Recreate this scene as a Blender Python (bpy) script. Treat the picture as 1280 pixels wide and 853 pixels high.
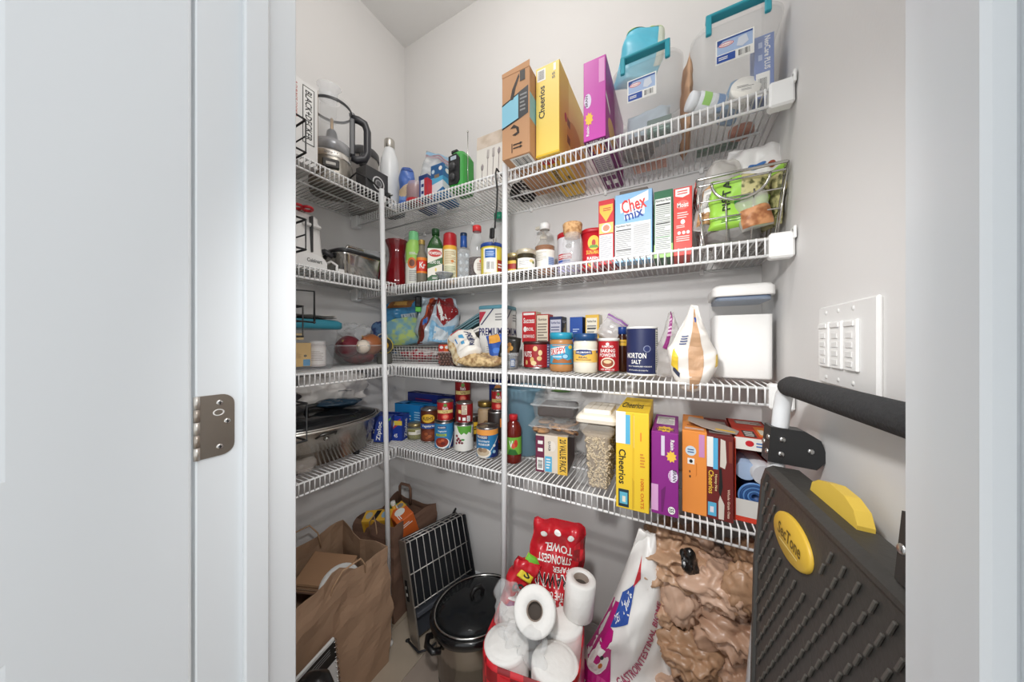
import bpy, bmesh, math, random
from mathutils import Vector, Matrix, noise

for _o in list(bpy.data.objects):
    bpy.data.objects.remove(_o)
SC = bpy.context.scene
COL = SC.collection
PI = math.pi

# ------------------------------------------------------------------ camera
cam_d = bpy.data.cameras.new('camera')
cam_d.sensor_width = 36.0
cam_d.lens = 36.0 * 378.5 / 1280.0
cam_d.clip_start = 0.02
cam = bpy.data.objects.new('camera', cam_d)
COL.objects.link(cam)
cam.location = (0, 0, 1.17)
cam.rotation_euler = (PI / 2, 0, 0.5014)
SC.camera = cam

# ------------------------------------------------------------------ world and lights
W = bpy.data.worlds.new('world')
SC.world = W
W.use_nodes = True
W.node_tree.nodes['Background'].inputs[0].default_value = (0.93, 0.97, 1.0, 1)
W.node_tree.nodes['Background'].inputs[1].default_value = 1.28


def lamp(name, kind, loc, energy, color=(1, 1, 1), size=0.1, rot=(0, 0, 0)):
    d = bpy.data.lights.new(name, kind)
    d.energy = energy
    d.color = color
    if kind == 'AREA':
        d.shape = 'DISK'
        d.size = size
    else:
        d.shadow_soft_size = size
    o = bpy.data.objects.new(name, d)
    o.location = loc
    o.rotation_euler = rot
    COL.objects.link(o)
    return o


lamp('ceiling_light', 'POINT', (-0.45, 0.45, 2.42), 7.3, (1.0, 0.985, 0.965), 0.12)
FL = lamp('camera_flash', 'SPOT', (-0.13, 0.10, 1.50), 29.0, (1.0, 0.985, 0.97), 0.035, (PI / 2 - 0.52, 0, 0.24))
FL.data.spot_size = math.radians(126)
FL.data.spot_blend = 1.0

VS = SC.view_settings
VS.view_transform = 'Standard'
VS.look = 'None'
VS.gamma = 1.0
VS.use_curve_mapping = False
VS.exposure = 0.0

# ------------------------------------------------------------------ materials


def lin(h):
    if isinstance(h, str):
        c = [int(h[i:i + 2], 16) / 255 for i in (0, 2, 4)]
    else:
        c = h
    return tuple((x / 12.92 if x <= 0.04045 else ((x + 0.055) / 1.055) ** 2.4) for x in c)


MATS = {}


def mat(h, rough=0.5, metal=0.0, alpha=1.0, var=0.0, vs=8.0, bump=0.0, bs=60.0, spec=0.5, trans=0.0, coat=0.0):
    """procedural principled material, cached by its parameters"""
    key = (h, rough, metal, alpha, var, vs, bump, bs, spec, trans, coat)
    if key in MATS:
        return MATS[key]
    m = bpy.data.materials.new('mat_%s_%d' % (h, len(MATS)))
    m.use_nodes = True
    nt = m.node_tree
    b = nt.nodes['Principled BSDF']
    c = lin(h)
    b.inputs['Base Color'].default_value = (*c, 1)
    b.inputs['Roughness'].default_value = rough
    b.inputs['Metallic'].default_value = metal
    b.inputs['Alpha'].default_value = alpha
    b.inputs['Specular IOR Level'].default_value = spec
    b.inputs['Transmission Weight'].default_value = trans
    b.inputs['Coat Weight'].default_value = coat
    tc = nt.nodes.new('ShaderNodeTexCoord')
    if var > 0:
        n = nt.nodes.new('ShaderNodeTexNoise')
        n.inputs['Scale'].default_value = vs
        n.inputs['Detail'].default_value = 4
        nt.links.new(tc.outputs['Object'], n.inputs['Vector'])
        mx = nt.nodes.new('ShaderNodeMix')
        mx.data_type = 'RGBA'
        mx.inputs[6].default_value = (*[x * (1 - var) for x in c], 1)
        mx.inputs[7].default_value = (*[min(1, x * (1 + var)) for x in c], 1)
        nt.links.new(n.outputs['Fac'], mx.inputs[0])
        nt.links.new(mx.outputs[2], b.inputs['Base Color'])
    if bump > 0:
        n = nt.nodes.new('ShaderNodeTexNoise')
        n.inputs['Scale'].default_value = bs
        n.inputs['Detail'].default_value = 3
        nt.links.new(tc.outputs['Object'], n.inputs['Vector'])
        bp = nt.nodes.new('ShaderNodeBump')
        bp.inputs['Strength'].default_value = bump
        bp.inputs['Distance'].default_value = 0.004
        nt.links.new(n.outputs['Fac'], bp.inputs['Height'])
        nt.links.new(bp.outputs['Normal'], b.inputs['Normal'])
    MATS[key] = m
    return m


def crinkle(h, rough=0.35, alpha=1.0, scale=26.0, strength=0.6, var=0.1):
    """plastic or paper film with a network of sharp creases"""
    key = ('cr', h, rough, alpha, scale, strength)
    if key in MATS:
        return MATS[key]
    m = mat(h, rough, 0, alpha, var, 10).copy()
    nt = m.node_tree
    b = nt.nodes['Principled BSDF']
    tc = nt.nodes.new('ShaderNodeTexCoord')
    w = nt.nodes.new('ShaderNodeTexNoise')
    w.inputs['Scale'].default_value = 9.0
    mx = nt.nodes.new('ShaderNodeMix')
    mx.data_type = 'RGBA'
    mx.inputs[0].default_value = 0.12
    v = nt.nodes.new('ShaderNodeTexVoronoi')
    v.inputs['Scale'].default_value = scale
    bp = nt.nodes.new('ShaderNodeBump')
    bp.inputs['Strength'].default_value = strength
    bp.inputs['Distance'].default_value = 0.012
    nt.links.new(tc.outputs['Object'], w.inputs['Vector'])
    nt.links.new(tc.outputs['Object'], mx.inputs[6])
    nt.links.new(w.outputs['Color'], mx.inputs[7])
    nt.links.new(mx.outputs[2], v.inputs['Vector'])
    nt.links.new(v.outputs['Distance'], bp.inputs['Height'])
    nt.links.new(bp.outputs['Normal'], b.inputs['Normal'])
    MATS[key] = m
    return m


def speckle(h1, h2, scale, lo=0.45, hi=0.55, rough=0.5, alpha=1.0, kind='noise'):
    """two-colour patterned procedural material"""
    key = ('sp', h1, h2, scale, lo, hi, rough, alpha, kind)
    if key in MATS:
        return MATS[key]
    m = bpy.data.materials.new('pattern_%d' % len(MATS))
    m.use_nodes = True
    nt = m.node_tree
    b = nt.nodes['Principled BSDF']
    b.inputs['Roughness'].default_value = rough
    b.inputs['Alpha'].default_value = alpha
    tc = nt.nodes.new('ShaderNodeTexCoord')
    if kind == 'noise':
        n = nt.nodes.new('ShaderNodeTexNoise')
        n.inputs['Scale'].default_value = scale
        out = n.outputs['Fac']
    elif kind == 'voro':
        n = nt.nodes.new('ShaderNodeTexVoronoi')
        n.inputs['Scale'].default_value = scale
        out = n.outputs['Distance']
    else:
        n = nt.nodes.new('ShaderNodeTexChecker')
        n.inputs['Scale'].default_value = scale
        out = n.outputs['Fac']
    nt.links.new(tc.outputs['Object'], n.inputs['Vector'])
    r = nt.nodes.new('ShaderNodeValToRGB')
    r.color_ramp.elements[0].position = lo
    r.color_ramp.elements[0].color = (*lin(h1), 1)
    r.color_ramp.elements[1].position = hi
    r.color_ramp.elements[1].color = (*lin(h2), 1)
    nt.links.new(out, r.inputs['Fac'])
    nt.links.new(r.outputs['Color'], b.inputs['Base Color'])
    MATS[key] = m
    return m


def clear(h='f4f6f8', alpha=0.16, rough=0.06):
    return mat(h, rough, 0, alpha * 0.62, 0, 8, 0, 60, 0.6)


WHITE = mat('f2f2f0', 0.45)
WIRE = mat('f0f0ef', 0.35)
PRINT_W = mat('f4f3ee', 0.5)
BLACK = mat('151515', 0.45)
DGREY = mat('2b2c2e', 0.5)
STEEL = mat('c9c7c3', 0.16, 1.0)
BRUSH = mat('bdb9b2', 0.3, 1.0, 1, 0.06, 30)
TIN = mat('c9c8c6', 0.28, 1.0)
KRAFT = mat('a98363', 0.85, 0, 1, 0.10, 6, 0.35, 22)

# ------------------------------------------------------------------ mesh helpers


class MB:
    def __init__(s):
        s.v, s.f, s.mi, s.sm = [], [], [], []

    def add(s, vs, fs, mi=0, smooth=False):
        o = len(s.v)
        s.v += [tuple(p) for p in vs]
        for f in fs:
            s.f.append([o + i for i in f])
            s.mi.append(mi)
            s.sm.append(smooth)
        return s

    def box(s, x0, y0, z0, x1, y1, z1, mi=0, mx=None):
        vs = [Vector((x, y, z)) for z in (z0, z1) for y in (y0, y1) for x in (x0, x1)]
        if mx is not None:
            vs = [mx @ p for p in vs]
        return s.add(vs, [(0, 2, 3, 1), (4, 5, 7, 6), (0, 1, 5, 4), (2, 6, 7, 3), (0, 4, 6, 2), (1, 3, 7, 5)], mi)

    def cbox(s, x0, y0, z0, x1, y1, z1, c=0.002, mi=0, mx=None, smooth=False):
        """chamfered box"""
        vs, idx = [], {}
        X, Y, Z = (x0, x1), (y0, y1), (z0, z1)
        sg = (1, -1)
        for i in (0, 1):
            for j in (0, 1):
                for k in (0, 1):
                    for ax in range(3):
                        p = [X[i], Y[j], Z[k]]
                        for a, q in enumerate((i, j, k)):
                            if a != ax:
                                p[a] += sg[q] * c
                        idx[(i, j, k, ax)] = len(vs)
                        vs.append(Vector(p))
        fs = []
        for ax in range(3):
            for q in (0, 1):
                ring = []
                for a, b in ((0, 0), (1, 0), (1, 1), (0, 1)):
                    t = [0, 0, 0]
                    t[ax] = q
                    t[(ax + 1) % 3] = a
                    t[(ax + 2) % 3] = b
                    ring.append(idx[(*t, ax)])
                fs.append(ring if q else ring[::-1])
        for ax in range(3):
            b1, b2 = (ax + 1) % 3, (ax + 2) % 3
            for p in (0, 1):
                for q in (0, 1):
                    t0, t1 = [0, 0, 0], [0, 0, 0]
                    t0[b1] = t1[b1] = p
                    t0[b2] = t1[b2] = q
                    t0[ax], t1[ax] = 0, 1
                    f = [idx[(*t0, b1)], idx[(*t1, b1)], idx[(*t1, b2)], idx[(*t0, b2)]]
                    fs.append(f)
        for i in (0, 1):
            for j in (0, 1):
                for k in (0, 1):
                    fs.append([idx[(i, j, k, 0)], idx[(i, j, k, 1)], idx[(i, j, k, 2)]])
        if mx is not None:
            vs = [mx @ p for p in vs]
        return s.add(vs, fs, mi, smooth)

    def lathe(s, prof, seg=28, c=(0, 0, 0), mi=0, smooth=True, sx=1.0, sy=1.0, mx=None, mis=None):
        rings = []
        for r, z in prof:
            if r < 1e-6:
                rings.append([Vector((c[0], c[1], c[2] + z))])
            else:
                rings.append([Vector((c[0] + r * sx * math.cos(2 * PI * i / seg), c[1] + r * sy * math.sin(2 * PI * i / seg), c[2] + z)) for i in range(seg)])
        return s.loft(rings, mi, smooth, mx, False, mis)

    def loft(s, rings, mi=0, smooth=True, mx=None, caps=True, mis=None):
        o = len(s.v)
        st = []
        for r in rings:
            st.append(len(s.v))
            s.v += [tuple(mx @ Vector(p)) if mx is not None else tuple(p) for p in r]
        for a in range(len(rings) - 1):
            na, nb = len(rings[a]), len(rings[a + 1])
            n = max(na, nb)
            for i in range(n):
                j = (i + 1) % n
                if na == 1:
                    f = [st[a], st[a + 1] + j, st[a + 1] + i][::-1]
                    f = [st[a], st[a + 1] + i, st[a + 1] + j][::-1]
                elif nb == 1:
                    f = [st[a] + i, st[a] + j, st[a + 1]]
                else:
                    f = [st[a] + i, st[a] + j, st[a + 1] + j, st[a + 1] + i]
                s.f.append(f)
                s.mi.append(mis[a] if mis else mi)
                s.sm.append(smooth)
        if caps:
            for a, rev in ((0, True), (len(rings) - 1, False)):
                if len(rings[a]) > 2:
                    f = [st[a] + i for i in range(len(rings[a]))]
                    s.f.append(f[::-1] if rev else f)
                    s.mi.append(mis[min(a, len(mis) - 1)] if mis else mi)
                    s.sm.append(False)
        return s

    def tube(s, pts, r, seg=6, mi=0, closed=False, mx=None):
        pts = [Vector(p) for p in pts]
        n = len(pts)
        rings = []
        prev = None
        for i, p in enumerate(pts):
            if closed:
                d = (pts[(i + 1) % n] - pts[i - 1])
            else:
                d = pts[min(i + 1, n - 1)] - pts[max(i - 1, 0)]
            d = d.normalized() if d.length > 1e-9 else Vector((0, 0, 1))
            if prev is None:
                a = Vector((0, 0, 1)) if abs(d.z) < 0.9 else Vector((1, 0, 0))
                u = d.cross(a).normalized()
            else:
                u = (prev - d * prev.dot(d))
                u = u.normalized() if u.length > 1e-6 else d.orthogonal().normalized()
            prev = u
            w = d.cross(u)
            rr = r[i] if isinstance(r, (list, tuple)) else r
            rings.append([p + (u * math.cos(2 * PI * k / seg) + w * math.sin(2 * PI * k / seg)) * rr for k in range(seg)])
        if closed:
            rings.append(rings[0])
            return s.loft(rings, mi, True, mx, False)
        return s.loft(rings, mi, True, mx, True)

    def prism(s, poly, axis, a0, a1, mi=0, mx=None):
        """extrude a 2D polygon; axis 'y' -> poly is (x,z), 'x' -> (y,z), 'z' -> (x,y)"""
        def P(p, a):
            return {'y': (p[0], a, p[1]), 'x': (a, p[0], p[1]), 'z': (p[0], p[1], a)}[axis]
        return s.loft([[Vector(P(p, a0)) for p in poly], [Vector(P(p, a1)) for p in poly]], mi, False, mx, True)

    def build(s, name, mats, parent=None, loc=None, rot=None, fix=True):
        me = bpy.data.meshes.new(name)
        me.from_pydata(s.v, [], s.f)
        if not isinstance(mats, (list, tuple)):
            mats = [mats]
        for m in mats:
            me.materials.append(m)
        me.polygons.foreach_set('material_index', s.mi)
        me.polygons.foreach_set('use_smooth', s.sm)
        if fix:
            bm = bmesh.new()
            bm.from_mesh(me)
            bmesh.ops.recalc_face_normals(bm, faces=bm.faces)
            bm.to_mesh(me)
            bm.free()
        o = bpy.data.objects.new(name, me)
        COL.objects.link(o)
        if parent:
            o.parent = parent
        if loc:
            o.location = loc
        if rot:
            o.rotation_euler = rot
        return o


def rr(w, d, r, z, n=5, cx=0, cy=0):
    """rounded rectangle ring, centred"""
    pts = []
    r = min(r, w / 2 - 1e-5, d / 2 - 1e-5)
    for qx, qy, a0 in ((1, 1, 0), (-1, 1, PI / 2), (-1, -1, PI), (1, -1, 1.5 * PI)):
        for i in range(n + 1):
            a = a0 + PI / 2 * i / n
            pts.append(Vector((cx + qx * (w / 2 - r) + r * math.cos(a), cy + qy * (d / 2 - r) + r * math.sin(a), z)))
    return pts


def ell(a, b, z, n=32, cx=0, cy=0):
    return [Vector((cx + a * math.cos(2 * PI * i / n), cy + b * math.sin(2 * PI * i / n), z)) for i in range(n)]


def arc(cx, cz, r, a0, a1, n):
    return [(cx + r * math.cos(a0 + (a1 - a0) * i / n), cz + r * math.sin(a0 + (a1 - a0) * i / n)) for i in range(n + 1)]


def thing(name, label, cat, loc=(0, 0, 0), rz=0.0, group=None, rot=None):
    o = bpy.data.objects.new(name, None)
    o.empty_display_size = 0.05
    COL.objects.link(o)
    o.location = loc
    o.rotation_euler = rot if rot else (0, 0, rz)
    o['label'] = label
    o['category'] = cat
    if group:
        o['group'] = group
    return o


def structure(o, label=None):
    o['kind'] = 'structure'
    if label:
        o['label'] = label
    return o


def face(x, y):
    return math.atan2(-x, y)


# ------------------------------------------------------------------ printed matter
TXT = {}


def text_mesh(s, bold):
    k = (s, bold)
    if k not in TXT:
        cu = bpy.data.curves.new('t', 'FONT')
        cu.body = s
        cu.align_x = 'CENTER'
        cu.resolution_u = 2
        cu.offset = 0.02 if bold else 0.0
        ob = bpy.data.objects.new('t', cu)
        me = bpy.data.meshes.new_from_object(ob)
        vs = [(v.co.x, v.co.y) for v in me.vertices]
        fs = [list(p.vertices) for p in me.polygons]
        bpy.data.objects.remove(ob)
        bpy.data.curves.remove(cu)
        bpy.data.meshes.remove(me)
        if vs:
            x0, x1 = min(v[0] for v in vs), max(v[0] for v in vs)
            y0, y1 = min(v[1] for v in vs), max(v[1] for v in vs)
            vs = [((v[0] - x0) / max(1e-6, x1 - x0) - 0.5, (v[1] - y0) / max(1e-6, y1 - y0) - 0.5) for v in vs]
        TXT[k] = (vs, fs)
    return TXT[k]


def prints(name, parent, W_, H_, elems, mapf, cuts=0):
    """flat print built as thin coloured shapes. elems in 0..1 of the panel:
    ('r',x0,y0,x1,y1,mat) ('e',cx,cy,rx,ry,mat) ('p',pts,mat) ('t',txt,cx,cy,w,h,mat[,rot90 turns]) ('l',x0,y0,x1,y1,n,mat) ('b',x0,y0,x1,y1[,vertical])"""
    bm = bmesh.new()
    mats = []

    def mi(m):
        if m not in mats:
            mats.append(m)
        return mats.index(m)

    def poly(pts, m, L):
        vs = [bm.verts.new((p[0], p[1], L)) for p in pts]
        f = bm.faces.new(vs)
        f.material_index = mi(m)
    rnd = random.Random(len(elems) * 7 + len(name))
    for L, e in enumerate(elems):
        k = e[0]
        if k == 'r':
            poly([(e[1], e[2]), (e[3], e[2]), (e[3], e[4]), (e[1], e[4])], e[5], L)
        elif k == 'e':
            poly([(e[1] + e[3] * math.cos(2 * PI * i / 22), e[2] + e[4] * math.sin(2 * PI * i / 22)) for i in range(22)], e[5], L)
        elif k == 'p':
            poly(e[1], e[2], L)
        elif k == 's':
            n = e[6]
            poly([(e[1] + e[3] * q * math.cos(PI * i / n), e[2] + e[4] * q * math.sin(PI * i / n)) for i in range(2 * n) for q in ((1.0 if i % 2 else 0.68),)], e[5], L)
        elif k == 't':
            vs, fs = text_mesh(e[1], True)
            rot = e[7] if len(e) > 7 else 0
            w, h = e[4], e[5]
            out = []
            for a, b in vs:
                if rot == 0:
                    out.append((e[2] + a * w, e[3] + b * h))
                elif rot == 1:
                    out.append((e[2] - b * w, e[3] + a * h))
                elif rot == -1:
                    out.append((e[2] + b * w, e[3] - a * h))
                elif rot == 2:
                    out.append((e[2] - a * w, e[3] - b * h))
                else:
                    ca, sa = math.cos(rot), math.sin(rot)
                    xx, yy = a * w * W_, b * h * H_
                    out.append((e[2] + (xx * ca - yy * sa) / W_, e[3] + (xx * sa + yy * ca) / H_))
            bv = [bm.verts.new((p[0], p[1], L)) for p in out]
            m = mi(e[6])
            for f in fs:
                try:
                    bf = bm.faces.new([bv[i] for i in f])
                    bf.material_index = m
                except ValueError:
                    pass
        elif k == 'l':
            n = e[5]
            st = (e[4] - e[2]) / n
            for i in range(n):
                y = e[2] + st * (i + 0.25)
                x1 = e[1] + (e[3] - e[1]) * (1.0 if rnd.random() < 0.6 else rnd.uniform(0.6, 0.95))
                poly([(e[1], y), (x1, y), (x1, y + st * 0.45), (e[1], y + st * 0.45)], e[6], L)
        elif k == 'b':
            x0, y0, x1, y1 = e[1:5]
            poly([(x0, y0), (x1, y0), (x1, y1), (x0, y1)], PRINT_W, L)
            vert = len(e) > 5
            n = 13
            for i in range(n):
                t0 = 0.1 + 0.8 * i / n
                t1 = t0 + 0.8 / n * rnd.choice((0.35, 0.5, 0.7))
                if vert:
                    a, b, c, d = x0 + (x1 - x0) * 0.1, y0 + (y1 - y0) * t0, x0 + (x1 - x0) * 0.9, y0 + (y1 - y0) * t1
                else:
                    a, b, c, d = x0 + (x1 - x0) * t0, y0 + (y1 - y0) * 0.12, x0 + (x1 - x0) * t1, y0 + (y1 - y0) * 0.9
                poly([(a, b), (c, b), (c, d), (a, d)], BLACK, L + 0.5)
    if cuts:
        for i in range(1, cuts):
            g = bm.verts[:] + bm.edges[:] + bm.faces[:]
            bmesh.ops.bisect_plane(bm, geom=g, plane_co=(i / cuts, 0, 0), plane_no=(1, 0, 0))
    for v in bm.verts:
        v.co = mapf(v.co.x, v.co.y, 0.00035 + 0.00010 * v.co.z)
    me = bpy.data.meshes.new(name)
    bm.to_mesh(me)
    bm.free()
    for m in mats:
        me.materials.append(m)
    o = bpy.data.objects.new(name, me)
    COL.objects.link(o)
    o.parent = parent
    return o


def box_map(fc, w, d, h):
    """panel mapping for a box with its base centre at the origin, front at -y"""
    if fc == 'front':
        return w, h, lambda u, v, o: Vector((-w / 2 + u * w, -d / 2 - o, v * h))
    if fc == 'back':
        return w, h, lambda u, v, o: Vector((w / 2 - u * w, d / 2 + o, v * h))
    if fc == 'right':
        return d, h, lambda u, v, o: Vector((w / 2 + o, -d / 2 + u * d, v * h))
    if fc == 'left':
        return d, h, lambda u, v, o: Vector((-w / 2 - o, d / 2 - u * d, v * h))
    if fc == 'top':
        return w, d, lambda u, v, o: Vector((-w / 2 + u * w, -d / 2 + v * d, h + o))
    return w, d, lambda u, v, o: Vector((-w / 2 + u * w, d / 2 - v * d, -o))


def cyl_map(r, z0, z1, half=PI / 2, r1=None):
    """wraps the panel round a cylinder or cone, centred on -y"""
    r1 = r if r1 is None else r1
    return 2 * half * r, z1 - z0, lambda u, v, o: Vector((((r + (r1 - r) * v) + o) * math.sin((u - 0.5) * 2 * half), -((r + (r1 - r) * v) + o) * math.cos((u - 0.5) * 2 * half), z0 + v * (z1 - z0)))


def carton(name, label, cat, size, loc, body, panels=None, rz=0.0, rot=None, group=None, chamfer=0.0012):
    w, d, h = size
    t = thing(name, label, cat, loc, rz, group, rot)
    MB().cbox(-w / 2, -d / 2, 0, w / 2, d / 2, h, chamfer).build('carton', body, t)
    for fc, el in (panels or {}).items():
        a, b, mp = box_map(fc, w, d, h)
        prints('panel_print', t, a, b, el, mp)
    return t


# ------------------------------------------------------------------ dimensions of the room (metres)
XL, XR, YB, YF0, YF1, ZC = -1.293, 0.220, 1.155, 0.158, 0.285, 2.752
LEV = (1.725, 1.398, 1.070, 0.743)     # shelf decks, top to bottom
YS, XS = 0.850, -0.988                 # front edges of the back run and the left run
JL, JR = -0.589, 0.1244                # door jamb faces
ZD = 2.06                              # top of the door opening

# ------------------------------------------------------------------ structure
WALLM = mat('e3e1df', 0.7, 0, 1, 0.015, 3, 0.05, 180)
CEILM = mat('e9e8e6', 0.8, 0, 1, 0.01, 3, 0.05, 140)
TRIMM = mat('e3e6e8', 0.38, 0, 1, 0.008, 3)


def struct(name, mb, m, label=None):
    return structure(mb.build(name, m), label)


struct('wall_back', MB().box(XL - 0.1, YB, 0, XR + 0.1, YB + 0.1, ZC), WALLM, 'warm white painted back wall of the pantry')
struct('wall_left', MB().box(XL - 0.1, YF1, 0, XL, YB, ZC), WALLM, 'warm white painted left wall of the pantry')
struct('wall_right', MB().box(XR, YF1, 0, XR + 0.1, YB, ZC), WALLM, 'warm white painted right wall with the dimmer switches')
struct('ceiling', MB().box(XL - 0.1, YF0, ZC, XR + 0.1, YB + 0.1, ZC + 0.08), CEILM, 'white pantry ceiling')
struct('wall_front', MB().box(XL - 0.1, YF0 + 0.004, 0, JL - 0.018, YF1 - 0.004, ZC).box(JR + 0.018, YF0 + 0.004, 0, XR + 0.9, YF1 - 0.004, ZC)
       .box(JL - 0.018, YF0 + 0.004, ZD + 0.018, JR + 0.018, YF1 - 0.004, ZC), WALLM, 'painted wall around the pantry doorway')

fl = structure(bpy.data.objects.new('floor', None), 'light greyish brown wood plank floor')
COL.objects.link(fl)
MB().box(-2.2, -1.6, -0.03, 1.2, YB + 0.1, -0.006).build('subfloor', mat('6f6457', 0.8), fl)
PLANKS = [mat(c, 0.45, 0, 1, 0.12, 9, 0.1, 40) for c in ('b3a593', 'aa9b88', 'baad9c', 'a4968a')]
pw = 0.178
for i in range(17):
    x0 = -2.08 + i * pw
    y = -1.6 - (i * 0.37 % 0.9)
    k = 0
    while y < YB + 0.05:
        y1 = min(y + 1.22, YB + 0.05)
        a = max(y, -1.6)
        if y1 > a:
            MB().cbox(x0 + 0.0006, a + 0.0006, -0.006, x0 + pw - 0.0006, y1 - 0.0006, 0.0, 0.0012).build('plank', PLANKS[(i * 3 + k) % 4], fl)
        y = y1
        k += 1

BB = [(0, 0), (0.013, 0), (0.013, 0.075), (0.009, 0.092), (0.004, 0.1), (0, 0.1)]
struct('baseboard_back', MB().prism([(YB - a, b) for a, b in BB], 'x', XL, XR), TRIMM, 'white baseboard along the back wall')
struct('baseboard_left', MB().prism([(XL + a, b) for a, b in BB], 'y', YF1, YB - 0.013), TRIMM, 'white baseboard along the left wall')
struct('baseboard_right', MB().prism([(XR - a, b) for a, b in BB], 'y', YF1, YB - 0.013), TRIMM, 'white baseboard along the right wall')

# door jambs with stops
for nm, xj, sgn, lb in (('trim_1', JL, 1, 'white left door jamb with stop moulding'), ('trim_2', JR, -1, 'white right door jamb with stop moulding')):
    t = structure(bpy.data.objects.new(nm, None), lb)
    COL.objects.link(t)
    a, b = sorted((xj - sgn * 0.018, xj))
    MB().cbox(a, YF0, 0, b, YF1, ZD, 0.0016).build('jamb_board', TRIMM, t)
    a, b = sorted((xj, xj + sgn * 0.0105))
    MB().cbox(a, 0.209, 0, b, 0.241, ZD, 0.0022).build('door_stop', TRIMM, t)
t = structure(bpy.data.objects.new('trim_3', None), 'white head of the door frame')
COL.objects.link(t)
MB().cbox(JL - 0.018, YF0, ZD, JR + 0.018, YF1, ZD + 0.018, 0.0016).build('jamb_board', TRIMM, t)
MB().cbox(JL, 0.209, ZD - 0.0105, JR, 0.241, ZD, 0.0022).build('door_stop', TRIMM, t)

# open panel door, hinged on the left jamb, swung out to the camera side
dr = structure(bpy.data.objects.new('door_1', None), 'white two-panel door standing open at the left jamb')
COL.objects.link(dr)
dr.location = (JL, 0.151, 0)
dr.rotation_euler = (0, 0, math.radians(-1.0))
DW, DT = 0.70, 0.035
sl = MB()
st = 0.129
for y0, y1, z0, z1 in ((-st, 0, 0.01, 2.04), (-DW, -DW + st, 0.01, 2.04), (-DW + st, -st, 0.01, 0.22), (-DW + st, -st, 0.845, 1.028), (-DW + st, -st, 1.91, 2.04)):
    sl.box(-0.036, y0, z0, -0.001, y1, z1)
sl.build('door_frame', TRIMM, dr)
for z0, z1 in ((0.22, 0.845), (1.028, 1.91)):
    y0, y1 = -DW + st, -st
    b, q = 0.022, 0.008
    p = MB()
    for xa, xb in ((-0.001, -0.001 - q), (-0.036, -0.036 + q)):
        o_ = [(xa, y0, z0), (xa, y1, z0), (xa, y1, z1), (xa, y0, z1)]
        i_ = [(xb, y0 + b, z0 + b), (xb, y1 - b, z0 + b), (xb, y1 - b, z1 - b), (xb, y0 + b, z1 - b)]
        p.add(o_ + i_, [(0, 1, 5, 4), (1, 2, 6, 5), (2, 3, 7, 6), (3, 0, 4, 7), (4, 5, 6, 7)])
    p.build('door_panel', TRIMM, dr, fix=False)
# hinge on the jamb
HM = mat('a79c91', 0.34, 0.9, 1, 0.05, 60)
hz = 1.0475
hg = MB()
lf = [(0.0, -0.0445)] + arc(0.0385 - 0.015, -0.0445 + 0.015, 0.015, -PI / 2, 0, 6) + arc(0.0385 - 0.015, 0.0445 - 0.015, 0.015, 0, PI / 2, 6) + [(0.0, 0.0445)]
hg.prism(lf, 'x', JL, JL + 0.0022)
h_o = hg.build('hinge', HM, dr)
h_o.location = (0, 0.161, hz)
h_o.parent = dr
h_o.matrix_parent_inverse = Matrix.Rotation(math.radians(1.0), 4, 'Z') @ Matrix.Translation((-JL, -0.151, 0))
for i in range(5):
    k = MB().lathe([(0, -0.0087), (0.0036, -0.0087), (0.0036, 0.0087), (0, 0.0087)], 12, (JL + 0.002, -0.0025, -0.0356 + i * 0.0178)).build('knuckle', mat('a79c91' if i % 2 else 'c6c0b8', 0.34, 0.8), h_o)
for y, z in ((0.0215, 0.0325), (0.030, 0.004), (0.0215, -0.0315)):
    k = MB().lathe([(0, 0.0012), (0.0025, 0.0015), (0.0041, 0.0006), (0.0041, 0.0)], 14, mx=Matrix.Translation((JL + 0.0022, y, z)) @ Matrix.Rotation(PI / 2, 4, 'Y'))
    k.box(JL + 0.0026, y - 0.0025, z - 0.0005, JL + 0.0040, y + 0.0025, z + 0.0005, 1).box(JL + 0.0026, y - 0.0005, z - 0.0025, JL + 0.0040, y + 0.0005, z + 0.0025, 1)
    k.build('screw', [mat('cfccc8', 0.25, 1.0), DGREY], h_o)
k = MB().lathe([(0.0065, 0), (0.0065, 0.0006), (0.0048, 0.0006), (0.0048, 0)], 20, sx=0.75, mx=Matrix.Translation((JL + 0.0022, 0.0205, 0.0185)) @ Matrix.Rotation(PI / 2, 4, 'Y'))
k.build('stamped_emblem', mat('e6e4e0', 0.4, 0.3), h_o)

# ------------------------------------------------------------------ wire shelving
RW, RR_ = 0.0018, 0.0034


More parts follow.
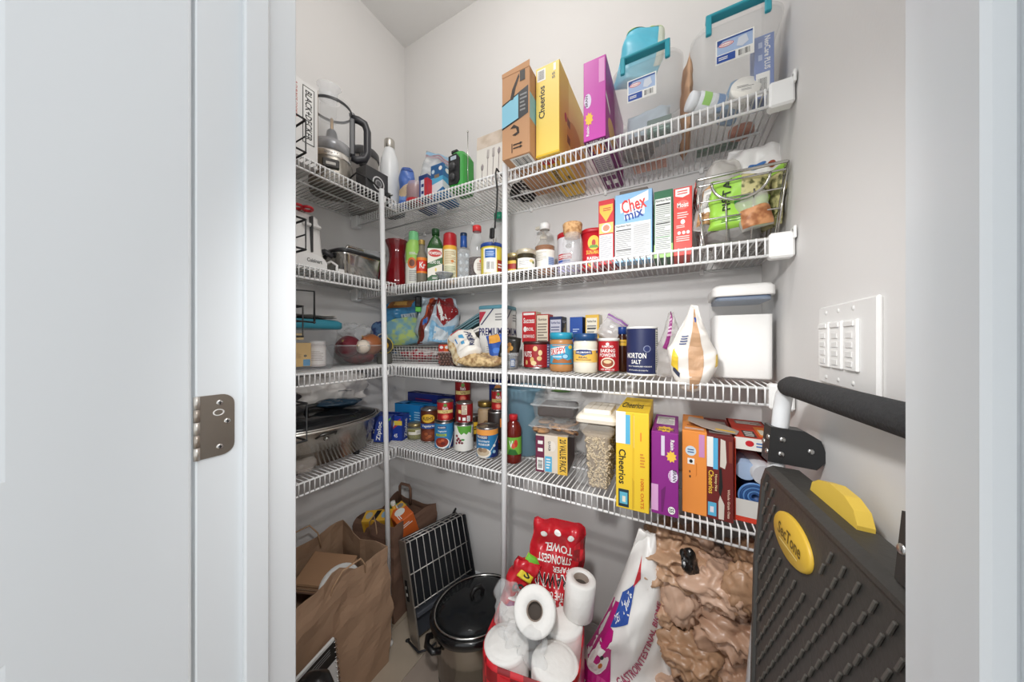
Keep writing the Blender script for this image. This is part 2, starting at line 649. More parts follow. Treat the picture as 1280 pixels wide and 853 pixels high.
def wire_shelf(label, along, a0, a1, wall, front, z, lab_end, brackets):
    """along 'x': back run, wires run in y; along 'y': left run, wires run in x"""
    t = thing('wire_shelf', label, 'shelf', (0, 0, 0))
    sgn = 1 if wall > front else -1

    def P(a, b, c):
        return (a, b, c) if along == 'x' else (b, a, c)
    g = MB()
    n = int((a1 - a0) / 0.0152)
    for i in range(n + 1):
        a = a0 + 0.004 + (a1 - a0 - 0.008) * i / n
        g.tube([P(a, wall - sgn * 0.004, z - RW), P(a, front + sgn * 0.001, z - RW), P(a, front - sgn * 0.0012, z - 0.0035), P(a, front - sgn * 0.0012, z - 0.041)], RW, 5)
    o = g.build('deck_wires', WIRE, t, fix=False)
    o['kind'] = 'stuff'
    for nm, b, c, r in (('edge_rod', front + sgn * 0.0025, z - 0.0045, RR_), ('lip_rod', front + sgn * 0.002, z - 0.041, RR_), ('wall_rod', wall - sgn * 0.008, z - 0.006, RR_), ('support_rod', wall + (front - wall) * 0.47, z - 0.006, RR_)):
        e0, e1 = (a0, a1) if nm != 'support_rod' else (a0 + 0.02, a1 - 0.03)
        MB().tube([P(e0, b, c), P(e1, b, c)], r, 8).build(nm, WIRE, t)
    k = int((a1 - a0) / 0.28)
    for i in range(k):
        a = a0 + (a1 - a0) * (i + 0.5) / k
        c = MB()
        x0, y0, _ = P(a - 0.006, wall, 0)
        x1, y1, _ = P(a + 0.006, wall - sgn * 0.014, 0)
        c.cbox(min(x0, x1), min(y0, y1), z - 0.016, max(x0, x1), max(y0, y1), z + 0.002, 0.002)
        c.build('wall_clip', WHITE, t)
    for e in brackets:
        # moulded end bracket that carries the front corner on the side wall
        s2 = 1 if e == 'hi' else -1
        ae = a1 if e == 'hi' else a0
        b = MB()
        lo, hi = sorted((ae - s2 * 0.043, ae))
        x0, y0, _ = P(lo, front - sgn * 0.006, 0)
        x1, y1, _ = P(hi, front + sgn * 0.022, 0)
        b.cbox(min(x0, x1), min(y0, y1), z - 0.049, max(x0, x1), max(y0, y1), z + 0.006, 0.004)
        lo, hi = sorted((ae - s2 * 0.005, ae))
        x0, y0, _ = P(lo, front - sgn * 0.014, 0)
        x1, y1, _ = P(hi, front + sgn * 0.01, 0)
        b.cbox(min(x0, x1), min(y0, y1), z - 0.012, max(x0, x1), max(y0, y1), z + 0.014, 0.0015)
        bo = b.build('end_bracket', WHITE, t)
        sx, sy, _ = P(ae - s2 * 0.0055, front - sgn * 0.009, 0)
        MB().lathe([(0, 0.0015), (0.003, 0.001), (0.0035, -0.001)], 10, mx=Matrix.Translation((sx, sy, z + 0.005)) @ Matrix.Rotation(-s2 * PI / 2, 4, 'Y')).build('screw', TIN, bo)
    return t


ORD = ('topmost', 'second from top', 'third from top', 'lowest')
WHAT_B = ('carrying the cereal boxes and clear bins', 'carrying bottles and the snack basket', 'carrying the peanut butter and salt', 'carrying the stacked cans')
WHAT_L = ('under the food processor', 'under the can opener', 'under the onion bowl', 'under the big roasting pan')
for i, z in enumerate(LEV):
    wire_shelf('long white back-wall wire shelf, %s, %s' % (ORD[i], WHAT_B[i]), 'x', XL + 0.003, XR - 0.003, YB, YS, z, None, ('lo', 'hi'))
    wire_shelf('short white left-wall wire shelf, %s, %s' % (ORD[i], WHAT_L[i]), 'y', YF1 + 0.012, YS - 0.012, XL, XS, z + 0.004, None, ())

POLEM = mat('e8e9ea', 0.4)
for lb, x0, y0, x1, y1, zt in (('white support pole at the inner corner of the shelves', -0.975, 0.797, -0.976, 0.762, 1.74), ('white support pole in front of the back shelves', -0.490, 0.838, -0.485, 0.838, 1.735)):
    t = thing('support_pole', lb, 'pole', (x0, y0, 0))
    MB().tube([(0, 0, 0.012), (x1 - x0, y1 - y0, zt)], 0.0092, 14).build('pole_tube', POLEM, t)
    MB().lathe([(0, 0), (0.013, 0), (0.013, 0.008), (0.0098, 0.016), (0.0098, 0.02)], 14).build('foot_cap', WHITE, t)
    for z in LEV:
        f = z / zt
        MB().cbox(-0.006, 0.004, -0.03, 0.006, 0.014, -0.012, 0.002).build('shelf_clip', WHITE, t, ((x1 - x0) * f, (y1 - y0) * f, z))

# ------------------------------------------------------------------ item builders


def hexm(h, r=0.5):
    return mat(h, r)


NAVY, REDP, YEL, BLUP = hexm('1e2f6e'), hexm('c8202c'), hexm('f2c53a'), hexm('2f86c6')
CREAM, GRN, ORG, PURP = hexm('ece4cf'), hexm('3c8f3f'), hexm('ef8a2e'), hexm('8a1d82')
GREYT, BRN = hexm('8c8c8c'), hexm('6a3b22')


def can(name, label, loc, r, h, elems, base, rz=None, group=None, cat='can', half=2.2, lid=None, cuts=26):
    """tin can with rolled rims, a paper wrap and a ring-pull lid"""
    if rz is None:
        rz = face(loc[0], loc[1])
    t = thing(name, label, cat, loc, rz, group)
    MB().lathe([(0, 0.002), (r * 0.93, 0.002), (r * 0.95, 0), (r, 0.001), (r, 0.004), (r * 0.985, 0.006), (r * 0.985, h - 0.006), (r, h - 0.004), (r, h - 0.001), (r * 0.95, h), (r * 0.93, h - 0.004), (r * 0.5, h - 0.0045), (0, h - 0.0045)], 30).build('can_body', lid or TIN, t)
    MB().lathe([(r * 0.988, 0.006), (r * 0.995, 0.0065), (r * 0.995, h - 0.0065), (r * 0.988, h - 0.006)], 30).build('paper_wrap', base, t)
    p = MB().tube([(0, -r * 0.5, h - 0.003), (r * 0.18, -r * 0.25, h - 0.002), (0, 0, h - 0.003), (-r * 0.18, -r * 0.25, h - 0.002)], 0.0012, 5, closed=True)
    p.build('ring_pull', lid or TIN, t)
    a, b, mp = cyl_map(r * 0.995, 0.0065, h - 0.0065, half / 2)
    prints('label_print', t, a, b, elems, mp, cuts)
    return t


def jar(name, label, loc, prof, body, lidprof, lidm, elems=None, lab=None, rz=None, group=None, cat='jar', half=2.4, contents=None, base=None, seg=32, lidname='lid'):
    """turned container: body, optional contents, wrap and screw lid"""
    if rz is None:
        rz = face(loc[0], loc[1])
    t = thing(name, label, cat, loc, rz, group)
    MB().lathe(prof, seg).build('body', body, t)
    if contents:
        MB().lathe(contents[0], seg).build('contents', contents[1], t)
    if lidprof:
        MB().lathe(lidprof, seg).build(lidname, lidm, t)
        rl = max(p[0] for p in lidprof)
        z0, z1 = min(p[1] for p in lidprof), max(p[1] for p in lidprof)
    if lab:
        r0, z0, z1 = lab[:3]
        r1 = lab[3] if len(lab) > 3 else r0
        if base:
            MB().lathe([(r0 + 0.0002, z0), (r1 + 0.0002, z1)], seg).build('label_wrap', base, t)
        a, b, mp = cyl_map(r0 + 0.0002, z0, z1, half / 2, r1 + 0.0002)
        prints('label_print', t, a, b, elems, mp, 24)
    return t


def ridged(r, z0, z1):
    """screw cap profile"""
    return [(0, z1), (r * 0.93, z1), (r, z1 - 0.002), (r, z0), (r * 0.9, z0)]


def tri(x):
    return abs((x % 1.0) * 2 - 1) - 0.5


class Folds:
    def __init__(s, seed, n=7, f0=6.0, f1=26.0, pw=1.0):
        r = random.Random(seed)
        s.k = []
        for i in range(n):
            v = Vector((r.gauss(0, 1), r.gauss(0, 1), r.gauss(0, 1))).normalized()
            f = f0 * (f1 / f0) ** (i / max(1, n - 1))
            s.k.append((v, f, r.random(), (f0 / f) ** pw))

    def __call__(s, p):
        # fold lines bend a little so that creases are not dead straight
        q = p + Vector(noise.noise_vector(p * 9.0)) * 0.022
        return sum(a * tri(q.dot(v) * f + ph) for v, f, ph, a in s.k)


def wad(name, size, seed, m, parent, amp=0.35, sub=4, f0=5.0, f1=30.0, loc=(0, 0, 0), smooth=False):
    """crumpled lump of film or paper"""
    bm = bmesh.new()
    bmesh.ops.create_icosphere(bm, subdivisions=sub, radius=1.0)
    fo = Folds(seed, 9, f0, f1, 0.8)
    mn = (size[0] * size[1] * size[2]) ** (1 / 3)
    for v in bm.verts:
        p = Vector((v.co.x * size[0], v.co.y * size[1], v.co.z * size[2]))
        d = fo(p) * amp * mn
        v.co = p + v.co * d
    me = bpy.data.meshes.new(name)
    bm.to_mesh(me)
    bm.free()
    me.materials.append(m)
    if smooth:
        me.polygons.foreach_set('use_smooth', [True] * len(me.polygons))
    o = bpy.data.objects.new(name, me)
    COL.objects.link(o)
    o.parent = parent
    o.location = loc
    return o


def film_wad(name, size, seed, m, parent, loc=(0, 0, 0), pleat=0.20, sub=5):
    """bunched plastic bag: pleats gathered towards a knot, with pulled corners"""
    r = random.Random(seed)

    def rv():
        return Vector((r.gauss(0, 1), r.gauss(0, 1), r.gauss(0, 1))).normalized()
    ax = rv()
    e1 = ax.orthogonal().normalized()
    e2 = ax.cross(e1)
    ax2 = rv()
    f1_ = ax2.orthogonal().normalized()
    f2_ = ax2.cross(f1_)
    horns = [(rv(), r.uniform(0.15, 0.4)) for _ in range(5)]
    dents = [(rv(), r.uniform(0.2, 0.4)) for _ in range(4)]
    k1, k2 = r.choice((4, 5, 6)), r.choice((6, 7, 8))
    off = Vector((seed * 3.7, seed * 1.3, 0))
    bm = bmesh.new()
    bmesh.ops.create_icosphere(bm, subdivisions=sub, radius=1.0)
    for v in bm.verts:
        n = v.co.normalized()
        w = noise.noise_vector(n * 1.7 + off) * 0.35
        q = (n + w).normalized()
        a = math.atan2(q.dot(e2), q.dot(e1)) / (2 * PI)
        b = math.atan2(q.dot(f2_), q.dot(f1_)) / (2 * PI)
        s1 = 1 - abs(q.dot(ax)) ** 3
        s2 = 1 - abs(q.dot(ax2)) ** 3
        d = pleat * tri(a * k1 + 0.9 * noise.noise(n * 2.1 + off)) * s1 + pleat * 0.65 * tri(b * k2 + 1.1 * noise.noise(n * 2.7 - off)) * s2
        d += 0.10 * (0.5 - abs(noise.noise(n * 3.2 + off)) * 2) + 0.03 * (0.5 - abs(noise.noise(n * 7.0 + off)) * 2)
        for h, g in horns:
            d += g * max(0.0, n.dot(h)) ** 14
        for h, g in dents:
            d -= g * max(0.0, n.dot(h)) ** 8
        p = n * (1 + d)
        v.co = Vector((p.x * size[0], p.y * size[1], p.z * size[2]))
    me = bpy.data.meshes.new(name)
    bm.to_mesh(me)
    bm.free()
    me.materials.append(m)
    me.polygons.foreach_set('use_smooth', [True] * len(me.polygons))
    o = bpy.data.objects.new(name, me)
    COL.objects.link(o)
    o.parent = parent
    o.location = loc
    return o


def pillow(w, h, t, seed=0, amp=0.006, nx=26, ny=36, f0=8.0, f1=40.0, top=0.10, bot=0.06, pw=2.6, taper=1.0, neck=None, rb=None, rt=None, wob=0.05):
    """filled sachet standing on its lower edge, front at -y; returns MB and a front mapping"""
    fo = Folds(seed, 7, f0, f1)
    rings = []

    def prof(u, v):
        a = max(0.0, 1 - abs(2 * u - 1) ** pw) ** 0.6
        e = min(1.0, v / max(bot, 1e-3)) ** 0.55 * min(1.0, (1 - v) / max(top, 1e-3)) ** 0.7
        return a * e

    def wid(v, side):
        q = 1 + (taper - 1) * v
        if neck:
            q *= 1 - (1 - neck[1]) * max(0, min(1, (v - neck[0]) / (1 - neck[0]))) ** 0.7
        if rb:
            q *= rb[1] + (1 - rb[1]) * math.sqrt(max(0, 1 - (1 - min(1, v / rb[0])) ** 2))
        if rt:
            q *= rt[1] + (1 - rt[1]) * math.sqrt(max(0, 1 - (1 - min(1, (1 - v) / rt[0])) ** 2))
        return q * (1 + wob * 2.2 * noise.noise(Vector((v * 5.0, seed * 1.7 + side * 9.1, 0.3))))

    def pt(u, v, side, off=0.0):
        x = (u - 0.5) * w * wid(v, 0 if u < 0.5 else 1)
        y = side * (t / 2 * prof(u, v) + 0.0012)
        p = Vector((x, y, v * h))
        k = fo(p) * amp * (0.35 + 0.65 * min(1.0, prof(u, v) * 2))
        p.y += side * k + side * off
        p.z += 0.4 * k + wob * h * 0.5 * noise.noise(Vector((u * 4.0, seed * 2.3, v * 2.0))) * v
        return p
    for j in range(ny + 1):
        v = j / ny
        ring = [pt(i / nx, v, -1) for i in range(nx + 1)] + [pt(1 - i / nx, v, 1) for i in range(nx + 1)]
        rings.append(ring)
    mb = MB().loft(rings, 0, True, None, True)
    return mb, (lambda u, v, o: pt(min(max(u, 0), 1), min(max(v, 0), 1), -1, o + 0.0008))


def sachet(name, label, cat, loc, size, m, elems=None, rz=0.0, rot=None, seed=0, group=None, part='pouch', subd=True, **kw):
    w, h, t_ = size
    t = thing(name, label, cat, loc, rz, group, rot)
    mb, mp = pillow(w, h, t_, seed, **kw)
    mb.build(part, m, t)
    if elems:
        sprint('panel_print', t, w, h, elems, mp)
    return t


def sprint(name, parent, w, h, elems, mp, n=22):
    """print that follows a soft surface: cut into a grid in both directions"""
    o = prints(name, parent, w, h, elems, lambda u, v, l: Vector((u, v, l)))
    bm = bmesh.new()
    bm.from_mesh(o.data)
    for ax in (0, 1):
        for i in range(1, n):
            co = [0, 0, 0]
            no = [0, 0, 0]
            co[ax] = i / n
            no[ax] = 1
            bmesh.ops.bisect_plane(bm, geom=bm.verts[:] + bm.edges[:] + bm.faces[:], plane_co=co, plane_no=no)
    for v in bm.verts:
        v.co = mp(v.co.x, v.co.y, v.co.z + 0.0006)
    bm.to_mesh(o.data)
    bm.free()
    return o


# ------------------------------------------------------------------ lowest back shelf
Z4 = LEV[3]
Z3 = LEV[2]
Z2 = LEV[1]
Z1 = LEV[0]

# cereal cartons
YC, YCs = hexm('f0c92f', 0.45), hexm('e8bd2a', 0.45)
CB = '5db4d8'
t = carton('cereal_box', 'large yellow cereal box on the lowest shelf beside the lidded cereal keeper', 'cereal box', (0.078, 0.215, 0.247), (-0.1035, 0.922, Z4), YC, {
    'front': [('r', 0.0, 0.67, 0.30, 1.0, PRINT_W), ('r', 0.30, 0.67, 0.44, 0.97, hexm(CB)), ('t', 'Cheerios', 0.20, 0.43, 0.22, 0.36, BLACK, -1),
              ('r', 0.50, 0.64, 0.56, 0.97, hexm('e6dcae')), ('r', 0.08, 0.02, 0.40, 0.20, hexm('17323f')), ('r', 0.12, 0.05, 0.36, 0.17, hexm('63b7cf')), ('r', 0.2, 0.07, 0.3, 0.13, CREAM),
              ('l', 0.74, 0.67, 0.78, 0.86, 1, ORG), ('t', '100% OATS', 0.80, 0.19, 0.10, 0.30, hexm('d9721f'), -1), ('l', 0.74, 0.45, 0.88, 0.6, 5, hexm('d98a30')),
              ('p', [(0.5, 0.02), (0.55, 0.02), (0.56, 0.3), (0.5, 0.34)], hexm('d8ae28'))],
    'top': [('t', 'Cheerios', 0.42, 0.42, 0.7, 0.34, BLACK, 0), ('r', 0.08, 0.02, 0.9, 0.06, YCs)],
    'right': [('e', 0.5, 0.45, 0.3, 0.2, hexm('e3a626')), ('t', 'Cheerios', 0.5, 0.75, 0.8, 0.12, BLACK)]}, rz=0.02)
MB().box(0.0, -0.1085, 0.012, 0.004, -0.1075, 0.245).build('glue_flap', YCs, t)

PU, PUd = hexm('8c1f86', 0.4), hexm('6f1669', 0.4)
SUNY = hexm('f3c545')
carton('cereal_box', 'purple cereal box standing on the lowest shelf next to the yellow one', 'cereal box', (0.0595, 0.20, 0.203), (-0.0285, 0.929, Z4), PU, {
    'front': [('r', 0.37, 0.72, 0.50, 0.96, hexm('d9cfe0')), ('r', 0.0, 0.04, 0.26, 0.36, hexm('dba6d4')), ('s', 0.74, 0.72, 0.2, 0.075, SUNY, 9), ('t', 'Raisin', 0.78, 0.86, 0.14, 0.12, PRINT_W, -1),
              ('e', 0.8, 0.49, 0.17, 0.075, hexm('e9dff0')), ('t', 'BRAN', 0.86, 0.5, 0.13, 0.13, hexm('3a2140'), -1), ('t', 'crunch', 0.7, 0.49, 0.1, 0.12, hexm('c25ab0'), -1),
              ('e', 0.75, 0.08, 0.13, 0.045, PRINT_W), ('t', '55', 0.75, 0.08, 0.16, 0.05, BLACK, -1), ('p', [(0.37, 0.04), (0.44, 0.04), (0.54, 0.36), (0.37, 0.3)], PUd)],
    'top': [('s', 0.5, 0.16, 0.36, 0.15, SUNY, 9), ('t', 'RAISIN BRAN', 0.5, 0.14, 0.7, 0.1, hexm('3a2140')), ('r', 0.12, 0.4, 0.85, 0.85, PRINT_W), ('l', 0.15, 0.42, 0.82, 0.83, 8, GREYT)],
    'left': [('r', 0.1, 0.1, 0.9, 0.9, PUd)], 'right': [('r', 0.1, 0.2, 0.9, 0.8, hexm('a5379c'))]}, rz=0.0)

OR, ORd = hexm('ef9440', 0.45), hexm('d97d2b', 0.45)
t = carton('snack_bar_box', 'orange snack box with torn flap between the purple and maroon boxes', 'snack box', (0.0525, 0.19, 0.204), (0.0375, 0.966, Z4), OR, {
    'front': [('r', 0.68, 0.7, 0.9, 0.97, hexm('cf8fc0')), ('e', 0.35, 0.76, 0.22, 0.06, hexm('cfe0ea')), ('l', 0.220, 0.730, 0.480, 0.790, 2, hexm('365a8e')), ('r', 0.22, 0.6, 0.5, 0.67, PRINT_W), ('e', 0.36, 0.635, 0.07, 0.022, BLACK),
              ('l', 0.285, 0.420, 0.355, 0.540, 2, BRN), ('p', [(0.55, 0.45), (0.60, 0.48), (0.60, 0.62), (0.56, 0.62), (0.56, 0.49)], ORd)],
    'top': [('l', 0.100, 0.090, 0.900, 0.190, 2, PRINT_W), ('l', 0.200, 0.280, 0.800, 0.360, 2, hexm('8a4a1a')), ('e', 0.5, 0.55, 0.35, 0.12, hexm('f6b568'))],
    'left': [('r', 0.02, 0.02, 0.98, 0.98, hexm('1d2340'))]}, rz=-0.02)
fo = MB()
fl_pts = [(-0.026, -0.02), (0.0, -0.052), (0.03, -0.066), (0.074, -0.060), (0.085, -0.03), (0.06, 0.0), (0.02, 0.02), (-0.02, 0.02)]
fo.prism(fl_pts, 'z', 0, 0.0012)
o = fo.build('torn_flap', hexm('b8aca2'), t, (0.01, -0.01, 0.213), (0.06, 0.12, 0.1))
MB().prism([(0.03, -0.055), (0.072, -0.052), (0.074, -0.043), (0.032, -0.046)], 'z', 0.0012, 0.0016).build('flap_stripe', YEL, o)

MR, MRd = hexm('6d1e1b', 0.45), hexm('4d1413', 0.45)
t = carton('cereal_box', 'opened maroon cereal box between the orange and red boxes', 'cereal box', (0.0525, 0.19, 0.201), (0.0905, 0.963, Z4), MR, {
    'front': [('r', 0.0, 0.62, 0.24, 0.98, PRINT_W), ('r', 0.24, 0.6, 0.42, 0.97, hexm('59b5e0')), ('t', 'Cheerios', 0.16, 0.44, 0.2, 0.28, hexm('f2c43c'), -1), ('t', 'Honey Nut', 0.34, 0.44, 0.11, 0.2, hexm('f0d9a0'), -1),
              ('r', 0.04, 0.04, 0.36, 0.2, hexm('5db4d8')), ('r', 0.12, 0.08, 0.26, 0.15, hexm('e8e0e8')), ('p', [(0.46, 0.62), (0.56, 0.62), (0.6, 0.4), (0.52, 0.28), (0.44, 0.34), (0.47, 0.5)], BLACK),
              ('p', [(0.5, 0.64), (0.68, 0.62), (0.74, 0.7), (0.7, 0.95), (0.52, 0.97)], hexm('d8cfc4')), ('p', [(0.44, 0.02), (0.64, 0.02), (0.66, 0.2), (0.5, 0.3), (0.44, 0.22)], hexm('d5ccc1')),
              ('r', 0.82, 0.7, 0.95, 0.95, hexm('8a3a2a')), ('t', 'Whole Grain Oats', 0.82, 0.22, 0.09, 0.34, hexm('e6c9b4'), -1)],
    'top': [('r', 0.1, 0.1, 0.9, 0.8, hexm('8d8682')), ('l', 0.14, 0.2, 0.86, 0.7, 5, MRd)]}, rz=-0.03)

# red box of trash-bag rolls, open at the front
RB = hexm('d6402a', 0.5)
t = thing('bag_roll_box', 'red cardboard box of blue plastic bag rolls at the right end of the lowest shelf', 'box', (0.1625, 0.99, Z4), -0.03)
w, d, h = 0.082, 0.20, 0.199
b = MB()
b.box(-w / 2, -d / 2, 0, -w / 2 + 0.003, d / 2, h, 0).box(w / 2 - 0.003, -d / 2, 0, w / 2, d / 2, h, 0).box(-w / 2, -d / 2, 0, w / 2, d / 2, 0.003, 0).box(-w / 2, -d / 2, h - 0.003, w / 2, d / 2, h, 0).box(-w / 2, d / 2 - 0.003, 0, w / 2, d / 2, h, 0)
b.build('carton', RB, t)
MB().box(-w / 2 + 0.003, -d / 2, 0.012, w / 2 - 0.003, -d / 2 + 0.002, 0.052).build('tray_panel', hexm('d9d6d0'), t)
MB().box(-w / 2 + 0.003, -d / 2, 0.003, w / 2 - 0.003, -d / 2 + 0.002, 0.012).build('tray_edge', RB, t)
a_, b_, mp = box_map('top', w, d, h)
prints('panel_print', t, a_, b_, [('r', 0.25, 0.05, 0.55, 0.35, hexm('4a3b36')), ('l', 0.29, 0.08, 0.51, 0.32, 4, PRINT_W), ('r', 0.62, 0.1, 0.92, 0.6, ORG), ('r', 0.68, 0.2, 0.82, 0.45, CREAM), ('r', 0.2, 0.7, 0.9, 0.9, hexm('9a8478')), ('l', 0.24, 0.72, 0.86, 0.88, 3, PRINT_W)], mp)
MB().box(-w / 2, -d / 2 - 0.001, h - 0.028, w / 2, -d / 2 + 0.001, h).build('tuck_flap', hexm('ebe7df'), t)
prints('flap_print', t, w, 0.028, [('l', 0.500, 0.250, 0.900, 0.750, 2, hexm('3b6fb0')), ('e', 0.35, 0.55, 0.1, 0.25, REDP)], lambda u, v, o: Vector((-w / 2 + u * w, -d / 2 - 0.001 - o, h - 0.028 + v * 0.028)))
rl = MB()
RBL = hexm('5f8fca', 0.4)
RBD = hexm('32588f', 0.4)
for r_, mi_ in ((0.034, 0), (0.029, 1), (0.0245, 0), (0.020, 1), (0.0155, 0), (0.011, 1)):
    rl.lathe([(r_, -0.09 + (0.034 - r_) * 0.15), (r_ - 0.0035, -0.093 + (0.034 - r_) * 0.15), (r_ - 0.0035, 0.06), (r_, 0.06)], 26, mi=mi_, mx=Matrix.Translation((0.0, 0, 0.058)) @ Matrix.Rotation(-PI / 2, 4, 'X'))
rl.build('bag_roll', [RBL, RBD], t)
rl = MB().tube([(0.018, -0.085, 0.112), (0.0, 0.0, 0.12), (-0.01, 0.08, 0.13)], 0.024, 16)
rl.build('bag_roll', hexm('cfd2d6', 0.4), t)
rl = MB().tube([(-0.016, -0.075, 0.112), (-0.014, 0.08, 0.115)], 0.022, 16)
rl.build('bag_roll', hexm('a9c0dd', 0.4), t)
pr_ = MB().box(-0.002, -0.004, 0.0, 0.0, 0.0, 0.196)
pr_.build('glue_flap', hexm('d8452c'), t, (-w / 2, -d / 2, 0.0), (0, 0, 0.5))

# cereal keeper
t = thing('cereal_keeper', 'clear plastic cereal keeper with a cream pouring lid, full of oat rings', 'container', (-0.2065, 0.955, Z4), 0.04)
KP = mat('ded6cb', 0.2, 0, 0.34)
MB().loft([rr(0.056, 0.135, 0.012, 0.0), rr(0.060, 0.14, 0.012, 0.004), rr(0.074, 0.165, 0.014, 0.150), rr(0.098, 0.185, 0.016, 0.166), rr(0.104, 0.19, 0.016, 0.200)], 0, True).build('canister', KP, t)
MB().loft([rr(0.114, 0.205, 0.014, 0.196), rr(0.116, 0.207, 0.014, 0.206), rr(0.104, 0.195, 0.012, 0.216), rr(0.094, 0.18, 0.012, 0.220)], 0, False).build('lid', hexm('ebe2d2', 0.4), t)
MB().loft([rr(0.080, 0.11, 0.008, 0.220, cy=-0.03), rr(0.078, 0.105, 0.008, 0.231, cy=-0.028)], 0, False).build('pour_flap', hexm('efe7d8', 0.4), t)
for xx in (-0.02, 0.0, 0.02):
    MB().cbox(xx - 0.001, -0.075, 0.231, xx + 0.001, 0.018, 0.2322, 0.0005).build('flap_rib', hexm('e0d6c5', 0.4), t)
MB().cbox(-0.03, 0.022, 0.220, 0.03, 0.034, 0.228, 0.002).build('flap_hinge', hexm('d9cdb9', 0.4), t)
MB().loft([rr(0.052, 0.131, 0.012, 0.003), rr(0.0695, 0.160, 0.014, 0.147), rr(0.088, 0.176, 0.016, 0.163)], 0, True).build('oat_ring_fill', mat('b9a68c', 0.8, 0, 1, 0.2, 60, 0.6, 120), t)
rg = MB()
rnd = random.Random(5)
for i in range(330):
    zz = rnd.uniform(0.006, 0.160)
    f = min(1, zz / 0.15)
    hw, hd = (0.052 + 0.0175 * f) / 2, (0.131 + 0.029 * f) / 2
    if rnd.random() < 0.62:
        p = Vector((rnd.uniform(-hw + 0.003, hw - 0.003), -hd - 0.0003, zz))
    else:
        p = Vector((hw + 0.0003, rnd.uniform(-hd, hd), zz))
    R_ = Matrix.Translation(p) @ Matrix.Rotation(rnd.uniform(0, 6.28), 4, 'Z') @ Matrix.Rotation(rnd.uniform(0.6, 1.57), 4, 'X')
    rg.tube([(0.0042 * math.cos(k * PI / 4), 0.0042 * math.sin(k * PI / 4), 0) for k in range(8)], 0.0019, 4, closed=True, mx=R_)
o = rg.build('oat_rings', mat('d8c7ab', 0.85, 0, 1, 0.15, 90), t, fix=False)
o['kind'] = 'stuff'

# snack carton with two clamshell trays on it
QC = hexm('e6d9c8')
carton('granola_bar_box', 'cream and yellow value pack box under the clear cookie trays', 'snack box', (0.104, 0.15, 0.121), (-0.3695, 0.992, Z4), QC, {
    'front': [('r', 0.0, 0.0, 0.28, 0.97, hexm('6f2444')), ('r', 0.04, 0.05, 0.25, 0.38, PRINT_W), ('b', 0.06, 0.08, 0.23, 0.34, 1), ('l', 0.070, 0.500, 0.230, 0.900, 2, PRINT_W), ('r', 0.30, 0.03, 0.52, 0.44, hexm('54b4df')), ('l', 0.34, 0.1, 0.48, 0.4, 4, PRINT_W),
              ('e', 0.52, 0.72, 0.12, 0.14, hexm('efe6da')), ('t', 'QUAKER', 0.44, 0.72, 0.09, 0.26, hexm('2b2b3a'), -1), ('r', 0.70, 0.0, 1.0, 1.0, hexm('efc24b')), ('t', '20 VALUE PACK', 0.86, 0.5, 0.2, 0.88, hexm('2b2420'), -1)],
    'right': [('r', 0.02, 0.02, 0.98, 0.98, hexm('4e2c22'))]}, rz=0.148)
CL = clear('f4f5f4', 0.26, 0.04)


def clamshell(name, label, loc, rz, w, d, h, fill):
    t = thing(name, label, 'food tray', loc, rz)
    MB().loft([rr(w * 0.86, d * 0.86, 0.012, 0.0), rr(w * 0.96, d * 0.96, 0.014, h * 0.5), rr(w, d, 0.014, h * 0.52), rr(w, d, 0.014, h * 0.58), rr(w * 0.95, d * 0.95, 0.014, h * 0.6), rr(w * 0.84, d * 0.84, 0.014, h)], 0, True).build('tray_shell', CL, t)
    MB().loft([rr(w * 1.0, d * 1.0, 0.014, h * 0.52), rr(w * 1.045, d * 1.045, 0.014, h * 0.54), rr(w * 1.045, d * 1.045, 0.014, h * 0.57), rr(w * 1.0, d * 1.0, 0.014, h * 0.59)], 0, True, caps=False).build('rim', clear('f4f5f4', 0.4, 0.1), t)
    return t


t = clamshell('cookie_tray', 'clear clamshell of chocolate chip cookies, on the value pack box', (-0.364, 0.985, Z4 + 0.1215), 0.148, 0.160, 0.148, 0.048, None)
CK = speckle('4a2a1a', 'b98a5c', 55, 0.38, 0.48, 0.8)
for k, (x, y, s) in enumerate(((-0.045, -0.045, 0.03), (0.01, -0.048, 0.029), (0.052, -0.04, 0.026), (-0.04, 0.02, 0.03), (0.02, 0.02, 0.03), (0.05, 0.03, 0.026))):
    MB().lathe([(0, 0.0), (s * 0.9, 0.002), (s, 0.007), (s * 0.8, 0.013), (0, 0.016)], 18).build('cookie', CK, t, (x, y, 0.004 + 0.013 * (k % 2)), (0.15 * (k % 3), 0.1, k))
t = clamshell('brownie_tray', 'clear clamshell of dark brownies, topmost of the stack', (-0.360, 0.99, Z4 + 0.1705), 0.148, 0.158, 0.150, 0.084, None)
MB().cbox(-0.06, -0.058, 0.006, 0.06, 0.058, 0.042, 0.006).build('brownie_slab', mat('2c1712', 0.8, 0, 1, 0.3, 60, 0.5, 80), t)
a_, b_, mp = box_map('top', 0.133, 0.126, 0.084)
prints('sticker', t, a_, b_, [('e', 0.55, 0.5, 0.26, 0.2, hexm('4e7a35')), ('e', 0.45, 0.62, 0.12, 0.1, hexm('7aa04e'))], mp)

# translucent blue pitcher
BT = mat('7fa3b6', 0.3, 0, 0.8)
t = thing('plastic_pitcher', 'tall smoky blue plastic tub behind the red capped bottle', 'tub', (-0.520, 1.052, Z4), face(-0.52, 1.05))
MB().lathe([(0, 0.002), (0.060, 0.002), (0.064, 0.006), (0.078, 0.235), (0.083, 0.240), (0.083, 0.252), (0.079, 0.254), (0.076, 0.25), (0.0755, 0.236), (0.062, 0.008), (0, 0.006)], 36).build('tub_body', BT, t)
MB().tube([(0.081 * math.cos(k * PI / 18), 0.081 * math.sin(k * PI / 18), 0.246) for k in range(36)], 0.003, 6, closed=True).build('rim', BT, t)

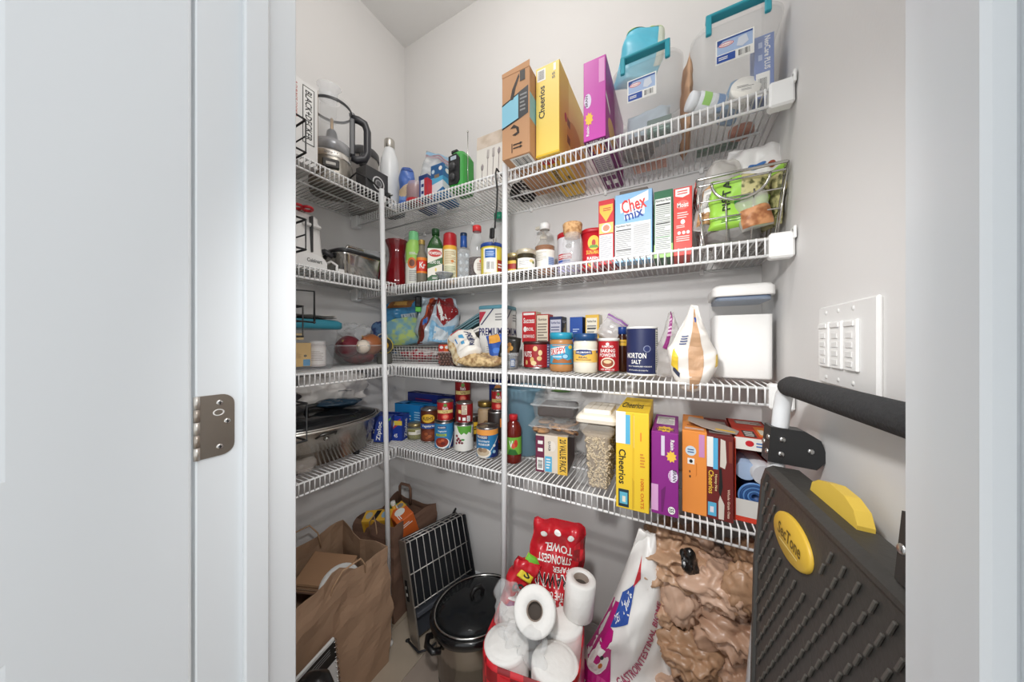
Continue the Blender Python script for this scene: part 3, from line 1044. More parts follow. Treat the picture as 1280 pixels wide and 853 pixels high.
# cans and jars
RED_, DR = hexm('a51d22', 0.4), hexm('8c1a1e', 0.4)
HUNT = [('e', 0.5, 0.87, 0.10, 0.09, hexm('5d8a3a')), ('t', "Hunt's", 0.5, 0.70, 0.30, 0.19, PRINT_W), ('r', 0.0, 0.40, 1.0, 0.58, hexm('e6cf86')), ('t', 'Tomato Paste', 0.5, 0.49, 0.3, 0.09, hexm('5a1a10')), ('e', 0.5, 0.2, 0.2, 0.17, hexm('d8463c')), ('e', 0.5, 0.2, 0.13, 0.1, hexm('e88a70'))]
HUNTB = [('r', 0.33, 0.45, 0.62, 0.97, hexm('e8dcc4')), ('l', 0.35, 0.47, 0.60, 0.95, 9, hexm('8a6a5a')), ('r', 0.12, 0.5, 0.3, 0.7, hexm('e6cf86')), ('r', 0.15, 0.12, 0.27, 0.3, PRINT_W), ('r', 0.38, 0.1, 0.55, 0.28, PRINT_W), ('b', 0.62, 0.05, 0.8, 0.36, 1)]
SAUCEG = 'small red tomato cans'
can('soup_can', 'blue chili bean can with red beans in a bowl', (-0.828, 0.940, Z4), 0.0375, 0.107, [
    ('r', 0.0, 0.0, 1.0, 1.0, hexm('2d7fb3')), ('p', [(0.68, 0), (0.74, 0), (1.0, 0.55), (1.0, 0.6)], PRINT_W), ('p', [(0.74, 0), (1, 0), (1.0, 0.55)], NAVY), ('r', 0.22, 0.80, 0.58, 0.92, NAVY), ('t', 'PROGRESSO', 0.40, 0.86, 0.3, 0.07, PRINT_W), ('t', 'Vegetarian', 0.42, 0.7, 0.36, 0.08, PRINT_W),
    ('r', 0.14, 0.5, 0.60, 0.60, hexm('a9c23c')), ('t', 'PROTEIN', 0.38, 0.55, 0.3, 0.06, NAVY), ('e', 0.42, 0.22, 0.30, 0.22, PRINT_W), ('e', 0.40, 0.25, 0.27, 0.2, hexm('8f2f1c')), ('e', 0.32, 0.28, 0.08, 0.06, hexm('b8502c')), ('e', 0.46, 0.2, 0.09, 0.06, hexm('6a1c10')), ('e', 0.44, 0.34, 0.07, 0.05, hexm('c0603a'))], hexm('2a6f9f', 0.4), half=2.6)
can('tomato_can', 'red tomato can standing on the blue chili bean can', (-0.826, 0.945, Z4 + 0.1075), 0.0325, 0.081, HUNT, RED_, group=SAUCEG)
can('bean_can', 'white can printed with red beans on the vine', (-0.739, 0.954, Z4), 0.0375, 0.107, [
    ('r', 0, 0, 1, 1, hexm('eceae4')), ('p', [(0.2, 1), (0.85, 1), (0.8, 0.68), (0.7, 0.76), (0.6, 0.66), (0.5, 0.74), (0.4, 0.66), (0.3, 0.76)], hexm('5da33a')), ('e', 0.20, 0.6, 0.055, 0.05, hexm('7d2a38')), ('e', 0.28, 0.5, 0.055, 0.05, hexm('8a3444')), ('e', 0.22, 0.42, 0.055, 0.05, hexm('6c2230')), ('e', 0.36, 0.43, 0.055, 0.05, hexm('8a3444')), ('e', 0.32, 0.34, 0.055, 0.05, hexm('7d2a38')), ('e', 0.43, 0.33, 0.05, 0.045, hexm('6c2230')), ('e', 0.18, 0.3, 0.05, 0.045, hexm('8a3444')), ('e', 0.46, 0.46, 0.07, 0.04, GRN), ('l', 0.84, 0.5, 0.98, 0.92, 9, GREYT)], hexm('e8e6e0', 0.4), half=2.6)
can('tomato_can', 'red tomato can turned to its ingredients panel, on the white can', (-0.737, 0.957, Z4 + 0.1075), 0.0325, 0.081, HUNTB, DR, group=SAUCEG)
can('baked_bean_can', 'tall brown baked bean can with a yellow oval, left of the chili can', (-0.937, 0.972, Z4), 0.0375, 0.139, [
    ('r', 0, 0, 1, 1, hexm('5b2c1a')), ('e', 0.42, 0.76, 0.3, 0.14, hexm('e9b93a')), ('t', "BUSH'S", 0.42, 0.76, 0.46, 0.12, BLACK), ('r', 0, 0.42, 1, 0.58, hexm('2a55a0')), ('t', 'Vegetarian', 0.45, 0.5, 0.6, 0.1, PRINT_W), ('e', 0.45, 0.2, 0.36, 0.19, hexm('7c3a22')), ('e', 0.35, 0.25, 0.08, 0.05, hexm('a65a34')), ('e', 0.5, 0.17, 0.09, 0.05, hexm('b0663e')), ('e', 0.58, 0.27, 0.08, 0.05, hexm('94482a')), ('e', 0.4, 0.12, 0.08, 0.04, hexm('a65a34'))], hexm('4a2314', 0.4), half=2.6)
can('soup_can', 'wide blue mushroom soup can with an orange band', (-0.623, 0.946, Z4), 0.041, 0.113, [
    ('r', 0, 0, 1, 1, hexm('2a78ac')), ('r', 0, 0.80, 1, 1.0, hexm('efa04a')), ('r', 0.08, 0.66, 0.52, 0.80, NAVY), ('t', 'PROGRESSO', 0.3, 0.73, 0.38, 0.09, PRINT_W), ('t', 'Rich & Hearty', 0.36, 0.58, 0.42, 0.09, PRINT_W), ('t', 'MUSHROOM', 0.36, 0.47, 0.4, 0.08, PRINT_W), ('p', [(0.55, 0.2), (0.58, 0.2), (0.95, 0.72), (0.92, 0.72)], PRINT_W), ('p', [(0.58, 0), (1, 0), (1, 0.7), (0.94, 0.7)], NAVY), ('e', 0.32, 0.17, 0.30, 0.18, hexm('e8e2d6')), ('e', 0.32, 0.19, 0.24, 0.13, hexm('c9b69a')), ('e', 0.26, 0.27, 0.1, 0.08, hexm('8f755c')), ('e', 0.40, 0.27, 0.09, 0.08, hexm('a58a6c')), ('e', 0.74, 0.42, 0.05, 0.05, PRINT_W), ('e', 0.74, 0.2, 0.06, 0.06, hexm('9fc4dc'))], hexm('256a98', 0.4), half=2.6)
can('chili_can', 'tall brown chili can at the back under a red tomato can', (-0.838, 1.075, Z4), 0.0375, 0.152, [('r', 0, 0.5, 1, 0.8, hexm('6a3a24')), ('l', 0.250, 0.570, 0.750, 0.730, 2, hexm('e6cf86'))], hexm('43251a', 0.4))
can('tomato_can', 'tall red tomato can, highest of the stacked cans', (-0.838, 1.075, Z4 + 0.1525), 0.0345, 0.101, HUNT, DR, group=SAUCEG)
can('chili_can', 'black chili can at the back beside the mustard jar', (-0.632, 1.032, Z4), 0.039, 0.152, [('t', 'Rock', 0.32, 0.62, 0.42, 0.2, PRINT_W), ('r', 0.62, 0.62, 0.86, 0.86, ORG), ('p', [(0.1, 0.3), (0.3, 0.45), (0.5, 0.38), (0.6, 0.2), (0.1, 0.1)], hexm('c9462a'))], hexm('2a1f1c', 0.4))
can('tomato_can', 'narrow red tomato paste can on the black chili can', (-0.628, 1.032, Z4 + 0.1525), 0.0275, 0.083, HUNT, RED_, group=SAUCEG)
GL = clear('eef2ee', 0.22, 0.03)
jar('mustard_jar', 'glass jar of tan mustard with a gold lid behind the cans', (-0.706, 1.055, Z4), [(0, 0), (0.030, 0), (0.033, 0.004), (0.033, 0.135), (0.028, 0.15), (0.028, 0.158)], GL, ridged(0.0305, 0.156, 0.176), mat('b79a55', 0.3, 0.8),
    [('e', 0.55, 0.62, 0.16, 0.14, hexm('6b4a2a')), ('e', 0.55, 0.62, 0.11, 0.1, hexm('c9a878')), ('l', 0.320, 0.290, 0.680, 0.390, 2, hexm('e9dcc0')), ('l', 0.300, 0.150, 0.700, 0.250, 2, hexm('e9dcc0'))], (0.0332, 0.015, 0.13), contents=([(0, 0.003), (0.0315, 0.003), (0.0315, 0.134), (0.027, 0.148), (0, 0.148)], hexm('b08a55')))
jar('olive_jar', 'short glass jar of green olives beside the freezer bag boxes', (-1.012, 0.963, Z4), [(0, 0), (0.032, 0), (0.0345, 0.004), (0.0345, 0.048), (0.030, 0.056), (0.030, 0.06)], GL, ridged(0.032, 0.056, 0.068), mat('b9a878', 0.3, 0.7),
    [('r', 0.1, 0.1, 0.95, 0.9, hexm('ece7da')), ('r', 0.1, 0.62, 0.5, 0.9, hexm('7c7a35')), ('l', 0.55, 0.3, 0.9, 0.8, 5, GREYT)], (0.0346, 0.022, 0.046), contents=([(0, 0.003), (0.033, 0.003), (0.033, 0.045), (0, 0.045)], mat('8d8a3a', 0.5, 0, 1, 0.35, 70, 0.5, 90)))
can('yellow_can', 'dark can with a yellow label half hidden behind the white can', (-0.768, 1.056, Z4), 0.026, 0.112, [('r', 0.5, 0.3, 0.9, 0.8, YEL), ('l', 0.550, 0.450, 0.850, 0.650, 2, BLACK)], hexm('3a2a22', 0.4))
# salsa bottle
jar('salsa_bottle', 'dark red drink bottle with a red cap and green label beside the pole', (-0.513, 0.946, Z4), [(0, 0), (0.026, 0), (0.0295, 0.004), (0.0295, 0.028), (0.0285, 0.032), (0.0285, 0.092), (0.0295, 0.096), (0.0295, 0.118), (0.022, 0.136), (0.0135, 0.146), (0.0135, 0.15)], mat('6e1f18', 0.15), ridged(0.0155, 0.146, 0.166), hexm('c4262d', 0.35),
    [('r', 0, 0, 1, 1, hexm('78b842')), ('p', [(0.2, 0), (0.75, 0), (0.6, 0.3), (0.3, 0.34)], hexm('2d6b2c')), ('e', 0.62, 0.66, 0.10, 0.22, hexm('c8382c')), ('e', 0.5, 0.52, 0.1, 0.16, hexm('d85a3c')), ('t', 'V', 0.38, 0.62, 0.2, 0.4, PRINT_W)], (0.029, 0.032, 0.092), base=hexm('78b842'), cat='bottle')
carton('cookie_box', 'navy cookie box standing against the wall behind the pole', 'snack box', (0.075, 0.045, 0.262), (-0.672, 1.112, Z4), NAVY, {'front': [('e', 0.65, 0.72, 0.3, 0.1, hexm('a8693c')), ('e', 0.6, 0.85, 0.25, 0.08, hexm('c98a52')), ('l', 0.100, 0.450, 0.700, 0.550, 2, PRINT_W)]})

# zip bag boxes
ZB, ZN = hexm('1f7fc0', 0.4), hexm('24317f', 0.4)


def zipbox(label, size, loc, rz, body, stripe, logo, extra, rot=None):
    w, d, h = size
    t = thing('zip_bag_box', label, 'box', loc, rz, 'boxes of zip bags', rot)
    b = MB()
    k = 0.0015
    b.box(-w / 2, -d / 2, 0, w / 2, -d / 2 + k, h).box(-w / 2, d / 2 - k, 0, w / 2, d / 2, h).box(-w / 2, -d / 2 + k, 0, -w / 2 + k, d / 2 - k, h).box(w / 2 - k, -d / 2 + k, 0, w / 2, d / 2 - k, h).box(-w / 2, -d / 2, 0, w / 2, d / 2, k)
    b.build('carton', body, t)
    MB().box(-w * 0.36, -d / 2 + 0.012, h - 0.02, w * 0.36, d / 2 - 0.012, h - 0.012).build('bag_stack', mat('6f5d50', 0.6), t)
    tp = MB().box(-w / 2, -d / 2, h, -w * 0.30, d / 2, h + k).box(w * 0.32, -d / 2, h, w / 2, d / 2, h + k).box(-w / 2, -d / 2, h, w / 2, -d / 2 + 0.012, h + k).box(-w / 2, d / 2 - 0.012, h, w / 2, d / 2, h + k)
    tp.build('torn_flap', body, t)
    for fc, el in (('front', [('p', [(0.6, 0), (1, 0), (1, 1), (0.75, 1)], stripe), ('t', 'Ziploc', *logo[0], PRINT_W)] + extra), ('right', [('t', 'Ziploc', *logo[1], PRINT_W, 1)])):
        a, b_, mp = box_map(fc, w, d, h)
        prints('panel_print', t, a, b_, el, mp)
    return t


zipbox('light blue open box of zip bags against the pole side', (0.205, 0.075, 0.130), (-1.085, 1.043, Z4), 0.08, ZB, hexm('1b5fa8', 0.4), ((0.27, 0.55, 0.42, 0.3), (0.5, 0.45, 0.5, 0.7)), [('l', 0.58, 0.45, 0.74, 0.8, 4, hexm('9fd0ee')), ('e', 0.4, 0.16, 0.16, 0.12, hexm('3c9ad6'))])
zipbox('long dark blue open box of zip bags at the back', (0.27, 0.046, 0.168), (-1.065, 1.114, Z4), 0.0, ZN, hexm('1b2668', 0.4), ((0.75, 0.6, 0.16, 0.3), (0.5, 0.45, 0.5, 0.7)), [('l', 0.200, 0.720, 0.600, 0.880, 2, hexm('8a2a5a'))])
zipbox('dark blue box of zip bags with red ribbon and yellow edge print', (0.145, 0.062, 0.106), (-1.112, 0.914, Z4), 0.33, hexm('26409a', 0.4), hexm('26409a', 0.4), ((0.2, 0.3, 0.3, 0.2), (0.55, 0.45, 0.45, 0.75)), [('p', [(0.2, 0.9), (0.55, 0.5), (0.95, 0.9), (0.95, 0.7), (0.55, 0.3), (0.2, 0.7)], hexm('c63a46')), ('r', 0.35, 0.62, 1.0, 0.8, hexm('e9cc4c')), ('e', 0.6, 0.66, 0.16, 0.2, hexm('cfd6e4')), ('t', '45', 0.8, 0.2, 0.12, 0.16, PRINT_W)])
carton('zip_bag_box', 'tilted navy box with green print, beside the roasting pan', 'box', (0.062, 0.045, 0.108), (-1.085, 0.853, Z4 + 0.009), hexm('233b8c', 0.4), {'front': [('t', 'Ziploc', 0.32, 0.42, 0.34, 0.72, PRINT_W, 1), ('p', [(0.5, 0.6), (0.95, 0.9), (0.95, 0.98), (0.5, 0.72)], hexm('62b04a')), ('e', 0.75, 0.3, 0.18, 0.2, hexm('2f6fd0'))]}, rot=(0, 0.10, 0.62), group='boxes of zip bags')

# ------------------------------------------------------------------ third back shelf
RC = hexm('c52a30')
NUTF = [('l', 0.1, 0.03, 0.9, 0.42, 9, GREYT)]


def small_box(label, size, loc, body, front, right=None, rz=0.0, name='food_carton'):
    p = {'front': front}
    if right:
        p['right'] = right
    return carton(name, label, 'carton', size, loc, body, p, rz, group='small cartons on the third shelf')


small_box('red and white rice carton, leftmost of the small cartons', (0.060, 0.05, 0.216), (-0.518, 1.110, Z3), hexm('dccfb4'), [('r', 0, 0.44, 1, 1, RC), ('r', 0.1, 0.94, 0.9, 0.98, PRINT_W), ('t', 'Success', 0.5, 0.84, 0.8, 0.1, PRINT_W), ('e', 0.22, 0.68, 0.12, 0.05, PRINT_W), ('t', 'BOIL', 0.6, 0.68, 0.5, 0.06, PRINT_W), ('t', 'BROWN RICE', 0.5, 0.55, 0.8, 0.06, PRINT_W), ('r', 0.04, 0.0, 0.96, 0.42, PRINT_W), ('l', 0.1, 0.03, 0.9, 0.38, 9, hexm('777777'))], [('r', 0, 0, 1, 1, hexm('cdbb98'))])
small_box('cream rice carton with a nutrition panel and red edges', (0.050, 0.05, 0.204), (-0.4605, 1.110, Z3), hexm('b5342f'), [('r', 0.04, 0.0, 0.96, 0.98, hexm('e6dac4')), ('t', 'Nutrition', 0.5, 0.9, 0.7, 0.05, hexm('5a4a42')), ('l', 0.1, 0.05, 0.9, 0.84, 15, hexm('8d8072'))])
small_box('navy pasta carton printed with wheat ears', (0.048, 0.058, 0.193), (-0.4085, 1.119, Z3), hexm('28335f'), [('r', 0.06, 0.0, 0.94, 0.94, hexm('c9c9d6')), ('t', 'Nutrition Facts', 0.5, 0.88, 0.76, 0.05, NAVY), ('l', 0.12, 0.05, 0.88, 0.82, 14, hexm('6a6f8c'))],
          [('r', 0, 0, 1, 1, hexm('23262f')), ('e', 0.45, 0.55, 0.1, 0.24, hexm('c9a558')), ('e', 0.7, 0.62, 0.1, 0.26, hexm('d8b566')), ('e', 0.2, 0.42, 0.08, 0.2, hexm('b58f48')), ('l', 0.150, 0.875, 0.850, 0.925, 2, hexm('c9c9d6'))])
small_box('plain royal blue carton with small white print', (0.048, 0.05, 0.189), (-0.331, 1.122, Z3), hexm('1f4fa5'), [('l', 0.300, 0.595, 0.700, 0.645, 2, PRINT_W), ('e', 0.35, 0.4, 0.08, 0.03, PRINT_W), ('e', 0.6, 0.48, 0.1, 0.025, PRINT_W), ('e', 0.62, 0.3, 0.1, 0.03, PRINT_W), ('l', 0.25, 0.7, 0.75, 0.78, 2, hexm('bcd0ee'))], [('r', 0, 0, 1, 1, hexm('1b2a55'))])
small_box('yellow carton with a white nutrition panel', (0.049, 0.05, 0.195), (-0.272, 1.122, Z3), hexm('e8bb45'), [('r', 0.08, 0.05, 0.86, 0.94, hexm('f0ead8')), ('t', 'Nutrition Facts', 0.47, 0.88, 0.66, 0.045, BLACK), ('l', 0.14, 0.1, 0.8, 0.82, 13, GREYT), ('r', 0.14, 0.6, 0.8, 0.62, BLACK), ('r', 0.14, 0.74, 0.8, 0.76, BLACK)], [('r', 0, 0, 1, 1, hexm('e6e0cc'))])

can('peanut_can', 'wide red nut can with a dark lid and printed peanuts', (-0.456, 1.030, Z3), 0.0525, 0.096, [
    ('r', 0, 0, 1, 1, hexm('9c1c22')), ('t', 'NUTS', 0.22, 0.56, 0.26, 0.24, PRINT_W), ('e', 0.44, 0.8, 0.055, 0.11, hexm('e3c489')), ('e', 0.56, 0.62, 0.05, 0.12, hexm('ecd29c')), ('e', 0.54, 0.38, 0.06, 0.1, hexm('e3c489')), ('e', 0.36, 0.32, 0.05, 0.12, hexm('d8b674')), ('e', 0.40, 0.18, 0.07, 0.1, hexm('ecd29c')), ('e', 0.2, 0.2, 0.04, 0.1, hexm('d8b674')), ('r', 0.74, 0, 0.82, 1, hexm('5c6a92')), ('l', 0.75, 0.05, 0.81, 0.95, 8, hexm('c9d2e6')), ('t', 'SALTED', 0.5, 0.07, 0.2, 0.05, PRINT_W)], hexm('7f171c', 0.4), half=2.8)
MB().lathe([(0, 0.099), (0.0505, 0.099), (0.0535, 0.097), (0.0535, 0.088), (0.053, 0.088)], 34).build('plastic_lid', hexm('3a1d1a', 0.35), bpy.data.objects['peanut_can'])

jar('peanut_butter_jar', 'peanut butter jar with a teal lid and blue label', (-0.341, 0.964, Z3), [(0, 0), (0.034, 0), (0.038, 0.004), (0.0385, 0.02), (0.0375, 0.024), (0.0375, 0.090), (0.0385, 0.094), (0.038, 0.100), (0.0345, 0.105), (0.0345, 0.108)], mat('b9824e', 0.3), ridged(0.0382, 0.106, 0.128), hexm('2a97b4', 0.35),
    [('r', 0, 0, 1, 1, hexm('3fa3c8')), ('p', [(0.16, 0), (0.9, 0), (0.86, 0.26), (0.7, 0.2), (0.55, 0.3), (0.4, 0.22), (0.25, 0.3)], hexm('a8683a')), ('p', [(0.1, 0.42), (0.62, 0.6), (0.6, 0.92), (0.1, 0.78)], PRINT_W), ('t', 'SKIPPY', 0.38, 0.66, 0.50, 0.34, hexm('c5262e'), 0.14), ('e', 0.62, 0.40, 0.11, 0.14, hexm('2b7fb4')), ('e', 0.62, 0.40, 0.08, 0.1, hexm('9fd0e8')), ('l', 0.210, 0.330, 0.510, 0.430, 2, PRINT_W), ('e', 0.8, 0.86, 0.08, 0.1, YEL), ('r', 0, 0, 1, 0.06, hexm('2a8fb0')), ('l', 0.2, 0.9, 0.7, 0.98, 1, ORG)], (0.0376, 0.025, 0.089), half=2.8)
jar('mayonnaise_jar', 'mayonnaise jar with a dark blue lid and yellow label', (-0.258, 0.955, Z3), [(0, 0), (0.032, 0), (0.0365, 0.005), (0.0372, 0.03), (0.0365, 0.034), (0.0365, 0.076), (0.0372, 0.08), (0.0368, 0.094), (0.034, 0.101), (0.034, 0.104)], mat('e9e3d2', 0.25), ridged(0.0372, 0.101, 0.124), hexm('1d4777', 0.35),
    [('r', 0, 0, 1, 1, hexm('efbe55')), ('r', 0, 0.9, 1, 1, PRINT_W), ('p', [(0.18, 0.62), (0.2, 0.9), (0.35, 0.96), (0.55, 0.96), (0.68, 0.9), (0.7, 0.62)], NAVY), ('t', "HELLMANN'S", 0.44, 0.76, 0.44, 0.15, PRINT_W), ('p', [(0.3, 0.62), (0.44, 0.5), (0.58, 0.62)], hexm('3f6ea8')), ('t', 'REAL', 0.44, 0.38, 0.26, 0.14, hexm('24365e')), ('t', 'MAYONNAISE', 0.44, 0.2, 0.44, 0.07, hexm('24365e')), ('r', 0.84, 0.1, 0.98, 0.9, hexm('d8a840')), ('r', 0.85, 0.7, 0.97, 0.88, NAVY), ('e', 0.42, 0.06, 0.3, 0.05, hexm('e9d6a0'))], (0.0366, 0.034, 0.075), half=2.9)
can('baking_powder_can', 'small red baking powder can with a white lid', (-0.195, 1.000, Z3), 0.0325, 0.106, [
    ('r', 0, 0, 1, 1, hexm('b8232b')), ('e', 0.46, 0.9, 0.06, 0.05, PRINT_W), ('t', 'RUMFORD', 0.46, 0.82, 0.42, 0.07, PRINT_W), ('t', 'BAKING', 0.46, 0.68, 0.56, 0.12, PRINT_W), ('t', 'POWDER', 0.46, 0.53, 0.62, 0.12, PRINT_W), ('e', 0.46, 0.27, 0.26, 0.18, CREAM), ('e', 0.46, 0.27, 0.21, 0.14, hexm('9a4a32')), ('e', 0.46, 0.31, 0.14, 0.06, hexm('e0c79a')), ('t', 'NET WT 8.1 OZ', 0.46, 0.05, 0.5, 0.05, PRINT_W)], hexm('a01d26', 0.4), half=2.6)
MB().lathe([(0, 0.109), (0.0325, 0.109), (0.0335, 0.107), (0.0335, 0.1), (0.033, 0.1)], 30).build('plastic_lid', PRINT_W, bpy.data.objects['baking_powder_can'])
can('salt_canister', 'round navy salt canister with a white rim', (-0.094, 0.974, Z3), 0.0425, 0.142, [
    ('r', 0, 0, 1, 1, hexm('232c57')), ('t', 'MORTON', 0.34, 0.40, 0.52, 0.12, PRINT_W), ('t', 'SALT', 0.36, 0.26, 0.24, 0.09, PRINT_W), ('e', 0.62, 0.55, 0.09, 0.075, hexm('8890ae')), ('e', 0.62, 0.55, 0.07, 0.06, hexm('2c3768')), ('t', 'SALT SUPPLIES IODIDE', 0.44, 0.16, 0.6, 0.025, PRINT_W), ('t', 'NET WT 26 OZ (1 LB 10 OZ) 737g', 0.4, 0.07, 0.48, 0.03, PRINT_W), ('r', 0.86, 0.02, 1.0, 0.98, hexm('e6e2d6')), ('l', 0.87, 0.08, 0.99, 0.94, 18, hexm('6a7a6a'))], hexm('232c57', 0.45), half=2.7, lid=PRINT_W)
jar('extract_bottle', 'slim brown extract bottle with a blue cap behind the salt', (-0.160, 1.045, Z3), [(0, 0), (0.016, 0), (0.018, 0.003), (0.018, 0.105), (0.012, 0.118), (0.012, 0.125)], mat('3a1c10', 0.15), ridged(0.0135, 0.122, 0.146), hexm('1d3f86', 0.35), [('r', 0, 0, 1, 1, hexm('d9aa34')), ('l', 0.300, 0.500, 0.700, 0.700, 2, BLACK)], (0.0181, 0.085, 0.104), cat='bottle', half=3.0)
sachet('zip_bag', 'small clear bag with a purple zip strip behind the baking powder', 'bag', (-0.222, 1.075, Z3 + 0.108), (0.075, 0.085, 0.02), mat('e6e2e0', 0.2, 0, 0.4), [('r', 0, 0.86, 1, 0.94, hexm('9a6aa8')), ('r', 0, 0.78, 1, 0.81, hexm('b48ac0'))], rot=(0, 0.6, 0.2), seed=3)
bx = carton('tea_box', 'small tan packet lying behind the baking powder under the zip bag', 'packet', (0.085, 0.05, 0.108), (-0.222, 1.068, Z3), hexm('c08a62'), {'front': [('l', 0.150, 0.920, 0.850, 0.980, 2, BRN)]})

# bag with purple print and brown sugar bag
sachet('snack_bag', 'clear bag with a twisted purple top beside the salt', 'bag', (-0.018, 0.955, Z3 + 0.002), (0.075, 0.176, 0.04), crinkle('d6d1cd', 0.2, 0.45), [('p', [(0.2, 0.45), (0.34, 0.42), (0.62, 0.98), (0.34, 1.0)], hexm('8d2a74')), ('l', 0.25, 0.6, 0.5, 0.95, 6, hexm('d8b0cc'))], rot=(0.02, 0, 0.1), seed=11, neck=(0.45, 0.18), amp=0.016, wob=0.1)
t = sachet('sugar_bag', 'white bag of brown sugar with a twisted clear top, hanging over the shelf edge', 'bag', (0.028, 0.874, Z3 - 0.026), (0.112, 0.212, 0.056), mat('e9e4dd', 0.35, 0, 1, 0.05, 14, 0.2, 30), [
    ('p', [(0.42, 0.02), (0.72, 0.05), (0.70, 0.55), (0.60, 0.98), (0.46, 0.98), (0.40, 0.5)], mat('c79f7c', 0.5, 0, 1, 0.25, 40)), ('p', [(0.02, 0.3), (0.16, 0.22), (0.2, 0.42), (0.12, 0.52)], hexm('e7c33a')), ('p', [(0.93, 0.3), (1, 0.32), (1, 0.46), (0.95, 0.44)], hexm('e7c33a')), ('l', 0.16, 0.56, 0.34, 0.66, 4, hexm('4a5a8a')), ('e', 0.56, 0.85, 0.08, 0.03, hexm('2f4f9a')), ('p', [(0.04, 0.24), (0.16, 0.16), (0.2, 0.22), (0.06, 0.3)], hexm('3a3f55'))], rot=(0.03, 0.03, 0.05), seed=21, neck=(0.5, 0.14), amp=0.012, bot=0.34, top=0.3, rb=(0.6, 0.12), wob=0.07)

# tall flour container
t = thing('flour_container', 'tall clear square container of white flour with a white lid at the shelf end', 'container', (0.1435, 1.018, Z3), 0.0)
FW, FD = 0.124, 0.155
MB().loft([rr(FW - 0.006, FD - 0.006, 0.014, 0.0), rr(FW, FD, 0.016, 0.004), rr(FW, FD, 0.016, 0.208)], 0, True).build('canister', clear('f2f4f4', 0.17, 0.04), t)
MB().loft([rr(FW - 0.008, FD - 0.008, 0.013, 0.006), rr(FW - 0.006, FD - 0.006, 0.014, 0.010), rr(FW - 0.006, FD - 0.006, 0.014, 0.166), rr(FW - 0.05, FD - 0.05, 0.014, 0.163)], 0, True).build('flour', mat('f4f2ef', 0.95, 0, 1, 0.02, 20, 0.3, 60), t)
MB().loft([rr(FW - 0.010, FD - 0.010, 0.014, 0.203), rr(FW - 0.010, FD - 0.010, 0.014, 0.214)], 0, True).build('gasket', hexm('6f7d94', 0.5), t)
MB().loft([rr(FW + 0.004, FD + 0.004, 0.018, 0.214), rr(FW + 0.006, FD + 0.006, 0.02, 0.218), rr(FW + 0.005, FD + 0.005, 0.02, 0.236), rr(FW - 0.006, FD - 0.006, 0.02, 0.243)], 0, True).build('lid', hexm('efedea', 0.35), t)

# cracker tin
t = thing('cracker_tin', 'white square cracker tin with a teal lid behind the pole', 'tin', (-0.646, 1.058, Z3), 0.0)
MB().loft([rr(0.112, 0.112, 0.008, 0), rr(0.112, 0.112, 0.008, 0.228)], 0, True).build('tin_body', hexm('e9e7e2', 0.35), t)
MB().loft([rr(0.116, 0.116, 0.009, 0.226), rr(0.116, 0.116, 0.009, 0.238), rr(0.108, 0.108, 0.009, 0.241)], 0, True).build('lid', hexm('5f95a5', 0.4), t)
PE = [('p', [(0.04, 0.95), (0.32, 0.95), (0.04, 0.74)], hexm('b8384a')), ('p', [(0.08, 0.72), (0.14, 0.72), (0.66, 1.0), (0.6, 1.0)], hexm('2b2f5a')), ('t', 'PREMIUM', 0.5, 0.6, 0.94, 0.13, hexm('2a2c66')), ('t', 'SALTINE CRACKERS', 0.6, 0.5, 0.5, 0.03, hexm('b8384a')), ('l', 0.7, 0.78, 0.96, 0.92, 3, GREYT), ('r', 0.3, 0.16, 0.72, 0.38, hexm('dedbd4')), ('l', 0.34, 0.18, 0.68, 0.36, 5, hexm('b5b2ac'))]
for fc in ('front', 'right'):
    a_, b_, mp = box_map(fc, 0.112, 0.112, 0.228)
    prints('panel_print', t, a_, b_, PE, mp)

# choco balls tub, snack bag, plastic jar
t = thing('chocolate_ball_tub', 'clear square tub of chocolate balls in front of the wire basket', 'tub', (-0.808, 0.968, Z3), 0.45)
MB().loft([rr(0.098, 0.066, 0.008, 0.0), rr(0.112, 0.08, 0.010, 0.052)], 0, True, caps=True).build('tub_shell', clear('efefee', 0.08, 0.05), t)
MB().loft([rr(0.116, 0.084, 0.010, 0.052), rr(0.116, 0.084, 0.010, 0.057), rr(0.1, 0.07, 0.01, 0.059)], 0, True).build('lid', clear('efefee', 0.35, 0.08), t)
BALL = mat('5b3322', 0.25, 0, 1, 0.2, 40)
me = None
rnd = random.Random(8)
for k in range(5):
    for j in range(3):
        for i in range(8):
            if 0 < j < 2 and k < 4 and 0 < i < 7:
                continue
            sc = 1 + 0.13 * k / 4
            x, y, z = (-0.042 + i * 0.012) * sc, (-0.026 + j * 0.026) * sc, 0.0075 + k * 0.0102
            if me is None:
                o = MB().lathe([(0.0062 * math.sin(q * PI / 6), -0.0062 * math.cos(q * PI / 6)) for q in range(7)], 10).build('chocolate_ball', BALL, t, (x, y, z))
                me = o.data
            else:
                o = bpy.data.objects.new('chocolate_ball', me)
                COL.objects.link(o)
                o.parent = t
                o.location = (x + rnd.uniform(-0.001, 0.001) + (0.005 if k % 2 else 0), y, z)
CAND = (('orange candy pack standing between the red and purple ones', 'e0662a', -0.872, 1.009), ('purple candy pack standing right of the orange one', '8a5aa8', -0.838, 1.014), ('red candy pack between the basket and chocolate tub', 'c8382c', -0.893, 1.000))
for lb, cc, x, y in CAND:
    c = thing('candy_pack', lb, 'candy', (x, y, Z3 + 0.002), 0.4)
    MB().cbox(-0.014, -0.006, 0, 0.014, 0.006, 0.083, 0.003).build('wrapper', hexm(cc, 0.35), c)
    a_, b_, mp = box_map('front', 0.028, 0.012, 0.083)
    prints('panel_print', c, a_, b_, [('e', 0.5, 0.85, 0.28, 0.08, PRINT_W), ('e', 0.5, 0.5, 0.3, 0.1, YEL)], mp)

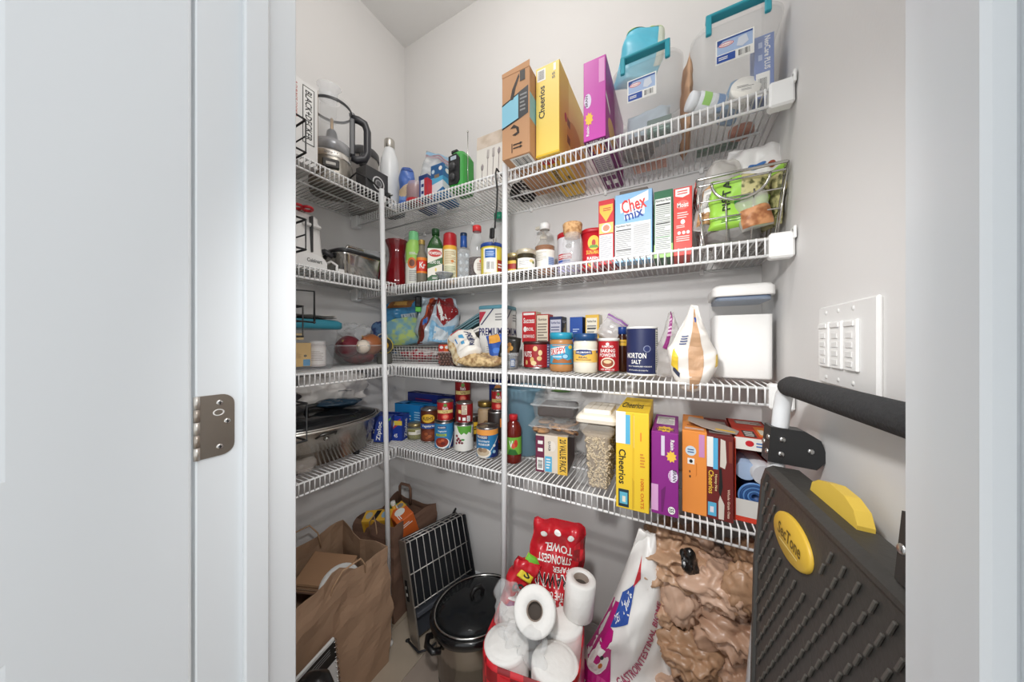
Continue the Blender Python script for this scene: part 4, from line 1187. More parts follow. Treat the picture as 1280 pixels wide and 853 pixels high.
t = sachet('snack_cracker_bag', 'white printed snack bag lying on its side before the cracker tin', 'bag', (-0.690, 0.925, Z3 + 0.030), (0.125, 0.135, 0.06), mat('e8e3da', 0.4, 0, 1, 0.06, 20, 0.3, 35), [
    ('t', 'PREMIUM', 0.82, 0.5, 0.16, 0.62, hexm('26305a'), -1), ('l', 0.530, 0.300, 0.670, 0.800, 2, hexm('4a9ac4')), ('l', 0.38, 0.42, 0.44, 0.78, 1, hexm('3f86c4')), ('p', [(0, 0.02), (0.3, 0.02), (0.3, 0.6), (0.15, 0.9), (0, 0.7)], speckle('b58a55', 'ead9b4', 40, 0.4, 0.6)), ('l', 0.3, 0.86, 0.7, 0.95, 2, RC)], rot=(-0.62, -0.55, 0.42), seed=31, amp=0.014, rb=(0.2, 0.7), rt=(0.2, 0.6))
t = sachet('nut_pouch', 'clear pouch of pale nuts lying under the white snack bag', 'bag', (-0.64, 0.905, Z3 + 0.018), (0.19, 0.085, 0.034), speckle('8d6a42', 'd9bd8c', 70, 0.35, 0.6, 0.5), None, rot=(-1.25, 0, 0.28), seed=33, amp=0.008, rb=(0.4, 0.5), rt=(0.4, 0.5))
t = sachet('blue_pouch', 'small blue pouch with an orange top beside the pole', 'bag', (-0.60, 0.985, Z3 + 0.03), (0.06, 0.095, 0.025), hexm('2c55a8', 0.3), [('p', [(0.1, 0.7), (0.9, 0.7), (0.8, 1), (0.2, 1)], hexm('e0a040')), ('e', 0.5, 0.4, 0.24, 0.12, hexm('3c74cc'))], rot=(0.1, -0.15, 0.4), seed=37)
jar('nut_jar', 'small clear plastic tub right of the front pole', (-0.528, 0.945, Z3), [(0, 0), (0.026, 0), (0.029, 0.003), (0.031, 0.044), (0.031, 0.048)], clear('e9ecee', 0.3, 0.08), [(0, 0.058), (0.031, 0.058), (0.033, 0.056), (0.033, 0.047), (0.031, 0.047)], clear('e9ecee', 0.45, 0.1), [('r', 0.55, 0.1, 0.78, 0.9, hexm('5a6f96')), ('l', 0.57, 0.2, 0.76, 0.8, 4, PRINT_W)], (0.0292, 0.006, 0.042, 0.0308), contents=([(0, 0.003), (0.0275, 0.003), (0.029, 0.028), (0, 0.028)], mat('8a8d90', 0.5, 0, 1, 0.3, 90)), cat='tub')
t = sachet('black_pouch', 'black pouch with orange pasta print behind the small clear tub', 'bag', (-0.566, 0.985, Z3 + 0.004), (0.075, 0.115, 0.03), hexm('26241f', 0.3), [('e', 0.4, 0.5, 0.14, 0.1, hexm('c98a3c')), ('e', 0.55, 0.62, 0.12, 0.08, hexm('d9a04a')), ('e', 0.45, 0.72, 0.1, 0.07, hexm('b87830'))], rot=(-0.05, 0.2, 0.5), seed=39)

# folded cloths on the stack
for k, (lb, cc, x, y, z, sz, ry) in enumerate((('teal grey folded cloth, uppermost beside the cracker tin', '6f8f97', -0.775, 1.055, 0.165, (0.16, 0.10, 0.016), -0.52), ('lower teal grey folded cloth on the white napkins', '5f8088', -0.785, 1.055, 0.136, (0.16, 0.10, 0.018), -0.52), ('white folded napkin stack under the teal cloths', 'dcd8d2', -0.765, 1.04, 0.108, (0.15, 0.10, 0.02), -0.50))):
    t = thing('folded_cloth', lb, 'cloth', (x, y, Z3 + z), 0.15, 'folded cloths', (0, ry, 0.15))
    for j in range(2):
        h_ = sz[2] / 2
        MB().loft([rr(sz[0], sz[1], 0.02, j * h_ + 0.001), rr(sz[0] + 0.004, sz[1] + 0.004, 0.02, j * h_ + h_ / 2), rr(sz[0], sz[1], 0.02, j * h_ + h_ - 0.001)], 0, True).build('cloth_layer', mat(cc, 0.9, 0, 1, 0.1, 30, 0.6, 90), t, (0.003 * j, 0, 0))
carton('napkin_pack', 'white paper carton carrying the folded cloths', 'carton', (0.12, 0.09, 0.085), (-0.765, 1.070, Z3), hexm('d9d4cc'), {'front': [('r', 0.1, 0.1, 0.9, 0.5, hexm('7a8a94'))]}, rz=0.1)

# white wire basket with chips
t = thing('wire_basket', 'white wire mesh basket of chip bags on the third shelf', 'basket', (-1.045, 1.035, Z3 + 0.001), 0.30)
BW, BD, BH = 0.285, 0.135, 0.078
g = MB()
BC = hexm('dcdad6', 0.4)
for k in range(7):
    z = 0.003 + k * BH / 6.5
    f = 0.9 + 0.1 * k / 6
    g.tube(rr(BW * f, BD * f, 0.02, z, 3), 0.0013, 5, closed=True)
for i in range(19):
    x = -BW / 2 + BW * (i + 0.5) / 19
    for s_ in (-1, 1):
        g.tube([(x * 0.9, s_ * BD / 2 * 0.9, 0.003), (x, s_ * BD / 2, BH)], 0.0011, 4)
    g.tube([(x * 0.9, -BD / 2 * 0.9, 0.003), (x * 0.9, BD / 2 * 0.9, 0.003)], 0.0011, 4)
for i in range(8):
    y = -BD / 2 + BD * (i + 0.5) / 8
    for s_ in (-1, 1):
        g.tube([(s_ * BW / 2 * 0.9, y * 0.9, 0.003), (s_ * BW / 2, y, BH)], 0.0011, 4)
o = g.build('wire_mesh', BC, t, fix=False)
o['kind'] = 'stuff'
MB().tube(rr(BW + 0.002, BD + 0.002, 0.02, BH, 4), 0.003, 6, closed=True).build('rim', mat('8b8884', 0.35, 0.5), t)
wad('wrapped_sweets', (0.118, 0.048, 0.028), 44, speckle('b8283a', 'd9c9c4', 34, 0.45, 0.55, 0.4), t, 0.25, 3, loc=(0.0, 0, 0.040))

BLUEB = crinkle('4d94c4', 0.25, 1.0, 18.0, 0.6)
sachet('chip_bag', 'light blue chip bag lying across the top of the basket', 'bag', (-1.262, 1.012, Z3 + 0.232), (0.115, 0.285, 0.075), BLUEB, [
    ('p', [(0.0, 0.15), (0.30, 0.1), (0.34, 0.55), (0.0, 0.62)], hexm('a06a3a')), ('p', [(0.03, 0.2), (0.2, 0.22), (0.24, 0.5), (0.05, 0.45)], hexm('d9ab5c')), ('p', [(0.02, 0.66), (0.34, 0.66), (0.34, 0.86), (0.02, 0.86)], hexm('7a1f2a')), ('t', 'SK', 0.18, 0.76, 0.2, 0.16, PRINT_W, 1), ('r', 0.6, 0.35, 0.9, 0.66, hexm('c9d4dc')), ('l', 0.63, 0.37, 0.88, 0.64, 6, hexm('7a92a4')), ('p', [(0.45, 0.7), (0.85, 0.72), (0.8, 0.95), (0.5, 0.92)], hexm('7db4da'))], rot=(-0.1, 1.50, 0.22), seed=51, amp=0.014, rb=(0.2, 0.55), rt=(0.2, 0.6))
sachet('chip_bag', 'red and silver chip bag folded over and held by a black clip', 'bag', (-0.945, 1.030, Z3 + 0.080), (0.185, 0.215, 0.085), crinkle('b9c7d2', 0.28, 1.0, 18.0, 0.6), [
    ('p', [(0, 0), (0.14, 0), (0.52, 0.95), (0.3, 0.98)], hexm('6d2419')), ('p', [(0.16, 0.45), (0.34, 0.85), (0.44, 0.98), (0.3, 0.98)], hexm('b5502c')), ('p', [(0.5, 0.62), (0.66, 0.42), (0.98, 0.62), (0.92, 0.98), (0.52, 0.98)], hexm('8c1c20')), ('p', [(0.52, 0.82), (0.6, 0.5), (0.68, 0.55), (0.58, 0.9)], PRINT_W), ('t', 'SK', 0.72, 0.55, 0.14, 0.12, PRINT_W, 0.9), ('p', [(0.3, 0.05), (0.96, 0.05), (0.94, 0.4), (0.6, 0.38), (0.4, 0.5)], hexm('7fb0d0')), ('p', [(0.42, 0.1), (0.8, 0.1), (0.78, 0.3), (0.48, 0.36)], hexm('ccd5da')), ('p', [(0.2, 0.38), (0.28, 0.44), (0.3, 0.6), (0.2, 0.52)], hexm('2b5fa8'))], rz=0.62, seed=53, amp=0.020, top=0.2, rt=(0.25, 0.75), rb=(0.15, 0.8), wob=0.09)
t = thing('bag_clip', 'black and green clip pinching the red chip bag', 'clip', (-1.0, 0.968, Z3 + 0.248), 0.62)
MB().cbox(-0.014, -0.008, 0.0, 0.014, 0.008, 0.05, 0.006).build('jaw', BLACK, t, rot=(0.1, 0.05, 0))
MB().cbox(-0.012, -0.0085, -0.02, 0.012, 0.0075, 0.001, 0.003).build('pad', hexm('5fbf4a', 0.5), t)
# oven mitts
MITT = speckle('a9bd6e', '6f9dae', 30, 0.4, 0.6, 0.9)
t = thing('oven_mitt', 'green and blue floral oven mitt leaning in the basket', 'oven mitt', (-1.090, 0.985, Z3 + 0.080), 0.70, None, (0.12, -0.2, 0.62))
mb, mp = pillow(0.19, 0.128, 0.04, 61, 0.004, top=0.5, bot=0.25, pw=2.0, rt=(0.6, 0.3))
mb.build('quilted_shell', MITT, t)
sprint('binding', t, 0.15, 0.118, [('p', [(0.0, 0.42), (0.06, 0.5), (0.12, 0.0), (0.05, 0.0)], hexm('3f74b0')), ('p', [(0.08, 0.5), (0.12, 0.55), (0.2, 0.0), (0.13, 0.0)], CREAM)], mp)
t = thing('oven_mitt', 'navy patterned mitt with a pale trim at the basket corner', 'oven mitt', (-1.215, 0.975, Z3 + 0.03), 0.75, None, (0.0, -0.2, 0.8))
mb, mp = pillow(0.10, 0.165, 0.04, 63, 0.006, top=0.4, bot=0.3, pw=2.0, rt=(0.5, 0.3))
mb.build('quilted_shell', speckle('2c3a66', '5a7aa0', 40, 0.45, 0.6, 0.9), t)
MB().tube([(0.028 * math.cos(k * PI / 8), -0.03, 0.06 + 0.045 * math.sin(k * PI / 8)) for k in range(16)], 0.003, 6, closed=True).build('trim_loop', hexm('d8d6cc', 0.7), t)

# ------------------------------------------------------------------ second back shelf: bottles, jars, cartons
RGL = mat('8d1a22', 0.08, 0, 0.78)
t = thing('glass_vase', 'dark red fluted glass vase at the pole end of the second shelf', 'vase', (-1.092, 0.932, Z2), 0)
prof = [(0.0, 0.0), (0.040, 0.0), (0.043, 0.004), (0.046, 0.04), (0.042, 0.08), (0.033, 0.125), (0.031, 0.15), (0.036, 0.18), (0.046, 0.205), (0.049, 0.212), (0.047, 0.213), (0.034, 0.18), (0.029, 0.15), (0.031, 0.125), (0.039, 0.08), (0.042, 0.01), (0, 0.008)]
seg = 48
MB().loft([[Vector((r * (1 + (0.025 if i % 4 < 2 else -0.02)) * math.cos(2 * PI * i / seg), r * (1 + (0.025 if i % 4 < 2 else -0.02)) * math.sin(2 * PI * i / seg), z)) for i in range(seg)] if r > 0 else [Vector((0, 0, z))] for r, z in prof], 0, True, caps=False).build('vase_body', RGL, t)
jar('spray_bottle', 'lime green spray can with a pale green cap', (-0.982, 0.925, Z2), [(0, 0), (0.030, 0), (0.033, 0.004), (0.033, 0.155), (0.030, 0.180), (0.022, 0.193), (0.021, 0.198)], hexm('a5d66a', 0.35), [(0, 0.234), (0.016, 0.234), (0.0195, 0.230), (0.0215, 0.198), (0.0215, 0.192)], hexm('86d896', 0.35),
    [('r', 0, 0, 1, 0.62, hexm('e6e6dc')), ('r', 0, 0.62, 1, 0.7, hexm('c5dca0')), ('e', 0.42, 0.62, 0.2, 0.16, hexm('e2783a')), ('e', 0.42, 0.62, 0.12, 0.1, hexm('7a4a3a')), ('l', 0.3, 0.1, 0.7, 0.42, 8, GREYT), ('l', 0.300, 0.860, 0.700, 0.940, 2, PRINT_W)], (0.0331, 0.005, 0.15), cat='bottle', half=2.8, lidname='cap')
jar('seasoning_bottle', 'small bottle with a red and orange label beside the green spray can', (-0.915, 0.905, Z2), [(0, 0), (0.019, 0), (0.021, 0.003), (0.021, 0.115), (0.012, 0.14), (0.011, 0.165)], mat('8f8878', 0.12, 0, 0.75), [(0, 0.182), (0.012, 0.182), (0.013, 0.18), (0.013, 0.163)], mat('b79a55', 0.35, 0.5),
    [('r', 0, 0, 1, 1, hexm('d8392a')), ('r', 0, 0.82, 1, 1, ORG), ('t', 'Kr', 0.55, 0.5, 0.4, 0.4, PRINT_W), ('r', 0, 0, 1, 0.12, ORG)], (0.0211, 0.045, 0.108), cat='bottle', half=2.8, lidname='cap')
t = thing('garlic_braid', 'pale mauve garlic bulbs heaped behind the bottles', 'garlic', (-0.945, 1.045, Z2), 0)
MB().loft([rr(0.07, 0.06, 0.01, 0), rr(0.08, 0.07, 0.01, 0.15)], 0, True).build('paper_tub', hexm('9a928c', 0.6), t)
for k, (x, y, z) in enumerate(((-0.02, 0, 0.165), (0.02, -0.01, 0.165), (0.0, 0.015, 0.185), (-0.03, 0.01, 0.19), (0.03, 0.012, 0.185))):
    MB().lathe([(0, -0.02), (0.013, -0.015), (0.018, 0), (0.013, 0.014), (0.004, 0.024), (0, 0.026)], 14).build('bulb', mat('c9a9bd', 0.6, 0, 1, 0.15, 40), t, (x, y, z), (0.3 * k, 0.2, 0))
# olive oil
t = thing('oil_bottle', 'green glass olive oil bottle with a red and white label', 'bottle', (-0.868, 0.935, Z2), face(-0.868, 0.935) - 0.1)
OG = mat('2c5a2a', 0.08, 0, 0.92)
MB().loft([rr(0.062, 0.05, 0.014, 0), rr(0.066, 0.054, 0.016, 0.004), rr(0.066, 0.054, 0.016, 0.150), rr(0.05, 0.042, 0.016, 0.175), rr(0.026, 0.026, 0.0129, 0.196), rr(0.026, 0.026, 0.0129, 0.205)], 0, True).build('bottle_body', OG, t)
MB().lathe(ridged(0.0155, 0.203, 0.228), 20).build('cap', hexm('1f4a26', 0.4), t)
a_, b_, mp = box_map('front', 0.062, 0.0545, 0.150)
prints('label_print', t, a_, b_, [('r', 0.04, 0.08, 0.96, 0.95, hexm('ece8dc')), ('p', [(0.04, 0.55), (0.96, 0.72), (0.96, 0.55), (0.04, 0.4)], hexm('3a6a3a')), ('e', 0.5, 0.82, 0.42, 0.1, hexm('c8342f')), ('t', 'POMPEIAN', 0.5, 0.82, 0.7, 0.08, PRINT_W), ('t', 'OLIVE OIL', 0.5, 0.58, 0.7, 0.08, PRINT_W), ('p', [(0.04, 0.16), (0.3, 0.24), (0.7, 0.24), (0.96, 0.16), (0.96, 0.08), (0.04, 0.08)], hexm('2f5f35')), ('l', 0.330, 0.130, 0.670, 0.190, 2, PRINT_W), ('e', 0.55, 0.38, 0.06, 0.05, hexm('e6cf6a'))], mp)
jar('cooking_spray', 'yellow cooking spray can with a tall red cap', (-0.790, 0.932, Z2), [(0, 0), (0.026, 0), (0.028, 0.003), (0.028, 0.140), (0.0255, 0.150)], hexm('e9ae3c', 0.35), [(0, 0.196), (0.02, 0.196), (0.0255, 0.190), (0.0272, 0.150), (0.0272, 0.142)], hexm('b3222a', 0.3),
    [('r', 0.12, 0.05, 0.86, 0.92, hexm('e9e3c2')), ('l', 0.2, 0.5, 0.8, 0.88, 9, hexm('b9986a')), ('l', 0.2, 0.1, 0.8, 0.45, 8, hexm('9aa27a')), ('e', 0.62, 0.58, 0.08, 0.04, hexm('d8894a')), ('r', 0.0, 0.05, 0.1, 0.5, NAVY)], (0.0281, 0.003, 0.138), cat='spray can', half=2.6, lidname='cap')
t = thing('crystal_dish', 'small faceted glass dish at the shelf edge below the spray can', 'dish', (-0.775, 0.882, Z2), 0)
MB().lathe([(0, 0.002), (0.016, 0.002), (0.02, 0.004), (0.03, 0.022), (0.034, 0.027), (0.031, 0.027), (0.018, 0.006), (0, 0.005)], 12, smooth=False).build('dish_body', mat('9a9fa4', 0.08, 0.3, 0.6), t)
MB().tube([(0.033 * math.cos(k * PI / 12), 0.033 * math.sin(k * PI / 12), 0.027) for k in range(24)], 0.0016, 5, closed=True).build('rim', mat('c4c8cc', 0.1, 0.3), t)
t = thing('crystal_bottle', 'dimpled clear glass bottle with a long blue neck wrap', 'bottle', (-0.729, 0.940, Z2), face(-0.722, 0.94))
MB().loft([rr(0.046, 0.046, 0.008, 0), rr(0.048, 0.048, 0.008, 0.003), rr(0.048, 0.048, 0.008, 0.118), rr(0.024, 0.024, 0.0119, 0.130), rr(0.02, 0.02, 0.0099, 0.136)], 0, False).build('bottle_body', clear('dfe4e6', 0.42, 0.03), t)
for i in range(2):
    for j in range(4):
        MB().lathe([(0.009, 0), (0.0085, -0.0012), (0.005, -0.003), (0, -0.0035)], 12, mx=Matrix.Translation((-0.0115 + i * 0.023, -0.0246, 0.018 + j * 0.027)) @ Matrix.Rotation(PI / 2, 4, 'X')).build('dimple', mat('b6bcc0', 0.1, 0.2, 0.8), t)
MB().lathe([(0, 0.186), (0.0115, 0.186), (0.0125, 0.184), (0.0135, 0.136), (0.0115, 0.134)], 18).build('neck_wrap', hexm('1f4f9a', 0.35), t)
MB().lathe([(0, 0.190), (0.0125, 0.190), (0.0132, 0.188), (0.0132, 0.178), (0.0125, 0.177)], 18).build('cap', hexm('18304f', 0.35), t)
jar('syrup_bottle', 'clear ribbed bottle with a red cap and dark syrup', (-0.665, 0.938, Z2), [(0, 0), (0.029, 0), (0.032, 0.004), (0.032, 0.085), (0.028, 0.13), (0.022, 0.155), (0.0145, 0.180), (0.0145, 0.186)], clear('dde0e0', 0.28, 0.05), ridged(0.0165, 0.183, 0.205), hexm('d8393a', 0.35),
    [('e', 0.62, 0.5, 0.3, 0.48, hexm('3a2420')), ('e', 0.62, 0.5, 0.26, 0.44, hexm('d5d2cc')), ('l', 0.5, 0.3, 0.74, 0.7, 6, hexm('8a6a5a')), ('e', 0.66, 0.78, 0.06, 0.08, hexm('d86a4a'))], (0.0325, 0.008, 0.082), contents=([(0, 0.003), (0.0305, 0.004), (0.0305, 0.082), (0, 0.082)], mat('38140e', 0.2)), cat='bottle', half=2.8)
can('cream_tin', 'yellow and white tin with a blue plastic lid by the front pole', (-0.590, 0.925, Z2), 0.040, 0.114, [('r', 0.2, 0.04, 0.66, 0.9, hexm('e9e6d8')), ('r', 0.26, 0.56, 0.62, 0.86, hexm('2f62a5')), ('l', 0.3, 0.62, 0.58, 0.8, 3, hexm('a9c0e0')), ('b', 0.3, 0.12, 0.6, 0.46), ('r', 0.68, 0.1, 0.98, 0.5, hexm('a53a2c')), ('l', 0.710, 0.200, 0.950, 0.400, 2, PRINT_W)], hexm('d9c548', 0.4), half=2.7)
MB().lathe([(0, 0.118), (0.039, 0.118), (0.0415, 0.116), (0.0415, 0.104), (0.041, 0.104)], 30).build('plastic_lid', hexm('24458f', 0.35), bpy.data.objects['cream_tin'])
jar('water_jug', 'clear bottle with a green cap standing behind the blue lidded tin', (-0.640, 1.060, Z2), [(0, 0), (0.04, 0), (0.044, 0.005), (0.044, 0.19), (0.036, 0.235), (0.02, 0.262), (0.019, 0.27)], clear('e4e6e4', 0.3, 0.05), ridged(0.0215, 0.265, 0.292), hexm('1f8f6c', 0.4), cat='bottle')
jar('relish_jar', 'small jar with a yellow and red label behind the front pole', (-0.518, 0.962, Z2), [(0, 0), (0.028, 0), (0.031, 0.003), (0.031, 0.062), (0.027, 0.07)], mat('4a3a26', 0.12, 0, 0.9), ridged(0.029, 0.068, 0.084), mat('c9b98a', 0.3, 0.7), [('r', 0, 0, 1, 1, hexm('e6c04a')), ('r', 0, 0.3, 1, 0.75, hexm('a8342a'))], (0.0312, 0.012, 0.055))
jar('caper_jar', 'squat glass jar with a cream lid and white floral label', (-0.455, 0.930, Z2), [(0, 0), (0.031, 0), (0.035, 0.004), (0.035, 0.052), (0.031, 0.062), (0.031, 0.066)], mat('3c3626', 0.1, 0, 0.8), ridged(0.0335, 0.064, 0.080), mat('cfc6b0', 0.35, 0.4),
    [('r', 0.12, 0.02, 0.92, 0.98, hexm('efece4')), ('l', 0.2, 0.35, 0.6, 0.8, 4, hexm('9a9aa0')), ('e', 0.72, 0.72, 0.1, 0.14, hexm('d8c48a')), ('e', 0.8, 0.6, 0.05, 0.12, hexm('6a7a3a')), ('r', 0.12, 0.02, 0.92, 0.12, hexm('c9b98a'))], (0.0352, 0.010, 0.048))
jar('vinegar_bottle', 'amber liquid in a clear round bottle with a white cap', (-0.412, 0.992, Z2), [(0, 0), (0.033, 0), (0.036, 0.004), (0.036, 0.115), (0.028, 0.145), (0.016, 0.158), (0.016, 0.165)], clear('e6e2da', 0.2, 0.04), ridged(0.018, 0.163, 0.185), hexm('f0efec', 0.35),
    [('r', 0.08, 0, 0.92, 1, hexm('ece8de')), ('r', 0.62, 0.15, 0.88, 0.6, hexm('9fb2d2')), ('l', 0.64, 0.2, 0.86, 0.55, 5, hexm('5a6f9a')), ('l', 0.2, 0.4, 0.55, 0.9, 6, hexm('b5b0a6'))], (0.0362, 0.022, 0.085), contents=([(0, 0.003), (0.0345, 0.004), (0.0345, 0.102), (0, 0.102)], mat('9a5a1e', 0.2)), cat='bottle', half=2.8)
t = thing('soap_pump', 'cream pump dispenser bottle at the wall behind the amber bottle', 'pump bottle', (-0.452, 1.075, Z2), -0.3)
MB().lathe([(0, 0), (0.028, 0), (0.031, 0.004), (0.031, 0.13), (0.012, 0.158), (0.012, 0.165)], 24).build('bottle_body', mat('c9c6bf', 0.2, 0, 0.7), t)
MB().lathe([(0.0135, 0.160), (0.0135, 0.175), (0.005, 0.178), (0.005, 0.205), (0, 0.205)], 16).build('pump_collar', hexm('e6decb', 0.4), t)
MB().cbox(-0.038, -0.008, 0.204, 0.012, 0.008, 0.216, 0.004).build('pump_head', hexm('ebe4d4', 0.4), t)
jar('coffee_canister', 'white canister with a red lid behind the corked jar', (-0.334, 1.020, Z2), [(0, 0), (0.036, 0), (0.0385, 0.003), (0.0385, 0.128)], hexm('d9d6da', 0.4), ridged(0.0395, 0.124, 0.142), hexm('b8232b', 0.35), [('r', 0.1, 0.38, 0.6, 0.54, hexm('b8232b')), ('l', 0.140, 0.410, 0.560, 0.510, 2, PRINT_W), ('r', 0.1, 0.3, 0.55, 0.36, hexm('2a50a0')), ('p', [(0.0, 0), (1, 0), (1, 0.3), (0, 0.3)], hexm('b4b0d2')), ('e', 0.5, 0.74, 0.1, 0.07, hexm('6a5a52'))], (0.0387, 0.004, 0.122), cat='canister', half=2.6)
t = thing('corked_jar', 'clear glass jar with a wide cork stopper', 'jar', (-0.292, 0.930, Z2), 0)
MB().lathe([(0, 0), (0.029, 0), (0.032, 0.004), (0.032, 0.082), (0.027, 0.1), (0.026, 0.112), (0.0245, 0.112), (0.0255, 0.1), (0.0305, 0.082), (0.0305, 0.006), (0, 0.005)], 28).build('glass_body', clear('eceff0', 0.24, 0.02), t)
MB().lathe([(0, 0.098), (0.0235, 0.098), (0.0245, 0.108), (0.0285, 0.112), (0.0305, 0.138), (0.029, 0.141), (0, 0.141)], 24).build('cork', speckle('a5764a', 'd2a878', 90, 0.35, 0.6, 0.9), t)
t = thing('raisin_canister', 'red round raisin canister with a yellow sun emblem', 'canister', (-0.240, 0.990, Z2), face(-0.24, 0.99))
MB().loft([rr(0.075, 0.07, 0.03, 0), rr(0.078, 0.072, 0.03, 0.003), rr(0.078, 0.072, 0.03, 0.115)], 0, True).build('canister_body', hexm('c4202c', 0.4), t)
MB().loft([rr(0.081, 0.075, 0.031, 0.115), rr(0.081, 0.075, 0.031, 0.126), rr(0.075, 0.07, 0.03, 0.128)], 0, True).build('lid', hexm('b81d28', 0.4), t)
a_, b_, mp = box_map('front', 0.05, 0.0722, 0.115)
prints('panel_print', t, a_, b_, [('e', 0.5, 0.7, 0.36, 0.2, hexm('ecc23c')), ('e', 0.5, 0.7, 0.12, 0.09, hexm('b5382c')), ('p', [(0.2, 0.56), (0.8, 0.56), (0.7, 0.64), (0.3, 0.64)], hexm('5f9a3c')), ('t', 'SUN-MAID', 0.5, 0.44, 0.9, 0.11, hexm('ecc23c')), ('t', 'RAISINS', 0.5, 0.28, 0.8, 0.08, PRINT_W), ('e', 0.3, 0.12, 0.14, 0.07, hexm('c9b83c')), ('e', 0.65, 0.12, 0.16, 0.08, hexm('6a2440'))], mp)

carton('cocoa_box', 'narrow red cocoa box with a yellow badge left of the blue snack box', 'carton', (0.045, 0.09, 0.192), (-0.187, 0.968, Z2), hexm('c9333a', 0.45), {
    'front': [('p', [(0.08, 0.82), (0.5, 0.66), (0.92, 0.82), (0.92, 0.92), (0.08, 0.92)], hexm('edb84a')), ('l', 0.300, 0.820, 0.800, 0.880, 2, hexm('b8323a')), ('r', 0.05, 0.48, 0.95, 0.64, hexm('eec877')), ('e', 0.5, 0.56, 0.3, 0.07, PRINT_W), ('e', 0.5, 0.56, 0.22, 0.05, hexm('c98a70')), ('r', 0.06, 0.08, 0.92, 0.46, hexm('e2dfdf')), ('l', 0.1, 0.1, 0.88, 0.44, 16, hexm('a0a0a8'))]})
t = carton('party_mix_box', 'light blue and white snack mix box with its top flap open', 'carton', (0.099, 0.05, 0.197), (-0.112, 0.947, Z2), hexm('8cb9dd', 0.45), {
    'front': [('r', 0, 0.03, 0.96, 0.56, hexm('e3e3e2')), ('p', [(0.16, 0.72), (0.9, 0.84), (0.9, 0.98), (0.14, 0.86)], PRINT_W), ('p', [(0.26, 0.62), (0.8, 0.66), (0.8, 0.8), (0.26, 0.74)], PRINT_W), ('t', 'Chex', 0.51, 0.82, 0.66, 0.2, hexm('d8393a'), 0.16), ('t', 'mix', 0.52, 0.68, 0.5, 0.14, hexm('2a4a9a'), 0.16), ('t', 'Nutrition Facts', 0.24, 0.53, 0.4, 0.03, BLACK), ('r', 0.03, 0.46, 0.45, 0.475, BLACK), ('r', 0.03, 0.17, 0.45, 0.185, BLACK), ('l', 0.03, 0.06, 0.45, 0.45, 14, hexm('a0a0a0')), ('l', 0.5, 0.08, 0.93, 0.52, 22, hexm('b0b0b2'))],
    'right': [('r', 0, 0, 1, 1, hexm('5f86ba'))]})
MB().prism([(-0.0475, 0), (0.0475, 0.0), (0.035, 0.03), (-0.04, 0.032)], 'z', 0, 0.0008).build('open_flap', hexm('8a7f76', 0.8), t, (0, 0.024, 0.1975), (2.5, 0, 0))
MB().prism([(-0.0475, 0), (0.0475, 0.0), (0.04, -0.035), (-0.04, -0.03)], 'z', 0, 0.0008).build('open_flap', hexm('8a7f76', 0.8), t, (0, 0.022, 0.199), (0.25, -0.06, 0))
carton('stuffing_box', 'green carton with a full nutrition panel between blue and red boxes', 'carton', (0.046, 0.11, 0.184), (-0.0350, 0.978, Z2), hexm('2f6a48', 0.45), {
    'front': [('r', 0, 0, 1, 0.2, hexm('9fd07a')), ('r', 0.06, 0.08, 0.9, 0.88, hexm('dfe2dd')), ('t', 'Nutrition Facts', 0.48, 0.85, 0.78, 0.035, BLACK), ('l', 0.1, 0.12, 0.86, 0.8, 24, hexm('8f9490')), ('r', 0.1, 0.78, 0.86, 0.8, BLACK), ('r', 0.1, 0.5, 0.86, 0.515, BLACK), ('r', 0.1, 0.3, 0.86, 0.31, GRN)]})
carton('cracker_box', 'narrow coral red carton next to the chrome snack basket', 'carton', (0.043, 0.11, 0.181), (0.0112, 0.978, Z2), hexm('e0483f', 0.45), {
    'front': [('p', [(0.1, 0.98), (0.85, 0.98), (0.85, 0.88), (0.5, 0.85), (0.1, 0.88)], PRINT_W), ('l', 0.2, 0.89, 0.75, 0.96, 2, hexm('e0483f')), ('e', 0.5, 0.74, 0.34, 0.07, hexm('e8746a')), ('t', 'Moist', 0.5, 0.74, 0.6, 0.07, PRINT_W), ('l', 0.2, 0.54, 0.8, 0.64, 3, hexm('f4d6d0')), ('e', 0.5, 0.49, 0.12, 0.035, PRINT_W), ('l', 0.15, 0.4, 0.85, 0.45, 2, hexm('f4d6d0')), ('e', 0.3, 0.33, 0.09, 0.025, PRINT_W), ('e', 0.55, 0.33, 0.09, 0.025, PRINT_W), ('e', 0.78, 0.33, 0.09, 0.025, PRINT_W), ('l', 0.15, 0.2, 0.85, 0.29, 3, hexm('f4d6d0'))]})

# chrome snack basket
t = thing('chrome_basket', 'chrome wire basket of nut bags at the right end of the second shelf', 'basket', (0.126, 0.972, Z2 + 0.004), 0)
CW, CD, CH_ = 0.172, 0.205, 0.162


def bk(f):
    s_ = 0.80 + 0.20 * f
    return CW * s_, CD * (0.86 + 0.14 * f), CH_ * f


